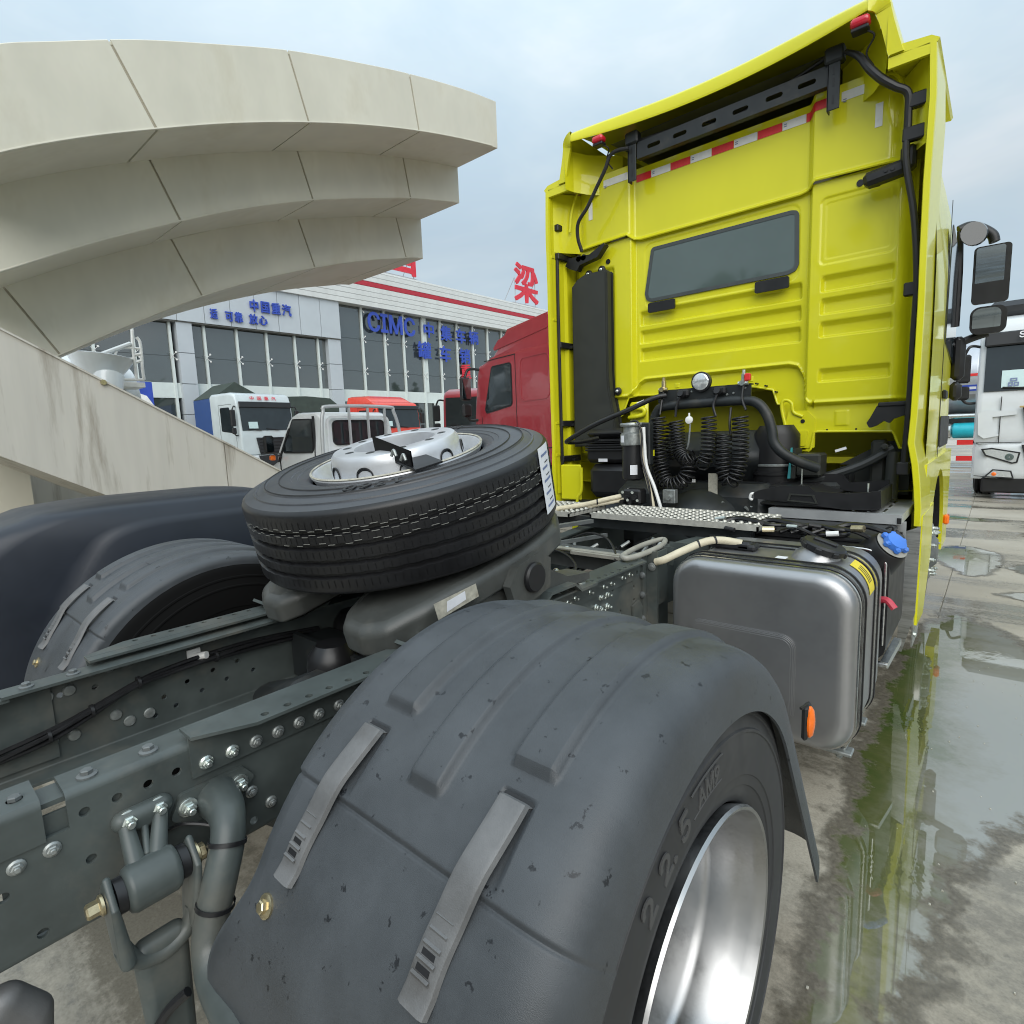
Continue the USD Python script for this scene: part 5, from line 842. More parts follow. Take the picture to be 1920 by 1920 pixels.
ub = part('under_cab_panel', [plate(Polygon([(.74, 1.03), (1.17, 1.03), (1.17, 1.20), (.80, 1.20)]), (0, 3.30, 0), (1, 0, 0), (0, 0, 1), .02), plate(Polygon([(.80, 1.215), (1.17, 1.215), (1.17, 1.36), (1.05, 1.36)]), (0, 3.27, 0), (1, 0, 0), (0, 0, 1), .02), box(.98, 1.06, 3.16, 3.28, 1.02, 1.37, .015)], 'plastic_duct', TR)
for x in (.84, .87, 1.09): part('rib', box(x, x + .012, 3.27, 3.285, 1.035, 1.195), 'plastic_black', ub)
part('spring_strut', [cyl((1.10, 3.12, 1.02), (1.10, 3.14, 1.30), .035, 14), bolt((1.06, 3.10, 1.33), (0, -1, 0), r=.014, h=.014)], 'plastic_duct', TR)
lk2 = part('lock_unit', [box(.62, .76, 2.92, 3.1, 1.16, 1.30, .012), box(.60, .625, 2.90, 3.05, 1.15, 1.33)], 'plastic_duct', TR)
part('lock_edge', plate(Polygon([(.585, 1.15), (.60, 1.34), (.61, 1.34), (.60, 1.15)]), (0, 2.90, 0), (1, 0, 0), (0, 0, 1), .01), 'plastic_teal', lk2); part('bolt', bolt((.62, 2.90, 1.245), (0, -1, 0), r=.012, h=.02), 'zinc', lk2)
part('label', plate(Polygon([(.80, 1.315), (.86, 1.335), (.865, 1.32), (.805, 1.30)]), (0, 3.10, 0), (1, 0, 0), (0, 0, 1), .002), 'label_white', TR)
part('crossbeam', [tube([(.55, 3.0, 1.08), (.9, 3.1, 1.2), (1.1, 3.15, 1.32)], .03, 10), box(.45, .85, 3.0, 3.2, 1.02, 1.12, .02)], 'frame_dark', TR)
# aluminium side plate and yellow skirt ahead of the tank
sp = part('side_plate', [prism(Polygon([(1.19, .17), (1.215, .165), (1.268, .40), (1.272, .90), (1.20, .865)]), 'xz', 2.90, 2.912), prism(Polygon([(2.912, .20), (3.2, .2), (3.35, .5), (3.35, .90), (2.912, .90)]), 'yz', 1.255, 1.262)], 'aluminium', TR)
part('skirt', prism(Polygon([(2.95, .32), (3.30, .30), (3.62, .62), (3.62, .95), (2.95, .95)]), 'yz', 1.263, 1.275), 'yellow_paint', sp)
part('bolt', bolt((1.262, 2.97, .26), (1, -.4, 0), r=.012, h=.012), 'zinc', sp)
part('yellow_foot', [box(-1.18, -.98, 2.93, 2.95, .93, 1.22, .01), tube([(-.95, 2.9, 1.20), (-.955, 2.9, 1.02), (-.99, 2.9, .96), (-1.0, 2.9, .92)], .012, 8)], 'yellow_paint', TR)

# ================================================================ spare wheel lying on the fifth wheel
sn = np.array([.0192, -.2184, .9757]); sn /= np.linalg.norm(sn); sc = np.array([-.0387, .3851, 1.4025]) - sn * .118
SW = thing('spare_wheel', 'new black spare tyre on a silver steel rim, lying tilted on the fifth wheel', 'spare wheel', sc - sn * .15)
ty = part('tyre', tyre(sc, sn, .530, n=240, W=.148, which='rest'), 'rubber', SW, 40); part('sidewall', tyre(sc, sn, .530, n=240, W=.148, which='side'), 'rubber_dusty_sheen', ty, 40)
_, su, sw_ = axes(sn)
ang_of = lambda px, py, z: (lambda v: math.atan2(v @ sw_, v @ su))(at(px, py, 2, z) - sc)
# pale dashes painted as the highlights on the groove walls of the tread
for h, a_lo, a_hi in ((.066, -2.9, .5), (.024, -2.2, .2)):
    a0 = ang_of(760, 1010, 1.35); ms = []
    for k in range(46):
        a = a0 - 1.15 + k * 2.3 / 46; off = .0125 * (1 if k % 2 else .55)
        if h < .05 and (k < 8 or k % 3 == 0): continue
        for o in ((off,) if h < .05 else (off, -off + .003)):
            q = np.array([sc + .5312 * (math.cos(b) * su + math.sin(b) * sw_) + sn * (h + o + e) for b in (a, a + .041) for e in (-.0009, .0009)]); ms.append((q, np.array([[0, 1, 3], [0, 3, 2], [0, 3, 1], [0, 2, 3]])))
    part('moulding_mark', ms, 'tyre_highlight', ty, False)
sp_ = []
for k in range(150):
    a = k * 2 * math.pi / 150
    for h0, h1 in ((.078, .100), (.036, .054), (-.010, .010), (-.054, -.036), (-.100, -.078)):
        q = np.array([sc + .5306 * (math.cos(b) * su + math.sin(b) * sw_) + sn * h for b in (a, a + .0035) for h in (h0, h1)]); sp_.append((q, np.array([[0, 1, 3], [0, 3, 2], [0, 3, 1], [0, 2, 3]])))
part('sipes', sp_, 'plastic_black', ty, False, kind='stuff')
for rr, hh in ((.402, .155), (.447, .1535)): part('sidewall_ring', lathe(sc, sn, [(rr - .002, hh - .005), (rr, hh), (rr + .002, hh - .005)], 120), 'rubber_grey', ty)
a1, a2 = ang_of(540, 895, 1.43), ang_of(905, 815, 1.43)
part('lettering', tyre_text('1360', sc, sn, .41, a1 + .22, .048, .1525, -1), 'rubber_grey', ty); part('lettering', tyre_text('HAMAAUH', sc, sn, .41, a2 + .30, .045, .1525, -1), 'rubber_grey', ty)
rim_ = part('rim', lathe(sc, sn, [(.282, .10), (.296, .130), (.302, .142), (.299, .149), (.291, .146), (.285, .134), (.279, .118), (.270, .108), (.262, .085), (.255, .07), (.246, .075), (.235, .105), (.226, .165), (.222, .185), (.212, .197), (.195, .201), (.15, .201), (.142, .197), (.140, .18), (.138, -.02)], 90), 'rim_silver', SW, 35)
part('rim_lining', lathe(sc, sn, [(.24, .07), (.23, .0), (.23, -.13), (.01, -.13)], 40), 'frame_dark', rim_)
part('rim_edge', lathe(sc, sn, [(.300, .146), (.3035, .150), (.300, .154), (.2955, .151)], 90), 'label_worn', rim_)
for k in range(10):
    a = k * math.pi / 5 + .1; r_ = math.cos(a) * su + math.sin(a) * sw_; t_ = -math.sin(a) * su + math.cos(a) * sw_
    part('hand_hole', place(lathe((0, 0, 0), (0, 0, 1), [(.030, -.004), (.031, .001), (.027, .002), (.026, -.003), (.001, -.004)], 22), sc + r_ * .2305 + sn * .138, t_, sn * .98 - r_ * .2 * 0, r_), 'plastic_black', rim_)
    part('stud_hole', place(lathe((0, 0, 0), (0, 0, 1), [(.017, .0), (.0135, .0015), (.001, .0012)], 16), sc + r_ * .1675 + sn * .2005, r_, t_, sn), 'frame_dark', rim_)
pa, pb, pc, pd = [at(*p, 1, y) for p, y in (((697, 818), .25), ((768, 846), .22), ((772, 858), .22), ((704, 838), .25))]
pux = (pb - pa) / np.linalg.norm(pb - pa)
pl = part('holding_plate', [cat_([(np.array([pa, pb, pc - [0, 0, .035], pd - [0, 0, .03]]) + o_, np.array([[0, 1, 2], [0, 2, 3], [0, 2, 1], [0, 3, 2]])) for o_ in (np.zeros(3), np.array([0, .006, 0]))]), obox((pb + pc) / 2 + [-.02, .05, -.026], pux, np.cross(sn, pux), sn, .11, .10, .006)], 'plastic_black', SW)
for p_ in ((738, 848), (756, 856)): part('tie', tube([at(*p_, 1, .21) + [-.012, 0, -.012], at(*p_, 1, .21) + [0, 0, .006], at(*p_, 1, .21) + [.012, 0, -.012]], .005, 8), 'zinc_dull', pl)
lab = []
la = ang_of(1018, 930, 1.28); LD = math.copysign(1, math.remainder(ang_of(900, 1000, 1.28) - la, 2 * math.pi)); la += LD * .05
for i, h in enumerate(np.linspace(-.085, .135, 9)):
    lab.append([sc + (.5335 + (.012 * max(0, (h - .10)) / .03 * 0)) * (math.cos(b) * su + math.sin(b) * sw_) + sn * h for b in np.linspace(la - .10, la + .10, 7)])
lb = part('paper_label', skin(np.array(lab)), 'label_white', SW)
for k in range(5):
    pr_ = np.array([[sc + .5345 * (math.cos(b) * su + math.sin(b) * sw_) + sn * h for b in np.linspace(la - .065, la + .065 - .03 * (k % 2), 5)] for h in (-.066 + .042 * k, -.058 + .042 * k)]); part('print', skin(pr_), 'label_print', lb)
for k in range(4):
    pr_ = np.array([[sc + .5345 * (math.cos(b) * su + math.sin(b) * sw_) + sn * h for b in np.linspace(la - .02, la + .055, 5)] for h in (-.048 + .042 * k, -.044 + .042 * k)]); part('print', skin(pr_), 'label_black', lb)

# ================================================================ the cream stepped canopy and the sloping wall
CX = -6.3
def curve_on(px_pts, X):
    q = np.array([at(x, y, 0, X) for x, y in px_pts]); return q[:, 1:]
t1t = [(-60, 92), (0, 80), (97, 76), (260, 73), (400, 81), (540, 93), (660, 114), (770, 138), (885, 172), (930, 190)]
t1b = [(-60, 305), (0, 289), (145, 262), (292, 245), (430, 234), (580, 232), (690, 237), (788, 248), (870, 263), (932, 278)]
d_off = lambda pa, pb, X: None
def plane_x(px_a, px_b, X):
    """x of the plane set back behind X such that the edge running away from px_a reaches px_b"""
    A = at(*px_a, 0, X); ts = np.linspace(0, 6, 4000); best = min(ts, key=lambda t: np.hypot(*(proj(A - [t, 0, 0]) - px_b))); return X - best
def proj(p):
    d = np.asarray(p, float) - CAM; c = np.array([d @ AX[0], d @ AX[1], d @ AX[2]]); return np.array([PPX + FPX * c[0] / c[2], PPY - FPX * c[1] / c[2]])
X1 = CX; X2 = plane_x((932, 278), (860, 320), X1); X3 = plane_x((860, 380), (790, 416), X2)
XB = plane_x((791, 485), (655, 543), X3)
yE = float(at(931, 230, 0, X1)[1])
t2t = [(-60, 350), (0, 324), (150, 300), (270, 283), (400, 268), (550, 263), (650, 266), (755, 276), (830, 291), (859, 300)]
t2b = [(-60, 530), (0, 512), (180, 456), (342, 416), (460, 392), (585, 377), (690, 373), (772, 373), (830, 378), (861, 381)]
t3t = [(-60, 560), (0, 530), (160, 478), (320, 447), (450, 420), (556, 404), (650, 398), (740, 396), (775, 396), (789, 396)]
t3b = [(60, 690), (112, 668), (245, 610), (377, 558), (480, 527), (592, 503), (680, 490), (760, 485), (780, 484), (791, 485)]
CA = thing('stepped_canopy', 'cream clad curved canopy rising in three overhanging tiers at the upper left', 'canopy', (CX, 4, 0))
joints = {0: [205, 540, 766], 1: [270, 550, 753], 2: [5, 318, 556, 740]}
def dens(P, n=60):
    s = np.concatenate([[0], np.cumsum(np.linalg.norm(np.diff(P, axis=0), axis=1))])
    from scipy.interpolate import PchipInterpolator as PI
    return np.stack([PI(s, P[:, k])(np.linspace(0, s[-1], n)) for k in range(2)], 1)
tops = {}
for i, (T_, B_, X, Xn) in enumerate(((t1t, t1b, X1, X2), (t2t, t2b, X2, X3), (t3t, t3b, X3, XB))):
    top, bot = curve_on(T_, X), curve_on(B_, X); n = 120
    top, bot = dens(top, n), dens(bot, n)
    top[-1, 0] = bot[-1, 0] = yE
    if i == 0:                                                       # the joints stand at right angles to the curve
        pass
    # joint stations, as fractions of the curve
    pj = []
    for jx in joints[i]:
        pr = np.array([proj((X, *q))[0] for q in top]); pj.append(int(np.argmin(abs(pr - jx))))
    jb = []
    bots = {0: [292, 580, 788], 1: [342, 585, 772], 2: [112, 377, 592, 760]}[i]
    for jx in bots:
        pr = np.array([proj((X, *q))[0] for q in bot]); jb.append(int(np.argmin(abs(pr - jx))))
    ka, kb = [0] + pj + [n - 1], [0] + jb + [n - 1]; m_ = len(ka) - 1; gap = .016
    for k in range(m_):
        ta, tb_ = top[ka[k]:ka[k + 1] + 1], bot[kb[k]:kb[k + 1] + 1]
        ta, tb_ = dens(ta, 26), dens(tb_, 26)
        e = np.array([gap / max(.2, np.linalg.norm(ta[-1] - ta[0])) if k < m_ - 1 else 0])[0]; e0 = gap / max(.2, np.linalg.norm(ta[-1] - ta[0])) if k else 0
        w = np.linspace(e0, 1 - e, 26); ta = np.stack([np.interp(w, np.linspace(0, 1, 26), ta[:, c]) for c in (0, 1)], 1); tb_ = np.stack([np.interp(w, np.linspace(0, 1, 26), tb_[:, c]) for c in (0, 1)], 1)
        F = np.array([[(X, *(a * (1 - t) + b_ * t)) for t in (0, .012, .5, .988, 1.0)] for a, b_ in zip(ta, tb_)]); F[:, [0, -1], 0] -= .012
        part('cladding_panel', skin(F[::-1], .018), 'cream_panel', CA, 25)
        S = np.array([[(X - .012 - (X - .012 - Xn) * t, *(b_ + [0, .004])) for t in (0, 1.0)] for b_ in tb_])
        dn = np.gradient(tb_, axis=0); 
        part('soffit_panel', skin(S if False else S[::-1], .02), 'cream_panel', CA, 25)
    # the dark core behind the joints, and the end cap
    core = np.vstack([top * 1.0, bot[::-1]]); g = Polygon(core).buffer(-.022)
    part('core', prism(g, 'yz', X - .020, X - .30), 'cream_joint', CA)
    part('end_panel', prism(Polygon([(top[-1, 0] - .03, top[-1, 1] - .02), (top[-1, 0], top[-1, 1] - .02), (bot[-1, 0], bot[-1, 1] + .01), (bot[-1, 0] - .03, bot[-1, 1] + .01)]), 'yz', X - .012, XB), 'cream_panel', CA)
    part('edge_bead', tube(np.column_stack([np.full(n, X + .006), bot[:, 0], bot[:, 1] + .02])[::3], .012, 6, 1), 'cream_panel', CA)
    if i == 0: part('roof_sheet', skin(np.array([[(x, *q) for x in (XB, X - .015)] for q in top - [0, .02]])[::-1], .03), 'cream_panel', CA, 40)
    tops[i] = (top, bot)
# stiff back wall closing the hollow canopy
part('back_panel', prism(Polygon(np.vstack([tops[0][0] - [0, .05], tops[2][1][::-1] + [0, .02]])).buffer(0), 'yz', XB + .05, XB - .05), 'cream_panel', CA)
py = float(tops[2][1][0][0])
part('pier', box(XB, X1 - 1.7, py - 3.2, py - .3, 0, float(tops[2][1][0][1]) + .1), 'cream_panel', CA)
WA = thing('sloping_wall', 'pale rendered sloping wall with dark rain streaks, falling to the right behind the spare tyre', 'wall', (CX, 1.5, 0))
XW = CX + .22
wt = curve_on([(-80, 585), (0, 618), (110, 670), (260, 745), (380, 808), (520, 885)], XW); wb = curve_on([(-80, 825), (0, 855), (245, 945)], XW)
slope = np.polyfit(wb[:, 0], wb[:, 1], 1); st_ = np.polyfit(wt[:, 0], wt[:, 1], 1)
y_end = 4.3; ya, yb = wt[0, 0], wt[0, 0] * 0 + y_end; zl = lambda p, y: p[0] * y + p[1]; yz0 = -slope[1] / slope[0]; yzt = min(4.55, -st_[1] / st_[0] - .1)
ks = [ya, float(at(425, 870, 0, XW)[1]), yzt]
for a, b_ in zip(ks[:-1], ks[1:]):
    b2 = b_ - (.012 if b_ < yzt else 0); pol = [(a, zl(st_, a)), (b2, zl(st_, b2)), (b2, max(0, zl(slope, b2)))] + ([(yz0, 0)] if a < yz0 < b2 else []) + [(a, max(0, zl(slope, a)))]
    part('wall_panel', prism(Polygon(pol), 'yz', XW, XW - 1.6), 'wall_render', WA)
part('coping', bar((XW + .004, ya, zl(st_, ya) + .012), (XW + .004, yzt, zl(st_, yzt) + .012), .03, .02), 'wall_render', WA)
part('joint', prism(Polygon([(ks[1] - .012, zl(st_, ks[1]) - .01), (ks[1], zl(st_, ks[1]) - .01), (ks[1], .0), (ks[1] - .012, .0)]), 'yz', XW - .02, XW - 1.5), 'cream_joint', WA)
q = at(193, 717, 0, XW + .002); part('rust_pin', cyl(q, q + [.03, 0, 0], .03, 10), 'brass', WA)
part('end_wall', box(XW - 6, XW - 5.6, -3.5, 3.2, 0, 1.6), 'wall_render', WA)

# ================================================================ the neighbouring tractor whose mudguard shows behind
NB = thing('neighbour_tractor', 'parked tractor chassis with a large navy blue rear mudguard, at the left edge', 'tractor truck', (-3.2, .2, 0))
ny = .30
S_ = np.array([(1.35, .95), (1.05, 1.13), (.72, 1.185), (.10, 1.183), (-.28, 1.158), (-.36, 1.132), (-.47, 1.098), (-.62, 1.01), (-.76, .84), (-.86, .62), (-.92, .35)])
K_ = np.array([(1.30, .80), (1.0, 1.02), (.75, 1.085), (.22, 1.085), (.08, 1.068), (.0, 1.045), (-.06, 1.01), (-.12, .93), (-.19, .815), (-.29, .60), (-.36, .35)])
B_ = np.array([(1.20, .50), (.95, .52), (.75, .55), (.35, .55), (.28, .54), (.22, .52), (.18, .50), (.13, .46), (.08, .42), (.03, .38), (0, .33)])
S_, K_, B_ = [dens(q, 50) for q in (S_, K_, B_)]
cols = [(-2.95, S_ - [0, .10]), (-2.92, S_ - [0, .03]), (-2.84, S_ + [0, .0]), (-2.5, S_ + [0, .012]), (-2.2, S_ + [0, .008]), (-2.12, S_), (-2.075, S_ + (K_ - S_) * .12), (-2.05, S_ + (K_ - S_) * .3), (-2.025, S_ + (K_ - S_) * .85), (-2.01, K_), (-1.985, K_ + (B_ - K_) * .06), (-1.955, K_ + (B_ - K_) * .4), (-1.93, B_)]
P = np.array([np.column_stack([np.full(50, x), q]) for x, q in cols])
mgn = part('mudguard', skin(P, .008), 'plastic_navy', NB, 60)
for xx in (-2.30, -2.62): part('wheel', tyre(np.array([xx, ny, .52]), (1, 0, 0), n=72), 'rubber', NB, 40)
part('frame_rail', [box(-3.25, -3.17, -1.3, 5, .62, .90), box(-4.02, -3.94, -1.3, 5, .62, .90)], 'frame_dark', NB)
part('axle', cyl((-2.2, ny, .52), (-4.9, ny, .52), .09, 16), 'frame_dark', NB)
for xx in (-4.6, -4.9): part('wheel', tyre(np.array([xx, ny, .52]), (1, 0, 0), n=72), 'rubber', NB, 40)

# ================================================================ the showroom
BX = -30.0
bl = thing('showroom_building', 'long glass fronted truck showroom with white fascia, red roof stripe and blue signs', 'building', (BX, 30, 0))
fy = lambda px, py: float(at(px, py, 0, BX)[1]); fz = lambda px, py: float(at(px, py, 0, BX)[2])
GT = 9.85; TR_Z = fz(720, 733); TOP = fz(850, 553)
yc1, yc1b = fy(335, 700), fy(358, 700); yc2, yc2b = fy(614, 700), fy(633, 700)
LZ = (fz(350, 607) + fz(612, 634)) / 2                              # underside of the left sign band
LT = fz(640, 540) + .4
part('back_wall', box(BX - 20, BX - 1.0, -25, 75, 0, TOP - .3), 'concrete_dark', bl)
part('plinth', box(BX - .6, BX + .1, -25, 75, 0, .35), 'concrete_dark', bl)
for a, b_ in ((yc1, yc1b), (yc2, yc2b), (-12, -11.3)):
    zc = LZ if a > 0 else LZ
    for k in range(5):
        z0, z1 = zc * k / 5, zc * (k + 1) / 5 - .03; part('column_panel', box(BX - .3, BX + .35, a, b_ + .15, z0 + .35 * (k == 0), z1), 'facade_panel', bl)
part('sign_band_backing', box(BX - .3, BX + .40, -25, yc2b + .10, LZ + .01, LT - .01), 'cream_joint', bl)
ye = yc2b + .15; yy = [ye - 1.32 * k for k in range(26)]
for b_, a in zip(yy[:-1], yy[1:]): part('sign_band_panel', box(BX + .38, BX + .46, a + .015, b_ - .015, LZ, LT), 'facade_panel', bl)
part('soffit', box(BX - .3, BX + .38, -25, ye, LZ - .06, LZ), 'concrete_dark', bl)
def mull(y, z0, z1, name='mullion'): return part(name, box(BX - .05, BX + .14, y - .055, y + .055, z0, z1), 'mullion_white', bl)
def spider(y, z):
    part('spider_fitting', [bar((BX + .16, y - .02, z), (BX + .17, y + .16 * a, z + .17 * b_), .022) for a in (1,) for b_ in (-1, 1)] + [bar((BX + .16, y, z), (BX + .17, y - .12 * 1, z + .14 * b_), .02) for b_ in (-1, 1)] + [lathe((BX + .165, y + .17, z + .18 * b_), (1, 0, 0), [(.055, 0), (.04, .02)], 8, True) for b_ in (-1, 1)], 'tape_white', bl)
lm = [fy(x, 690) for x in (388, 448, 503, 555, 598)]; lm_l = [lm[0] - 1.62 * (k + 1) for k in range(12)]
rm = [fy(x, y) for x, y in ((680, 660), (722, 665), (757, 668), (793, 670))]; stp = np.mean(np.diff(rm)); rm += [rm[-1] + stp * (k + 1) for k in range(22)]
rows = [fz(683, 637), fz(692, 697)]; 
def bay(ys, zb, zt, rws):
    for a, b_ in zip(ys[:-1], ys[1:]):
        zz = [zb] + sorted(rws) + [zt]
        for c, d in zip(zz[:-1], zz[1:]):
            part('window_pane', box(BX - .03, BX, a + .005, b_ - .005, c + .008, d - .008), 'facade_glass', bl)
rl = [fz(500, 680) - .0]
lys = sorted(lm + lm_l + [yc1 - .02, yc1b + .15, yc2])
lys = [y for y in lys if not (yc1 + .02 < y < yc1b + .14)]
for a, b_ in zip(lys[:-1], lys[1:]):
    if abs(a - yc1) < .3: continue
    for c, d in ((.35, TR_Z - .75), (TR_Z, rl[0]), (rl[0], LZ - .06)): part('window_pane', box(BX - .03, BX, a + .005, b_ - .005, c + .008, d - .008), 'facade_glass', bl)
for y in lm + lm_l:
    if y > yc1b + .2 or y < yc1 - .1: mull(y, .35, LZ - .06); spider(y, rl[0])
bay([yc2b + .15] + rm, TR_Z, GT, rows)
bay([yc2b + .15] + rm, .35, TR_Z - .75, [])
for y in rm: mull(y, .35, GT); [spider(y, z) for z in rows + [GT - .12]]
part('transom', box(BX - .06, BX + .06, -25, yc2 - .02, TR_Z - .75, TR_Z), 'mullion_white', bl); part('transom', box(BX - .06, BX + .06, yc2b + .16, 62, TR_Z - .75, TR_Z), 'mullion_white', bl)
yv = fy(812, 760); part('porch_column', [box(BX + .1, BX + .5, yv, yv + .62, 0, TR_Z - .75), box(BX - .04, BX + .10, yv - .7, yv - .35, TR_Z, GT)], 'mullion_white', bl)
for k in range(14): part('wall_notice', box(BX + .001, BX + .012, lm[0] - .5 + k * .52, lm[0] - .06 + k * .52, TR_Z - 1.9, TR_Z - .92), 'fascia_white', bl)
zf = np.linspace(GT, TOP, 8)
red = (fz(650, 543), )
for k in range(7):
    m_ = 'stripe_red' if k == 4 else 'fascia_white'; o_ = .62 + .05 * k
    part('fascia_board', prism(Polygon([(BX - .4, zf[k] + .012), (BX + o_, zf[k] + .012), (BX + o_ + .05, zf[k + 1] - .012), (BX - .4, zf[k + 1] - .012)]), 'xz', yc2b - 4.2, 62), m_, bl)
part('fascia_core', box(BX - .4, BX + .55, yc2b - 4.15, 61.9, GT + .02, TOP - .02), 'cream_joint', bl)
part('roof', box(BX - 20, BX + .98, -25, 62, TOP, TOP + .12), 'fascia_white', bl)
# blue signs
def facade_sign(chs, x0, x1, yb0, h, m_, name='sign_character', xo=.50):
    n = len(chs); A = at(x0, yb0, 0, BX + xo); B = at(x1, yb0, 0, BX + xo); w = (B[1] - A[1]) / n
    for k, ch in enumerate(chs): part(name, sign(ch, h, (BX + xo, A[1] + w * (k + .06), A[2]), (0, 1, 0), (0, 0, 1), .08, w * .9 / h), m_, bl, False)
facade_sign('中国重汽', 466, 546, 583, .66, 'sign_blue'); facade_sign('可靠', 421, 456, 602, .56, 'sign_blue'); facade_sign('放心', 466, 502, 607, .56, 'sign_blue'); facade_sign('适', 393, 409, 597, .54, 'sign_blue')
A, B = at(690, 619, 0, BX + .25), at(778, 626, 0, BX + .25); t = meshkit.text_mesh('CIMC', 1.15, .06, True); t.apply_translation((-t.vertices[:, 0].min(), 0, 0)); wd = t.vertices[:, 0].max(); t.apply_scale((( B[1] - A[1]) / wd, 1, 1))
part('sign_logo', place(t, (BX + .25, A[1], A[2]), (0, 1, 0), (0, 0, 1)), 'sign_blue', bl, False)
for ch, x, y, h in (('中', 793, 632, 1.12), ('集', 826, 638, 1.12), ('车', 854, 643, 1.12), ('辆', 879, 645, 1.08), ('罐', 784, 672, 1.25), ('车', 824, 678, 1.2), ('销', 862, 681, 1.15)):
    A = at(x, y, 0, BX + .25); part('sign_character', sign(ch, h, A, (0, 1, 0), (0, 0, 1), .06), 'sign_blue', bl, False)
A = at(864, 710, 0, BX + .25); part('sign_character', sign('重', 1.15, A, (0, 1, 0), (0, 0, 1), .06), 'sign_red', bl, False)
for k, (ch, x, y, h, lab_) in enumerate((('国', 716, 521, 3.1, 'red rooftop sign character half hidden behind the tip of the canopy'), ('梁', 964, 574, 3.3, 'red rooftop sign character standing whole against the sky, left of yellow cab'))):
    xo = BX + .2; A = at(x, y, 0, xo); A[2] = max(A[2], TOP + .55)
    rs = thing('rooftop_sign', lab_, 'sign', (xo, A[1], TOP + .12))
    part('character', sign(ch, h, A, (0, 1, 0), (0, 0, 1), .12), 'sign_red', rs, False)
    for y_ in (.3, h - .3):
        part('post', cyl((xo - .1, A[1] + y_, TOP + .12), (xo - .1, A[1] + y_, A[2] + h * .6), .035, 8), 'rack_grey', rs); part('stay', cyl((xo - 1.8, A[1] + y_, TOP + .12), (xo - .1, A[1] + y_, A[2] + h * .6), .03, 8), 'rack_grey', rs)
    part('rail', cyl((xo - .1, A[1] - .1, TOP + .45), (xo - .1, A[1] + h, TOP + .45), .03, 8), 'rack_grey', rs)

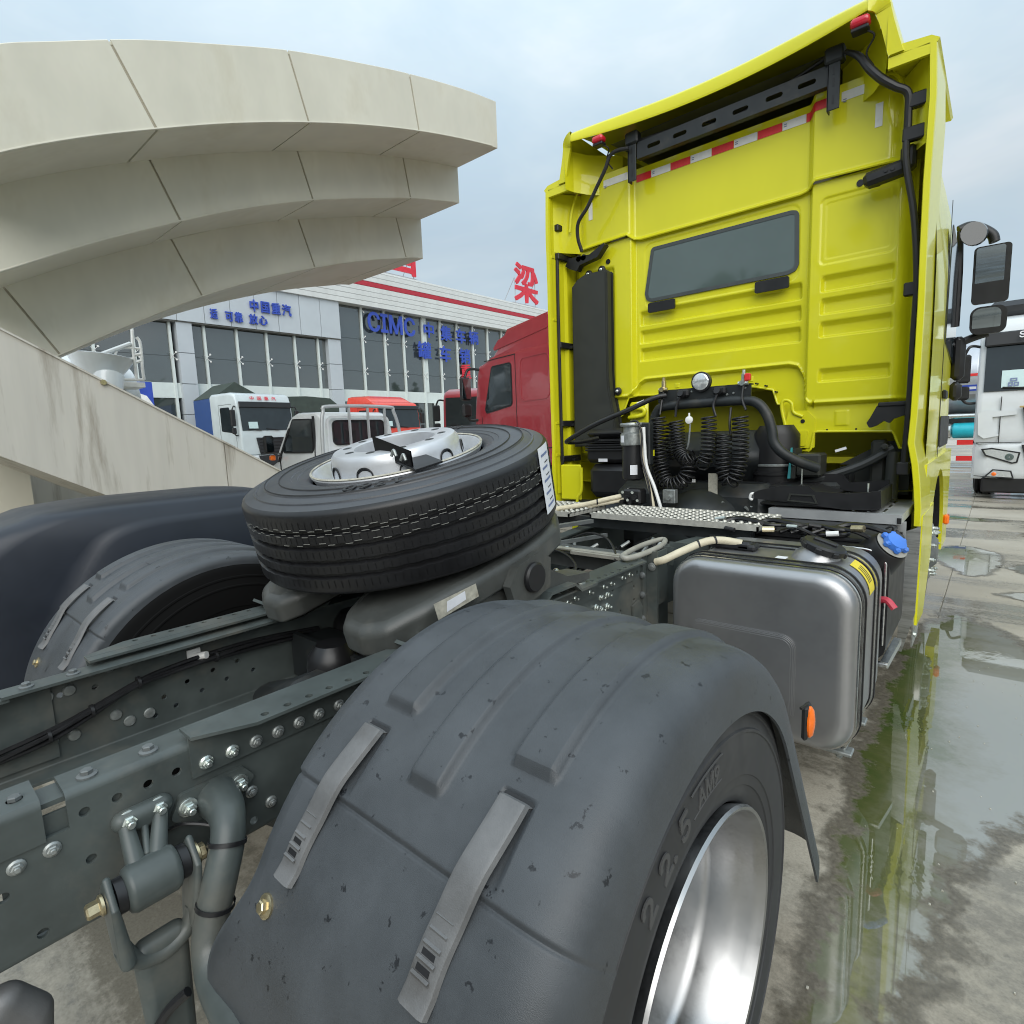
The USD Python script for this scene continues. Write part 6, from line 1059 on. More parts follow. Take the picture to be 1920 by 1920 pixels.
# ================================================================ parked trucks: one builder, each with its own shape
def truck(name, label, cat, o, head, W, L, H, col, wz=(1.85, 2.85), fair=0.0, rake=.28, sign_=None, visor=None, bumper=None, group=None, grille=True, detail=False, body=None, placard=True, side_col=None, lamps=True):
    """a cab-over truck; o: the middle of its front on the ground, head: heading in degrees (0 = towards +y)"""
    T = thing(name, label, cat, o, group=group); h = math.radians(head); F = np.array([-math.sin(h), math.cos(h), 0]); Rr = np.array([math.cos(h), math.sin(h), 0]); U = np.array([0, 0, 1.0])
    tw = lambda m_: (lambda q: (np.asarray(q[0])[:, [0]] * Rr + np.asarray(q[0])[:, [1]] * F + np.asarray(q[0])[:, [2]] * U + np.asarray(o, float), q[1]))(cat_(m_ if isinstance(m_, list) else [m_]))
    P_ = lambda nm, m_, mt, par=T, s_=35, **k: part(nm, tw(m_), mt, par, s_, **k)
    w = W / 2
    # front profile (y forward, negative is back), z up
    prof = [(-L, .95), (-L, H), (-rake - .35, H + .0), (-rake, H - .10), (-rake * .55, wz[1]), (-.02, wz[0]), (0, wz[0] - .12), (.02, 1.05), (-.04, .95)]
    lay = []
    for b_ in (.0, .03, .09, .16):
        lay.append(np.array(Polygon(prof).buffer(-b_ * .9, join_style=2).exterior.coords)[:-1])
    n0 = len(prof)
    R = []; g0 = dens_loop(Polygon(prof).buffer(-.10).buffer(.10, quad_segs=5), 64)
    for k_, (xx, b_) in enumerate(((w - .0, .11), (w - .025, .045), (w - .10, .0))):
        c0 = g0.mean(0); R.append((xx, c0 + (g0 - c0) * (1 - b_ / 1.2)))
    rings_ = [np.column_stack([np.full(64, -x), q]) for x, q in R] + [np.column_stack([np.full(64, x), q]) for x, q in R[::-1]]
    body_ = P_('cab_body', rings(rings_), col)
    # windscreen lies along the raked part of the profile
    a, b_ = np.array(prof[5]), np.array(prof[4]); d = b_ - a; nrm = np.array([d[1], -d[0]]); nrm /= np.linalg.norm(nrm); nrm *= np.sign(nrm[0])
    a2, b2 = a + d * .04 + nrm * .012, a + d * .97 + nrm * .012
    wsx = w - .10
    ws = P_('windscreen', [skin(np.array([[(x * (1 if j else 1), *(a2 + (b2 - a2) * t), ) for x in (wsx, wsx * .6, -wsx * .6, -wsx)] for j, t in enumerate((0, .33, .66, 1))]), .01)], 'glass_dark')
    if visor: P_('visor', [obox((0, *(b2 + nrm * .05 + d * .02)), (1, 0, 0), (0, d[0] / np.linalg.norm(d), d[1] / np.linalg.norm(d)), (0, nrm[0], nrm[1]), W - .14, visor, .05, .02)], 'grille_black' if not isinstance(visor, tuple) else 'glass_dark')
    if placard:
        for x0, x1, t0, t1 in ((.92, .60, .06, .40), (.58, .26, .06, .40)) if detail else ((.86, .46, .08, .34),):
            s0 = -1 if not detail else -1
            pk = P_('paper_sheet', skin(np.array([[(x, *(a2 + (b2 - a2) * t + nrm * .016)) for t in (t0, t1)] for x in (x0, x1)]), .002), 'paper_teal', ws)
    for x in (-.45, .35): P_('wiper', bar((x, *(a2 + nrm * .03)), (x + .55, *(a2 + d * .06 + nrm * .03)), .025), 'plastic_black', ws)
    for s in (-1, 1):
        sw2 = Polygon([(-.40 - rake * .2, wz[0] - .02), (-1.36, wz[0] + .08), (-1.36, wz[1] - .12), (-.58 - rake * .5, wz[1] - .12)]).buffer(-.05).buffer(.05)
        k_ = P_('side_window', prism(sw2, 'yz', s * (w - .004), s * (w + .008)), 'glass_dark')
        P_('window_seal', prism(sw2.buffer(.03).difference(sw2), 'yz', s * (w - .004), s * (w + .005)), 'plastic_black', k_)
        dn_ = unary_union([LineString(q).buffer(.007) for q in ([(-1.50, 1.0), (-1.50, wz[1] + .02)], [(-.30, 1.0), (-.34, wz[0] - .1)], [(-1.50, wz[1] + .02), (-.5, wz[1] + .02)], [(-L + .05, 1.25), (-.3, 1.25)])])
        P_('door_seam', prism(dn_, 'yz', s * (w - .004), s * (w + .003)), 'plastic_black')
        P_('door_handle', box(s * w, s * (w + .03), -1.32, -1.16, 1.48, 1.54, .008), 'plastic_black')
        mm = P_('mirror', [box(s * (w + .10), s * (w + .30), -.16, -.05, wz[0] + .22, wz[1] - .22, .03), box(s * (w + .10), s * (w + .28), -.16, -.06, wz[0] - .08, wz[0] + .16, .03), tube([(s * (w - .05), -.30, wz[1] - .1), (s * (w + .12), -.12, wz[1] - .08), (s * (w + .2), -.11, wz[1] - .22)], .025, 8), tube([(s * (w - .05), -.2, wz[0] - .14), (s * (w + .12), -.12, wz[0] - .14), (s * (w + .2), -.11, wz[0] - .06)], .025, 8)], 'plastic_black')
        P_('mirror_glass', box(s * (w + .115), s * (w + .285), -.168, -.161, wz[0] + .25, wz[1] - .25), 'mirror', mm)
        for yy_ in (-1.25,):
            wh = P_('wheel', tyre_at(s * (w - .17), yy_, .5), 'rubber'); P_('hub', lathe((s * (w - .02), yy_, .5), (s, 0, 0), [(.29, -.02), (.26, -.05), (.2, .0), (.16, .01), (.1, .04), (.02, .05)], 20), 'rim_silver', wh)
        P_('arch_trim', prism(Point(-1.25, .5).buffer(.66, quad_segs=10).difference(Point(-1.25, .5).buffer(.60, quad_segs=10)).intersection(sbox(-2.2, .45, 0, 1.3)), 'yz', s * (w - .3), s * (w + .012)), 'plastic_black' if detail else col)
    bc = bumper or col
    bp = P_('bumper', [rings([np.array([[x, y, .38 + zz_ * .0], [x, y + .0, .98]]) if False else np.array([[x, -.9, .40], [x, y - .06, .36], [x, y, .48], [x, y, .90], [x, y - .04, .98], [x, -.9, .98]]) for x, y in ((-w, -.18), (-w + .04, -.05), (-w + .22, .06), (w - .22, .06), (w - .04, -.05), (w, -.18))])], bc)
    if lamps:
        for s in (-1, 1):
            hl = Polygon([(.62, .86), (1.05, .92), (1.12, .72), (.70, .66)]) if not detail else Polygon([(.60, .84), (.63, .66), (.70, .64), (1.07, .78), (1.13, .90), (.98, .92)])
            e = P_('headlight', plate(shapely.affinity.scale(hl, s * w / 1.25, 1, origin=(0, 0)), (0, .078, 0), (1, 0, 0), (0, 0, 1), .03), 'grille_black', bp)
            P_('lens', plate(shapely.affinity.scale(hl.buffer(-.025), s * w / 1.25, 1, origin=(0, 0)), (0, .082, 0), (1, 0, 0), (0, 0, 1), .006), 'lens_clear', e)
            if detail:
                P_('projector', lathe((s * .74, .085, .76), (0, 1, 0), [(.055, 0), (.06, .006), (.04, .012), (.01, .006)], 20), 'glass_cab', e)
                fg = Polygon([(.66, .38), (.70, .52), (.95, .545), (1.07, .40)]); e2 = P_('fog_lamp', plate(shapely.affinity.scale(fg, s, 1, origin=(0, 0)), (0, .078, 0), (1, 0, 0), (0, 0, 1), .03), 'grille_black', bp)
                P_('lens', plate(shapely.affinity.scale(fg.buffer(-.022), s, 1, origin=(0, 0)), (0, .082, 0), (1, 0, 0), (0, 0, 1), .006), 'lens_clear', e2); P_('bulb', lathe((s * .93, .084, .46), (0, 1, 0), [(.035, 0), (.02, .008)], 14, True), 'lens_orange', e2)
    if grille:
        gp = Polygon([(-.62, wz[0] - .25), (.62, wz[0] - .25), (.50, 1.02), (-.50, 1.02)]); gr = P_('grille', plate(gp, (0, .055, 0), (1, 0, 0), (0, 0, 1), .03), 'grille_black')
        for k_ in range(5): z_ = 1.08 + (wz[0] - 1.4) * k_ / 4; P_('grille_bar', box(-.50, .50, .055, .075, z_, z_ + .05, .01), 'plastic_black', gr)
        gl = P_('lower_grille', plate(Polygon([(-.60, .97), (.60, .97), (.44, .40), (-.44, .40)]), (0, .085, 0), (1, 0, 0), (0, 0, 1), .02), 'grille_black', bp)
    if sign_:
        n_ = len(sign_[0]); hgt = sign_[1]; z_ = wz[1] + (H - wz[1]) * .38; y_ = -rake * .62 + .02
        for k_, ch in enumerate(sign_[0]):
            xx = (k_ - n_ / 2) * hgt * 1.9; P_('sign_character', place(plate(glyph(ch), (0, 0, 0), (hgt * 1.25, 0, 0), (0, hgt, 0), .02), (-xx, y_, z_), (-1, 0, 0), (0, -.30, .95), (0, 1, .3)), 'sign_red', T, False)
    if fair: 
        P_('roof_fairing', rings([np.array([[x, -L, H - .05], [x, -L + .02, H + fair - z_], [x, -L * .45, H + fair * .85 - z_], [x, -rake - .45, H + fair * .22 - z_ * .5], [x, -rake - .25, H - .05]]) for x, z_ in ((-w + .03, .28), (-w + .10, .06), (-w + .3, 0), (w - .3, 0), (w - .10, .06), (w - .03, .28))]), col)
    P_('chassis', [box(-.45, -.37, -6.0, -.6, .60, .86), box(.37, .45, -6.0, -.6, .60, .86), box(-w + .2, w - .2, -L, -.5, .75, .95)], 'frame_dark')
    for s in (-1, 1): P_('rear_wheel', tyre_at(s * (w - .2), -4.8, .5), 'rubber')
    return T, P_, tw
def dens_loop(g, n):
    q = g.exterior if g.geom_type == 'Polygon' else g.geoms[0].exterior; return np.array([q.interpolate(t, normalized=True).coords[0] for t in np.linspace(0, 1, n, endpoint=False)])
def tyre_at(x, y, z): return tyre(np.array([x, y, z]), (1, 0, 0), .5, n=48)

# white cab seen from its right front, behind the sloping wall
truck('white_truck', 'white heavy truck with red lettering over its windscreen, left of the small pickup', 'truck', (-21.6, 10.5, 0), -84, 2.5, 2.2, 3.55, 'truck_pale', wz=(1.95, 3.05), rake=.26, sign_=('中国重汽', .17), visor=.24, bumper='truck_white')
# orange red cab partly hidden by the pickup's rack
truck('orange_truck', 'bright orange red truck cab behind the headboard of the white pickup', 'truck', (-19.3, 15.6, 0), -88, 2.5, 2.3, 3.15, 'truck_orange', wz=(1.90, 2.85), rake=.24, fair=.30, visor=.18)
# dark red sleeper cab on the left of the yellow one
T, P_, tw = truck('red_truck', 'dark red high roof sleeper truck seen from its side, left of the yellow cab', 'truck', (-5.62, 8.0, 0), 73.5, 2.5, 2.55, 2.86, 'truck_red', wz=(1.90, 2.76), rake=.36, fair=.52, placard=False)
for s in (-1, 1):
    rr_ = sbox(-2.42, 2.02, -1.66, 2.68).buffer(-.1).buffer(.12); P_('sleeper_panel', prism(rr_.difference(rr_.buffer(-.018)), 'yz', s * 1.246, s * 1.256), 'truck_red')
    P_('fairing_panel', prism(Polygon([(-2.4, 3.06), (-1.45, 2.98), (-.72, 2.92), (-.95, 3.08), (-1.5, 3.20), (-2.4, 3.27)]).buffer(-.03).buffer(.03), 'yz', s * 1.20, s * 1.228), 'truck_red')
# small red and white truck front further back
truck('small_red_truck', 'small red truck nose with black mirrors, just left of the dark red sleeper', 'truck', (-9.7, 10.9, 0), -150, 2.3, 1.9, 2.85, 'truck_red', wz=(1.70, 2.60), rake=.2, bumper='truck_red', placard=False)
# big white tractor facing us at the right
T, P_, tw = truck('white_tractor', 'white tractor truck facing the camera at the right edge, paper notices in its windscreen', 'tractor truck', (2.47, 12.25, 0), 180, 2.5, 2.3, 3.25, 'truck_white', wz=(1.86, 2.80), rake=.30, visor=.24, detail=True)
P_('trim_strip', box(-.66, .66, .07, .10, 1.60, 1.63, .006), 'trim_gold'); 
for s in (-1, 1):
    P_('panel_gap', prism(unary_union([LineString(q).buffer(.006) for q in ([(s * .90, 1.0), (s * .90, 1.80)], [(s * 1.2, 1.01), (s * .6, 1.01)], [(s * 1.2, .42), (s * .75, .38)])]), 'xz', .020, .034), 'plastic_black')
    P_('corner_vane', [plate(Polygon([(s * .92, 1.14), (s * 1.10, 1.10), (s * 1.17, 1.16), (s * 1.19, 1.52), (s * 1.10, 1.56), (s * .70, 1.54), (s * .70, 1.50), (s * 1.02, 1.47), (s * 1.0, 1.24)]).buffer(.015), (0, .05, 0), (1, 0, 0), (0, 0, 1), .03)], 'truck_white')
for k_, ch in ((0, '品'), ): P_('notice_character', place(plate(glyph(ch), (0, 0, 0), (.16, 0, 0), (0, .16, 0), .002), (.84, .006, 1.97), (-1, 0, 0), (0, -.155, .988), (0, 1, .15)), 'label_print')
P_('apron', box(-1.1, 1.1, -.5, .02, .12, .40, .03), 'plastic_black')
P_('visor_letter', place(meshkit.text_mesh('S', .10, .01, True), (.74, .035, 2.78), (-1, 0, 0), (0, -.155, .988), (0, 1, .15)), 'label_white', T, False)
P_('roof_lining', box(-1.2, 1.2, -2.2, -.5, 3.2, 3.5, .1), 'grille_black')

# white pickup truck with a tubular headboard
PX, PY0, PY1 = -7.5, 4.50, 6.12
PK = thing('pickup_truck', 'small white pickup truck seen from behind with a grey tubular headboard over its cab', 'pickup truck', (PX, 5.3, 0))
g0 = np.array([(PX, .75), (PX - .02, 1.70), (PX - .06, 1.90), (PX - .22, 2.00), (PX - .9, 2.02), (PX - 1.12, 1.95), (PX - 1.58, 1.32), (PX - 1.66, 1.10), (PX - 2.0, .98), (PX - 2.02, .45), (PX - .1, .45)])
gl_ = dens_loop(Polygon(g0).buffer(-.06).buffer(.06, quad_segs=5), 60); R = []
for y, k in ((PY0, .955), (PY0 + .03, .985), (PY0 + .12, 1.0), (PY1 - .12, 1.0), (PY1 - .03, .985), (PY1, .955)):
    c0 = gl_.mean(0); q = c0 + (gl_ - c0) * k; tum = .07 * np.clip((q[:, 1] - 1.3) / .7, 0, 1) * (1 if y < 5.3 else -1); R.append(np.column_stack([q[:, 0], np.full(60, y) + tum * (abs(y - 5.31) / .8), q[:, 1]]))
part('cab_body', rings(R), 'truck_white', PK, 40)
rw = rrect(PY0 + .27, PY1 - .27, 1.42, 1.82, .07); k = part('rear_window', plate(rw, (PX - .012, 0, 0), (0, 1, 0), (0, 0, 1), .022), 'glass_dark', PK); part('window_seal', plate(rw.buffer(.025).difference(rw), (PX - .012, 0, 0), (0, 1, 0), (0, 0, 1), .028), 'rubber', k)
for y in (PY0 + .60, PY1 - .55): part('head_restraint', box(PX - .004, PX + .011, y - .10, y + .12, 1.45, 1.66), 'plastic_black', k)
part('panel_rib', [plate(rrect(PY0 + .13, PY1 - .13, 1.0, 1.92, .12).difference(rrect(PY0 + .17, PY1 - .17, 1.03, 1.88, .10)), (PX - .012, 0, 0), (0, 1, 0), (0, 0, 1), .03), box(PX - .01, PX + .02, PY0 + .3, PY1 - .3, 1.22, 1.25), box(PX - .01, PX + .02, PY0 + .3, PY1 - .3, 1.06, 1.09)] + [box(PX - .01, PX + .022, y, y + .10, 1.09, 1.30) for y in (PY0 + .42, PY0 + .8, PY0 + 1.15)], 'truck_white', PK)
sw2 = Polygon([(PX - .30, 1.30), (PX - .30, 1.86), (PX - .92, 1.88), (PX - 1.40, 1.30)]).buffer(-.04).buffer(.04)
for y, s in ((PY0, -1), (PY1, 1)):
    oo = np.array([0, y + .035 * -s, 0]); k = part('side_window', prism(sw2, 'xz', y + s * .004, y + s * -.06), 'glass_dark', PK); part('window_seal', prism(sw2.buffer(.025).difference(sw2), 'xz', y + s * .006, y + s * -.05), 'plastic_black', k)
    part('door_seam', prism(unary_union([LineString(q).buffer(.007) for q in ([(PX - .22, .6), (PX - .22, 1.92)], [(PX - 1.52, .6), (PX - 1.52, 1.28)])]), 'xz', y + s * .012, y - s * .03), 'plastic_black', PK)
    part('door_handle', box(PX - .42, PX - .27, y - s * .01, y + s * .03, 1.12, 1.16, .006), 'plastic_black', PK)
    part('quarter_vent', prism(Polygon([(PX - 1.40, 1.30), (PX - 1.05, 1.72), (PX - 1.10, 1.74), (PX - 1.62, 1.10), (PX - 1.5, 1.12)]), 'xz', y + s * .012, y - s * .05), 'plastic_black', PK)
    mm = part('wing_mirror', [box(PX - 1.62, PX - 1.50, y + s * .10, y + s * .28, 1.28, 1.62, .03), bar((PX - 1.45, y, 1.2), (PX - 1.55, y + s * .2, 1.32), .03)], 'plastic_black', PK); part('mirror_glass', box(PX - 1.498, PX - 1.492, y + s * .12, y + s * .26, 1.31, 1.59), 'mirror', mm)
    part('indicator', box(PX - 1.66, PX - 1.56, y + s * .06, y + s * .16, 1.14, 1.24, .02), 'lens_orange', mm)
    for xx in (PX - 1.35, PX + 1.6): part('wheel', lathe((xx, y - s * .10, .32), (0, s, 0), [(.18, .08), (.30, .09), (.32, .05), (.32, -.07), (.28, -.09)], 24), 'rubber', PK)
rk = part('headboard', tube([(PX + .14, PY0 - .06, .85), (PX + .14, PY0 - .05, 1.6), (PX + .14, PY0 + .0, 1.98), (PX + .14, PY0 + .14, 2.08), (PX + .14, PY1 - .25, 2.08), (PX + .14, PY1 - .10, 1.98), (PX + .14, PY1 + .02, 1.55), (PX + .14, PY1 + .05, .85)], .032, 10, 5), 'rack_grey', PK, 50)
for y in (PY0 + .52, PY0 + .92, PY0 + 1.30): part('headboard_bar', bar((PX + .14, y, .85), (PX + .14, y, 2.06), .045, .03), 'rack_grey', rk)
part('cargo_bed', [box(PX + .10, PX + 2.6, PY0 + .02, PY1 - .02, .66, .72), box(PX + .10, PX + 2.6, PY0 + .02, PY0 + .05, .66, .98), box(PX + .10, PX + 2.6, PY1 - .05, PY1 - .02, .66, .98)], 'truck_white', PK)

# concrete mixer with its platform and ladder, between canopy and wall
MX = -14.0; qv = lambda px, py: at(px, py, 0, MX)
MT = thing('mixer_truck', 'white concrete mixer truck with a ladder and platform, in the gap under the canopy', 'mixer truck', (MX, 3.2, 0))
c = qv(160, 690); dr = np.array([.35, -.9, .0]); dr /= np.linalg.norm(dr)
part('drum', lathe(np.array([MX - 1.6, c[1] - .2, 2.75]), np.array([.1, 1, .16]), [(.3, -2.6), (1.0, -1.8), (1.15, -.8), (1.1, .2), (.85, 1.0), (.55, 1.5), (.50, 1.55)], 32, True), 'truck_white', MT)
part('hopper', [lathe((MX - .35, 3.05, 2.98), (0, .1, 1), [(.26, 0), (.34, .12), (.62, .55), (.66, .62), (.60, .64)], 24), obox((MX - .2, 3.25, 3.72), (1, 0, 0), (0, .9, .44), (0, -.44, .9), .5, .9, .1, .03)], 'truck_white', MT)
part('chute', tube([(MX + .1, 3.1, 3.1), (MX + .3, 3.0, 2.7), (MX + .4, 2.7, 2.4)], [.30, .24, .2], 14), 'truck_white', MT)
ld = part('ladder', [tube([qv(*p) for p in ((248, 618), (249, 650), (254, 690), (256, 712))], .035, 8), tube([qv(*p) for p in ((256, 632), (263, 645), (267, 690), (270, 712))], .035, 8), tube([qv(*p) for p in ((212, 712), (216, 665), (224, 654), (240, 652), (262, 654))], .03, 8), tube([qv(*p) for p in ((206, 712), (207, 688), (214, 677), (255, 672))], .03, 8)], 'plate_white', MT, 50)
for a, b_ in (((204, 712), (271, 712)), ((212, 697), (222, 696)), ((252, 680), (266, 676)), ((250, 666), (264, 664))): part('rung', cyl(qv(*a), qv(*b_), .035, 8), 'plate_white', ld)
part('platform', box(MX - .7, MX + .02, qv(205, 712)[1], qv(271, 712)[1], qv(240, 716)[2] - .12, qv(240, 716)[2], .01), 'plate_white', MT)
part('rear_frame', box(MX - 1.4, MX - .5, 2.2, 3.6, .9, 2.9, .05), 'truck_pale', MT); part('chassis', box(MX - 1.5, MX - .5, -3.5, 3.9, .6, .9), 'frame_dark', MT)
for y in (-2.8, -1.4, 2.6): part('wheel', tyre(np.array([MX - .5, y, .5]), (1, 0, 0), .5, n=40), 'rubber', MT)
bp_ = thing('blue_hoarding', 'blue and white printed hoarding in front of the glass, under the mixer ladder', 'hoarding', (-22, 6.2, 0))
A = at(248, 715, 0, -22); B = at(289, 755, 0, -22)
part('board', box(-22.06, -22, A[1], B[1], 0, A[2]), 'sign_blue', bp_); part('printed_shape', plate(Polygon([(A[1], 1.2), (A[1], A[2] - .35), (A[1] + .4, A[2] - .5), (A[1] + .75, A[2] - 1.1), (B[1], A[2] - 1.35), (B[1], 1.2)]), (-22.005, 0, 0), (0, 1, 0), (0, 0, 1), .012), 'plate_white', bp_)
for y in (A[1] + .1, B[1] - .1): part('post', box(-22.15, -22.06, y - .05, y + .05, 0, A[2]), 'rack_grey', bp_)
# tarpaulin covered cargo truck and the blue box body left of the white cab
GX = -25.5; a, b_ = at(532, 745, 0, GX), at(626, 760, 0, GX)
CG = thing('tarpaulin_truck', 'cargo body under a dark green tarpaulin behind the white truck', 'truck', (GX, float(a[1]) + 1, 0)); y0, y1 = float(a[1]) - .7, float(b_[1]) + .3; zt = float(at(580, 743, 0, GX)[2])
part('tarpaulin', rings([np.array([[GX - d, y, z] for y, z in ((y0, .9), (y0, zt - .35), (y0 + .35, zt - .08), ((y0 + y1) / 2, zt + .06 * (d % 2)), (y1 - .5, zt - .08), (y1, zt - .45), (y1, .9))]) for d in (0, 1.0, 2.2, 3.0)]), 'tarp_green', CG, 25)
part('bed', box(GX - 3, GX, y0, y1, .7, .95), 'frame_dark', CG)
for y in (y0 + .2, y1 - .2): part('wheel', tyre(np.array([GX - 1.2, y, .5]), (0, 1, 0), .5, n=40), 'rubber', CG)
a, b_ = at(366, 752, 0, -28.5), at(392, 800, 0, -26)
BC = thing('blue_box_truck', 'blue box body with a grey green tarpaulin on top, left of the white truck', 'truck', (-26, float(a[1]), 0))
part('box_body', box(-28.5, -26, float(a[1]) - .1, float(a[1]) + 2.3, .9, float(a[2]), .03), 'container_blue', BC); part('tarpaulin', rings([np.array([[x, float(a[1]) - .1, float(a[2])], [x, float(a[1]) + .9, float(a[2]) + .75], [x, float(a[1]) + 2.3, float(a[2])]]) for x in (-28.5, -26.02)]), 'tarp_green', BC)
part('lettering', place(meshkit.text_mesh('BNH', .16, .01, True), (-25.99, float(a[1]) + .55, float(a[2]) - .75), (0, 1, 0), (0, 0, 1)), 'label_white', BC, False)
part('chassis', box(-28.5, -26, float(a[1]) + .3, float(a[1]) + 1.9, .6, .9), 'frame_dark', BC)
for y in (.2, 2.0): part('wheel', tyre(np.array([-27.2, float(a[1]) + y, .5]), (0, 1, 0), .5, n=40), 'rubber', BC)
# silver tanker trailer beyond, at the right
TK = thing('tanker_trailer', 'silver tanker trailer with red and white tape, between yellow cab and white tractor', 'tanker trailer', (-2, 20.8, 0))
part('tank', lathe((-9.5, 20.9, 2.62), (1, 0, 0), [(.3, -.35), (.85, -.2), (1.05, 0), (1.05, 10.5), (.85, 10.75), (.3, 10.9)], 36, True), 'tank_steel', TK, 40)
def tk_patch(x0, x1, a0, a1, m_, nm): return part(nm, skin(np.array([[(x, 20.9 - 1.056 * math.cos(a), 2.62 + 1.056 * math.sin(a)) for a in np.linspace(a0, a1, 5)] for x in (x0, x1)])), m_, TK)
for k in range(14): tk_patch(-8.6 + k * .72, -8.25 + k * .72, -.02, .05, 'tape_red', 'tape')
tk_patch(-1.0, 1.1, -.42, -.25, 'sign_blue', 'sign_band')
for k in range(5): tk_patch(-.1 + .24 * k, .05 + .24 * k, -.37, -.30, 'label_white', 'sign_mark')
for k in range(3): tk_patch(.30 + .26 * k, .48 + .26 * k, -.68, -.52, 'tank_side', 'notice')
part('walkway_rail', cyl((-9.4, 20.4, 3.72), (1.0, 20.4, 3.72), .03, 8), 'aluminium_bright', TK); part('side_pipe', cyl((-9.4, 19.95, 1.50), (1.2, 19.95, 1.50), .07, 12), 'aluminium_bright', TK)
part('side_cylinder', cyl((.15, 20.1, 1.08), (.52, 20.1, 1.08), .22, 24, .03), 'aluminium_bright', TK); part('side_cylinder', cyl((.53, 20.1, 1.08), (1.6, 20.1, 1.08), .22, 24, .03), 'tank_cyan', TK)
part('trailer_frame', box(-9.4, 1.4, 20.5, 21.3, .95, 1.5), 'frame_dark', TK)
for z, y in ((.74, 19.95), (.28, 19.95)):
    for k in range(26):
        x = -9 + .42 * k; part('side_guard_tape', box(x, x + .415, y, y + .04, z - .07, z + .07), 'tape_red' if k % 2 else 'tape_white', TK)
for x in (-8.6, -7.3, -6.0, -1.5): part('wheel', tyre(np.array([x, 20.2, .5]), (0, 1, 0), .5, n=40), 'rubber', TK)

# the line of trees across the yard, outside the picture but mirrored in the showroom glass and the cab's side
TL = thing('tree_line', 'dark row of trees round the yard, mirrored low in the showroom glass, plus an added unseen row behind', 'trees', (42, 30, 0), kind='stuff')
tr_r = np.random.default_rng(5); tv, tf, tk_ = [], [], []
for k in range(27):
    y0 = -30 + 7.5 * k + tr_r.uniform(-2, 2); hh = tr_r.uniform(7.5, 12.5); x0 = 42 + tr_r.uniform(-2, 2); n = 420
    if k >= 16: x0, y0, hh = -28 + 6.2 * (k - 16) + tr_r.uniform(-1, 1), -27 + tr_r.uniform(-2, 2), tr_r.uniform(8.0, 11.0)  # second row added behind the camera, to darken the rear window and mirror reflections
    c0 = tr_r.normal(0, 1, (26, 3)) * [1.5, 1.7, hh * .17] + [x0, y0, hh * .62]; pc = c0[tr_r.integers(0, 26, n)] + tr_r.normal(0, .55, (n, 3)); a = tr_r.normal(0, 1, (n, 3)); a /= np.linalg.norm(a, axis=1)[:, None]; b = np.cross(a, tr_r.normal(0, 1, (n, 3))); b /= np.linalg.norm(b, axis=1)[:, None]
    q = np.stack([pc + .45 * (sx_ * a + sy_ * b) for sx_, sy_ in ((-1, -1), (1, -1), (1, 1), (-1, 1))], 1).reshape(-1, 3); tf.append(np.arange(4 * n).reshape(-1, 4) + sum(len(t_) for t_ in tv)); tv.append(q)
    tk_.append(cyl((x0, y0, 0), (x0, y0, hh * .6), .22, 7, 0, .1))
part('crown', (np.vstack(tv), np.vstack([np.vstack(tf)[:, [0, 1, 2]], np.vstack(tf)[:, [0, 2, 3]]])), 'leaf_dark', TL, False, kind='stuff')
part('trunk', tk_, 'bark', TL, kind='stuff')

# ================================================================ the wet yard
usdkit_m = usdkit.material
MAT['concrete'] = usdkit_m(stage, '/World/Looks/concrete', {
    'g': ('geometry', {}), 'n1': ('noise_texture', {'scale': .55, 'detail': 7.0, 'roughness': .62}), 'n2': ('noise_texture', {'scale': 9.0, 'detail': 6.0, 'roughness': .65}), 'n3': ('noise_texture', {'scale': 120.0, 'detail': 4.0, 'roughness': .7}),
    'mp': ('mapping', {'scale': (.35, 1.6, 1), 'rotation': (0, 0, .5)}), 'n4': ('noise_texture', {'scale': .9, 'detail': 7.0, 'roughness': .62, 'distortion': .5}),
    'base': ('rgb_ramp', {'ramp': [(.25, (.27, .235, .18)), (.5, (.38, .34, .27)), (.75, (.49, .45, .37))]}), 'mx': ('mix', {'mix_type': 'multiply', 'fac': .7}), 'r3': ('rgb_ramp', {'ramp': [(.3, (.62, .62, .62)), (.6, (1, 1, 1))]}),
    'w2': ('math', {'math_type': 'multiply_add', 'value2': .30, 'value3': -.15}), 'w3': ('noise_texture', {'scale': 26.0, 'detail': 6.0, 'roughness': .7}), 'ws': ('math', {'math_type': 'add'}), 'wet': ('map_range', {'from_min': .47, 'from_max': .60, 'clamp': True}), 'dk': ('mix', {'mix_type': 'multiply', 'color2': (.50, .50, .49)}), 'ro': ('map_range', {'from_min': 0, 'from_max': 1, 'to_min': .62, 'to_max': .07}),
    'b': ('bump', {'strength': .35, 'distance': .004}), 'p': ('principled_bsdf', {'specular_ior_level': .5})},
    [('g.position', 'n1.vector'), ('g.position', 'n2.vector'), ('g.position', 'n3.vector'), ('g.position', 'mp.vector'), ('mp.vector', 'n4.vector'), ('n1.fac', 'base.fac'), ('base.color', 'mx.color1'), ('n3.fac', 'r3.fac'), ('r3.color', 'mx.color2'),
     ('g.position', 'w3.vector'), ('w3.fac', 'w2.value1'), ('n4.fac', 'ws.value1'), ('w2.value', 'ws.value2'), ('ws.value', 'wet.value'), ('wet.result', 'dk.fac'), ('mx.color', 'dk.color1'), ('wet.result', 'ro.value'), ('ro.result', 'p.roughness'), ('dk.color', 'p.base_color'), ('n2.fac', 'b.height'), ('b.normal', 'p.normal')], surface='p.BSDF')
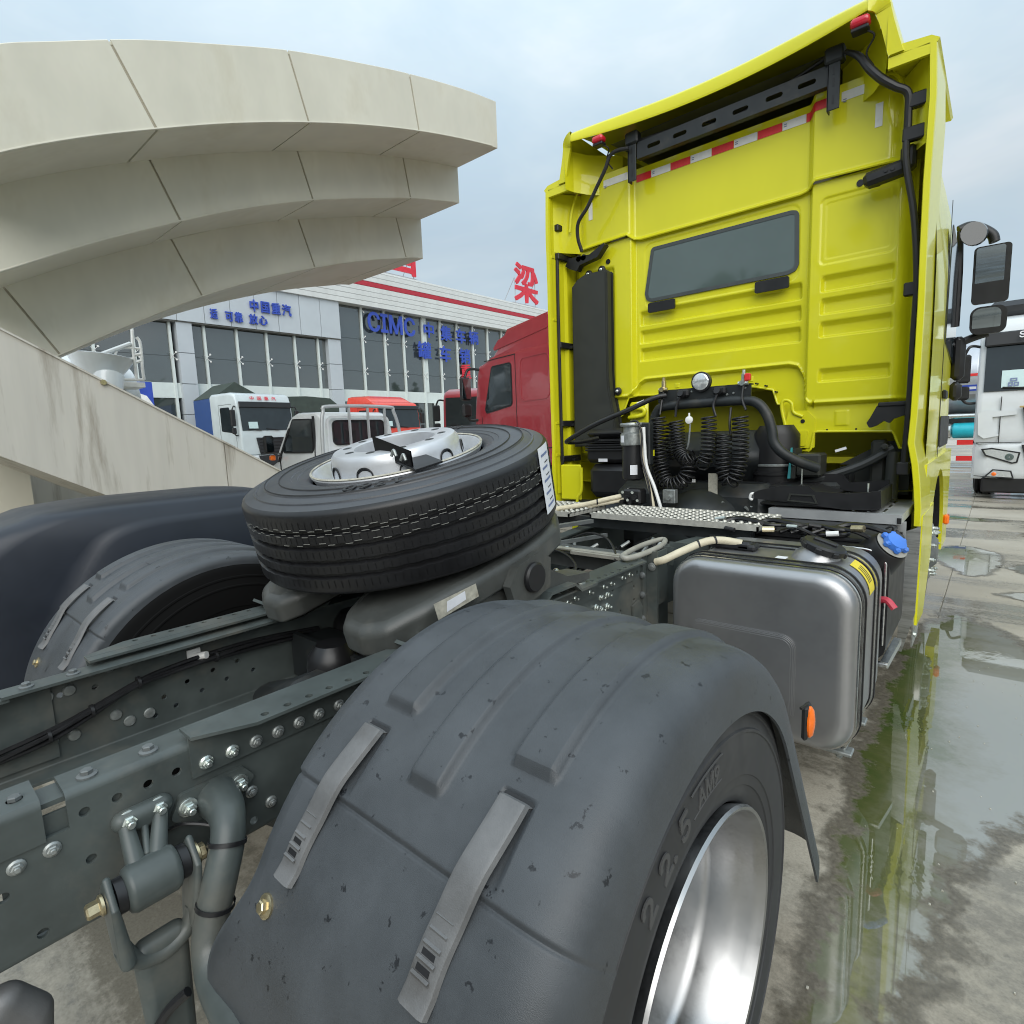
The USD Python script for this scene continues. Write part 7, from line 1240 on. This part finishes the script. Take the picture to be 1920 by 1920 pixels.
MAT['puddle'] = usdkit_m(stage, '/World/Looks/puddle', {
    'g': ('geometry', {}), 'n1': ('noise_texture', {'scale': 1.3, 'detail': 6.0, 'roughness': .6, 'distortion': .3}), 'n2': ('noise_texture', {'scale': 16.0, 'detail': 6.0, 'roughness': .7}), 'xyz': ('separate_xyz', {}),
    'gx': ('map_range', {'from_min': 1.16, 'from_max': 1.72, 'to_min': .32, 'to_max': -.34, 'clamp': True}), 'ad': ('math', {'math_type': 'add'}), 'ad2': ('math', {'math_type': 'multiply_add', 'value2': .35, 'value3': -.17}), 'sum': ('math', {'math_type': 'add'}),
    'alg': ('rgb_ramp', {'ramp': [(.30, (.24, .24, .21)), (.46, (.20, .195, .15)), (.58, (.12, .125, .065)), (.72, (.085, .095, .032)), (.88, (.05, .075, .018)), (1.0, (.09, .10, .03))]}),
    'b': ('noise_texture', {'scale': 38.0, 'detail': 2.0}), 'mk': ('map_range', {'from_min': .56, 'from_max': .70, 'clamp': True}), 'bm': ('math', {'math_type': 'multiply'}), 'bp': ('bump', {'strength': .22, 'distance': .003}),
    'p': ('principled_bsdf', {'roughness': .012, 'ior': 2.1, 'specular_ior_level': .5}), 'at': ('attribute', {'attribute': 'wet'}), 'e1': ('noise_texture', {'scale': 9.0, 'detail': 7.0, 'roughness': .68}), 'e2': ('math', {'math_type': 'multiply_add', 'value2': 1.1, 'value3': -.55}), 'es': ('math', {'math_type': 'add'}), 'md': ('map_range', {'from_min': .10, 'from_max': .38, 'clamp': True}), 'mw': ('map_range', {'from_min': .40, 'from_max': .52, 'clamp': True}), 'tr': ('transparent_bsdf', {}), 'dn': ('noise_texture', {'scale': 60.0, 'detail': 4.0}), 'dc': ('rgb_ramp', {'ramp': [(.3, (.10, .088, .066)), (.7, (.17, .15, .115))]}), 'dp': ('principled_bsdf', {'roughness': .22, 'specular_ior_level': .5}), 'c1': ('mix_closure', {}), 'c2': ('mix_closure', {})},
    [('g.position', 'n1.vector'), ('g.position', 'n2.vector'), ('g.position', 'b.vector'), ('g.position', 'xyz.vector'), ('xyz.x', 'gx.value'), ('n1.fac', 'ad.value1'), ('gx.result', 'ad.value2'), ('n2.fac', 'ad2.value1'), ('ad.value', 'sum.value1'), ('ad2.value', 'sum.value2'), ('sum.value', 'alg.fac'), ('alg.color', 'p.base_color'),
     ('n1.fac', 'mk.value'), ('b.fac', 'bm.value1'), ('mk.result', 'bm.value2'), ('bm.value', 'bp.height'), ('bp.normal', 'p.normal'), ('g.position', 'e1.vector'), ('e1.fac', 'e2.value1'), ('at.fac', 'es.value1'), ('e2.value', 'es.value2'), ('es.value', 'md.value'), ('es.value', 'mw.value'), ('g.position', 'dn.vector'), ('dn.fac', 'dc.fac'), ('dc.color', 'dp.base_color'), ('md.result', 'c1.fac'), ('tr.BSDF', 'c1.closure1'), ('dp.BSDF', 'c1.closure2'), ('mw.result', 'c2.fac'), ('c1.closure', 'c2.closure1'), ('p.BSDF', 'c2.closure2')], surface='c2.closure')
GR = thing('ground', 'wet grey concrete yard laid in large slabs with open joints', None, kind='structure')
part('subgrade', box(-260, 260, -120, 400, -.6, -.012), 'cream_joint', GR)
gx = [-60, -36, -20, -10, -4.5, 1.30, 5.9, 12, 24, 60]; gy = [-30, -8, -2.6, 2.3, 7.2, 10.7, 15.2, 22, 34, 60, 110]
for i in range(len(gx) - 1):
    for j in range(len(gy) - 1): part('slab', box(gx[i] + .002, gx[i + 1] - .002, gy[j] + .002, gy[j + 1] - .002, -.03, 0, .004), 'concrete', GR, False)
part('far_yard', [box(-260, -60.01, -120, 400, -.03, -.004), box(60.01, 260, -120, 400, -.03, -.004), box(-60, 60, 110.01, 400, -.03, -.004), box(-60, 60, -120, -30.01, -.03, -.004)], 'concrete', GR)
def wobble(pts, amp, seed, n=400):
    g = Polygon(smoothpath(np.array(pts + [pts[0]], float), 8)[:-1]).buffer(0); q = np.array([g.exterior.interpolate(t, normalized=True).coords[0] for t in np.linspace(0, 1, n, endpoint=False)])
    p3 = np.column_stack([q * 3.0, np.zeros(n)]); p4 = np.column_stack([q * 14.0, np.zeros(n)])
    q = q + amp * (np.stack([meshkit.fbm(p3, 3, seed), meshkit.fbm(p3, 3, seed + 9)], 1) - .5) * 2 + amp * .5 * (np.stack([meshkit.fbm(p4, 3, seed + 3), meshkit.fbm(p4, 3, seed + 5)], 1) - .5)
    return Polygon(q).buffer(0)
pw = [(1735, 1168), (1790, 1150), (1900, 1205), (2010, 1320), (2030, 1480), (1930, 1560), (1850, 1610), (1790, 1660), (1745, 1740), (1730, 1830), (1690, 1930), (1640, 2060), (1440, 2080), (1480, 1870), (1515, 1740), (1555, 1600), (1590, 1460), (1640, 1330), (1690, 1230)]
main = wobble([tuple(at(x, y, 2, 0)[:2]) for x, y in pw], .06, 11, 700)
PD = thing('puddle', 'shallow puddle with green algae beside the tractor, mirroring the sky and trucks', None, (1.6, 1.5, 0), kind='structure')
def water(poly, z, cell, fade):
    """a fine sheet over the outline; the primvar wet grows from 0 at its edge to 1 where the water is deep"""
    x0, y0, x1, y1 = poly.bounds; gx_ = np.arange(x0, x1 + cell, cell); gy_ = np.arange(y0, y1 + cell, cell); X, Y = np.meshgrid(gx_, gy_, indexing='ij'); pts = shapely.points(X.ravel(), Y.ravel())
    ins = shapely.contains(poly, pts); dist = np.where(ins, shapely.distance(pts, poly.exterior), 0).reshape(X.shape); ins = ins.reshape(X.shape)
    v, f = skin(np.stack([X, Y, np.full(X.shape, z)], -1)); keep = ins.ravel()[f].any(1); f = f[keep]; used = np.unique(f); mp_ = np.full(len(v), -1); mp_[used] = np.arange(len(used))
    p = fresh(PD + '/water'); o = ORIGIN[PD]; ms = usdkit.mesh(stage, p, (v[used] - o, mp_[f]), MAT['puddle'])
    UsdGeom.PrimvarsAPI(ms).CreatePrimvar('wet', Sdf.ValueTypeNames.FloatArray, 'vertex').Set(Vt.FloatArray.FromNumpy(np.clip(dist.ravel()[used] / fade, 0, 1).astype(np.float32)))
water(main.buffer(.10), .003, .03, .30)
for k, (x, y, r, e) in enumerate(((1.35, 6.6, .3, 2.6), (2.2, 6.3, .5, 1.2), (1.2, 9.6, .5, .35), (2.5, 8.4, .6, .4), (1.9, 5.2, .25, .8), (2.6, .2, .35, .6), (1.75, -.1, .06, 2))):
    water(wobble([(x - r, y), (x - r * .3, y + r * e), (x + r, y + r * e * .4), (x + r * .4, y - r * e)], r * .22, 70 + k, 160).buffer(.06), .003, .03, .16)

gv = []
for k in range(260):
    x, y = rng.uniform(1.25, 3.0), rng.uniform(-.3, 3.4) if k % 3 else rng.uniform(3.4, 9); r = rng.uniform(.001, .0032)
    gv.append(box(x - r, x + r, y - r * rng.uniform(.6, 2.2), y + r, .0, .004 + r * .6, r * .3))
gvt = thing('grit', 'pale grit and leaf crumbs scattered over the puddle and wet concrete', 'grit', (1.8, 1, 0), kind='stuff')
part('crumbs', gv, 'label_worn', gvt, False, kind='stuff')
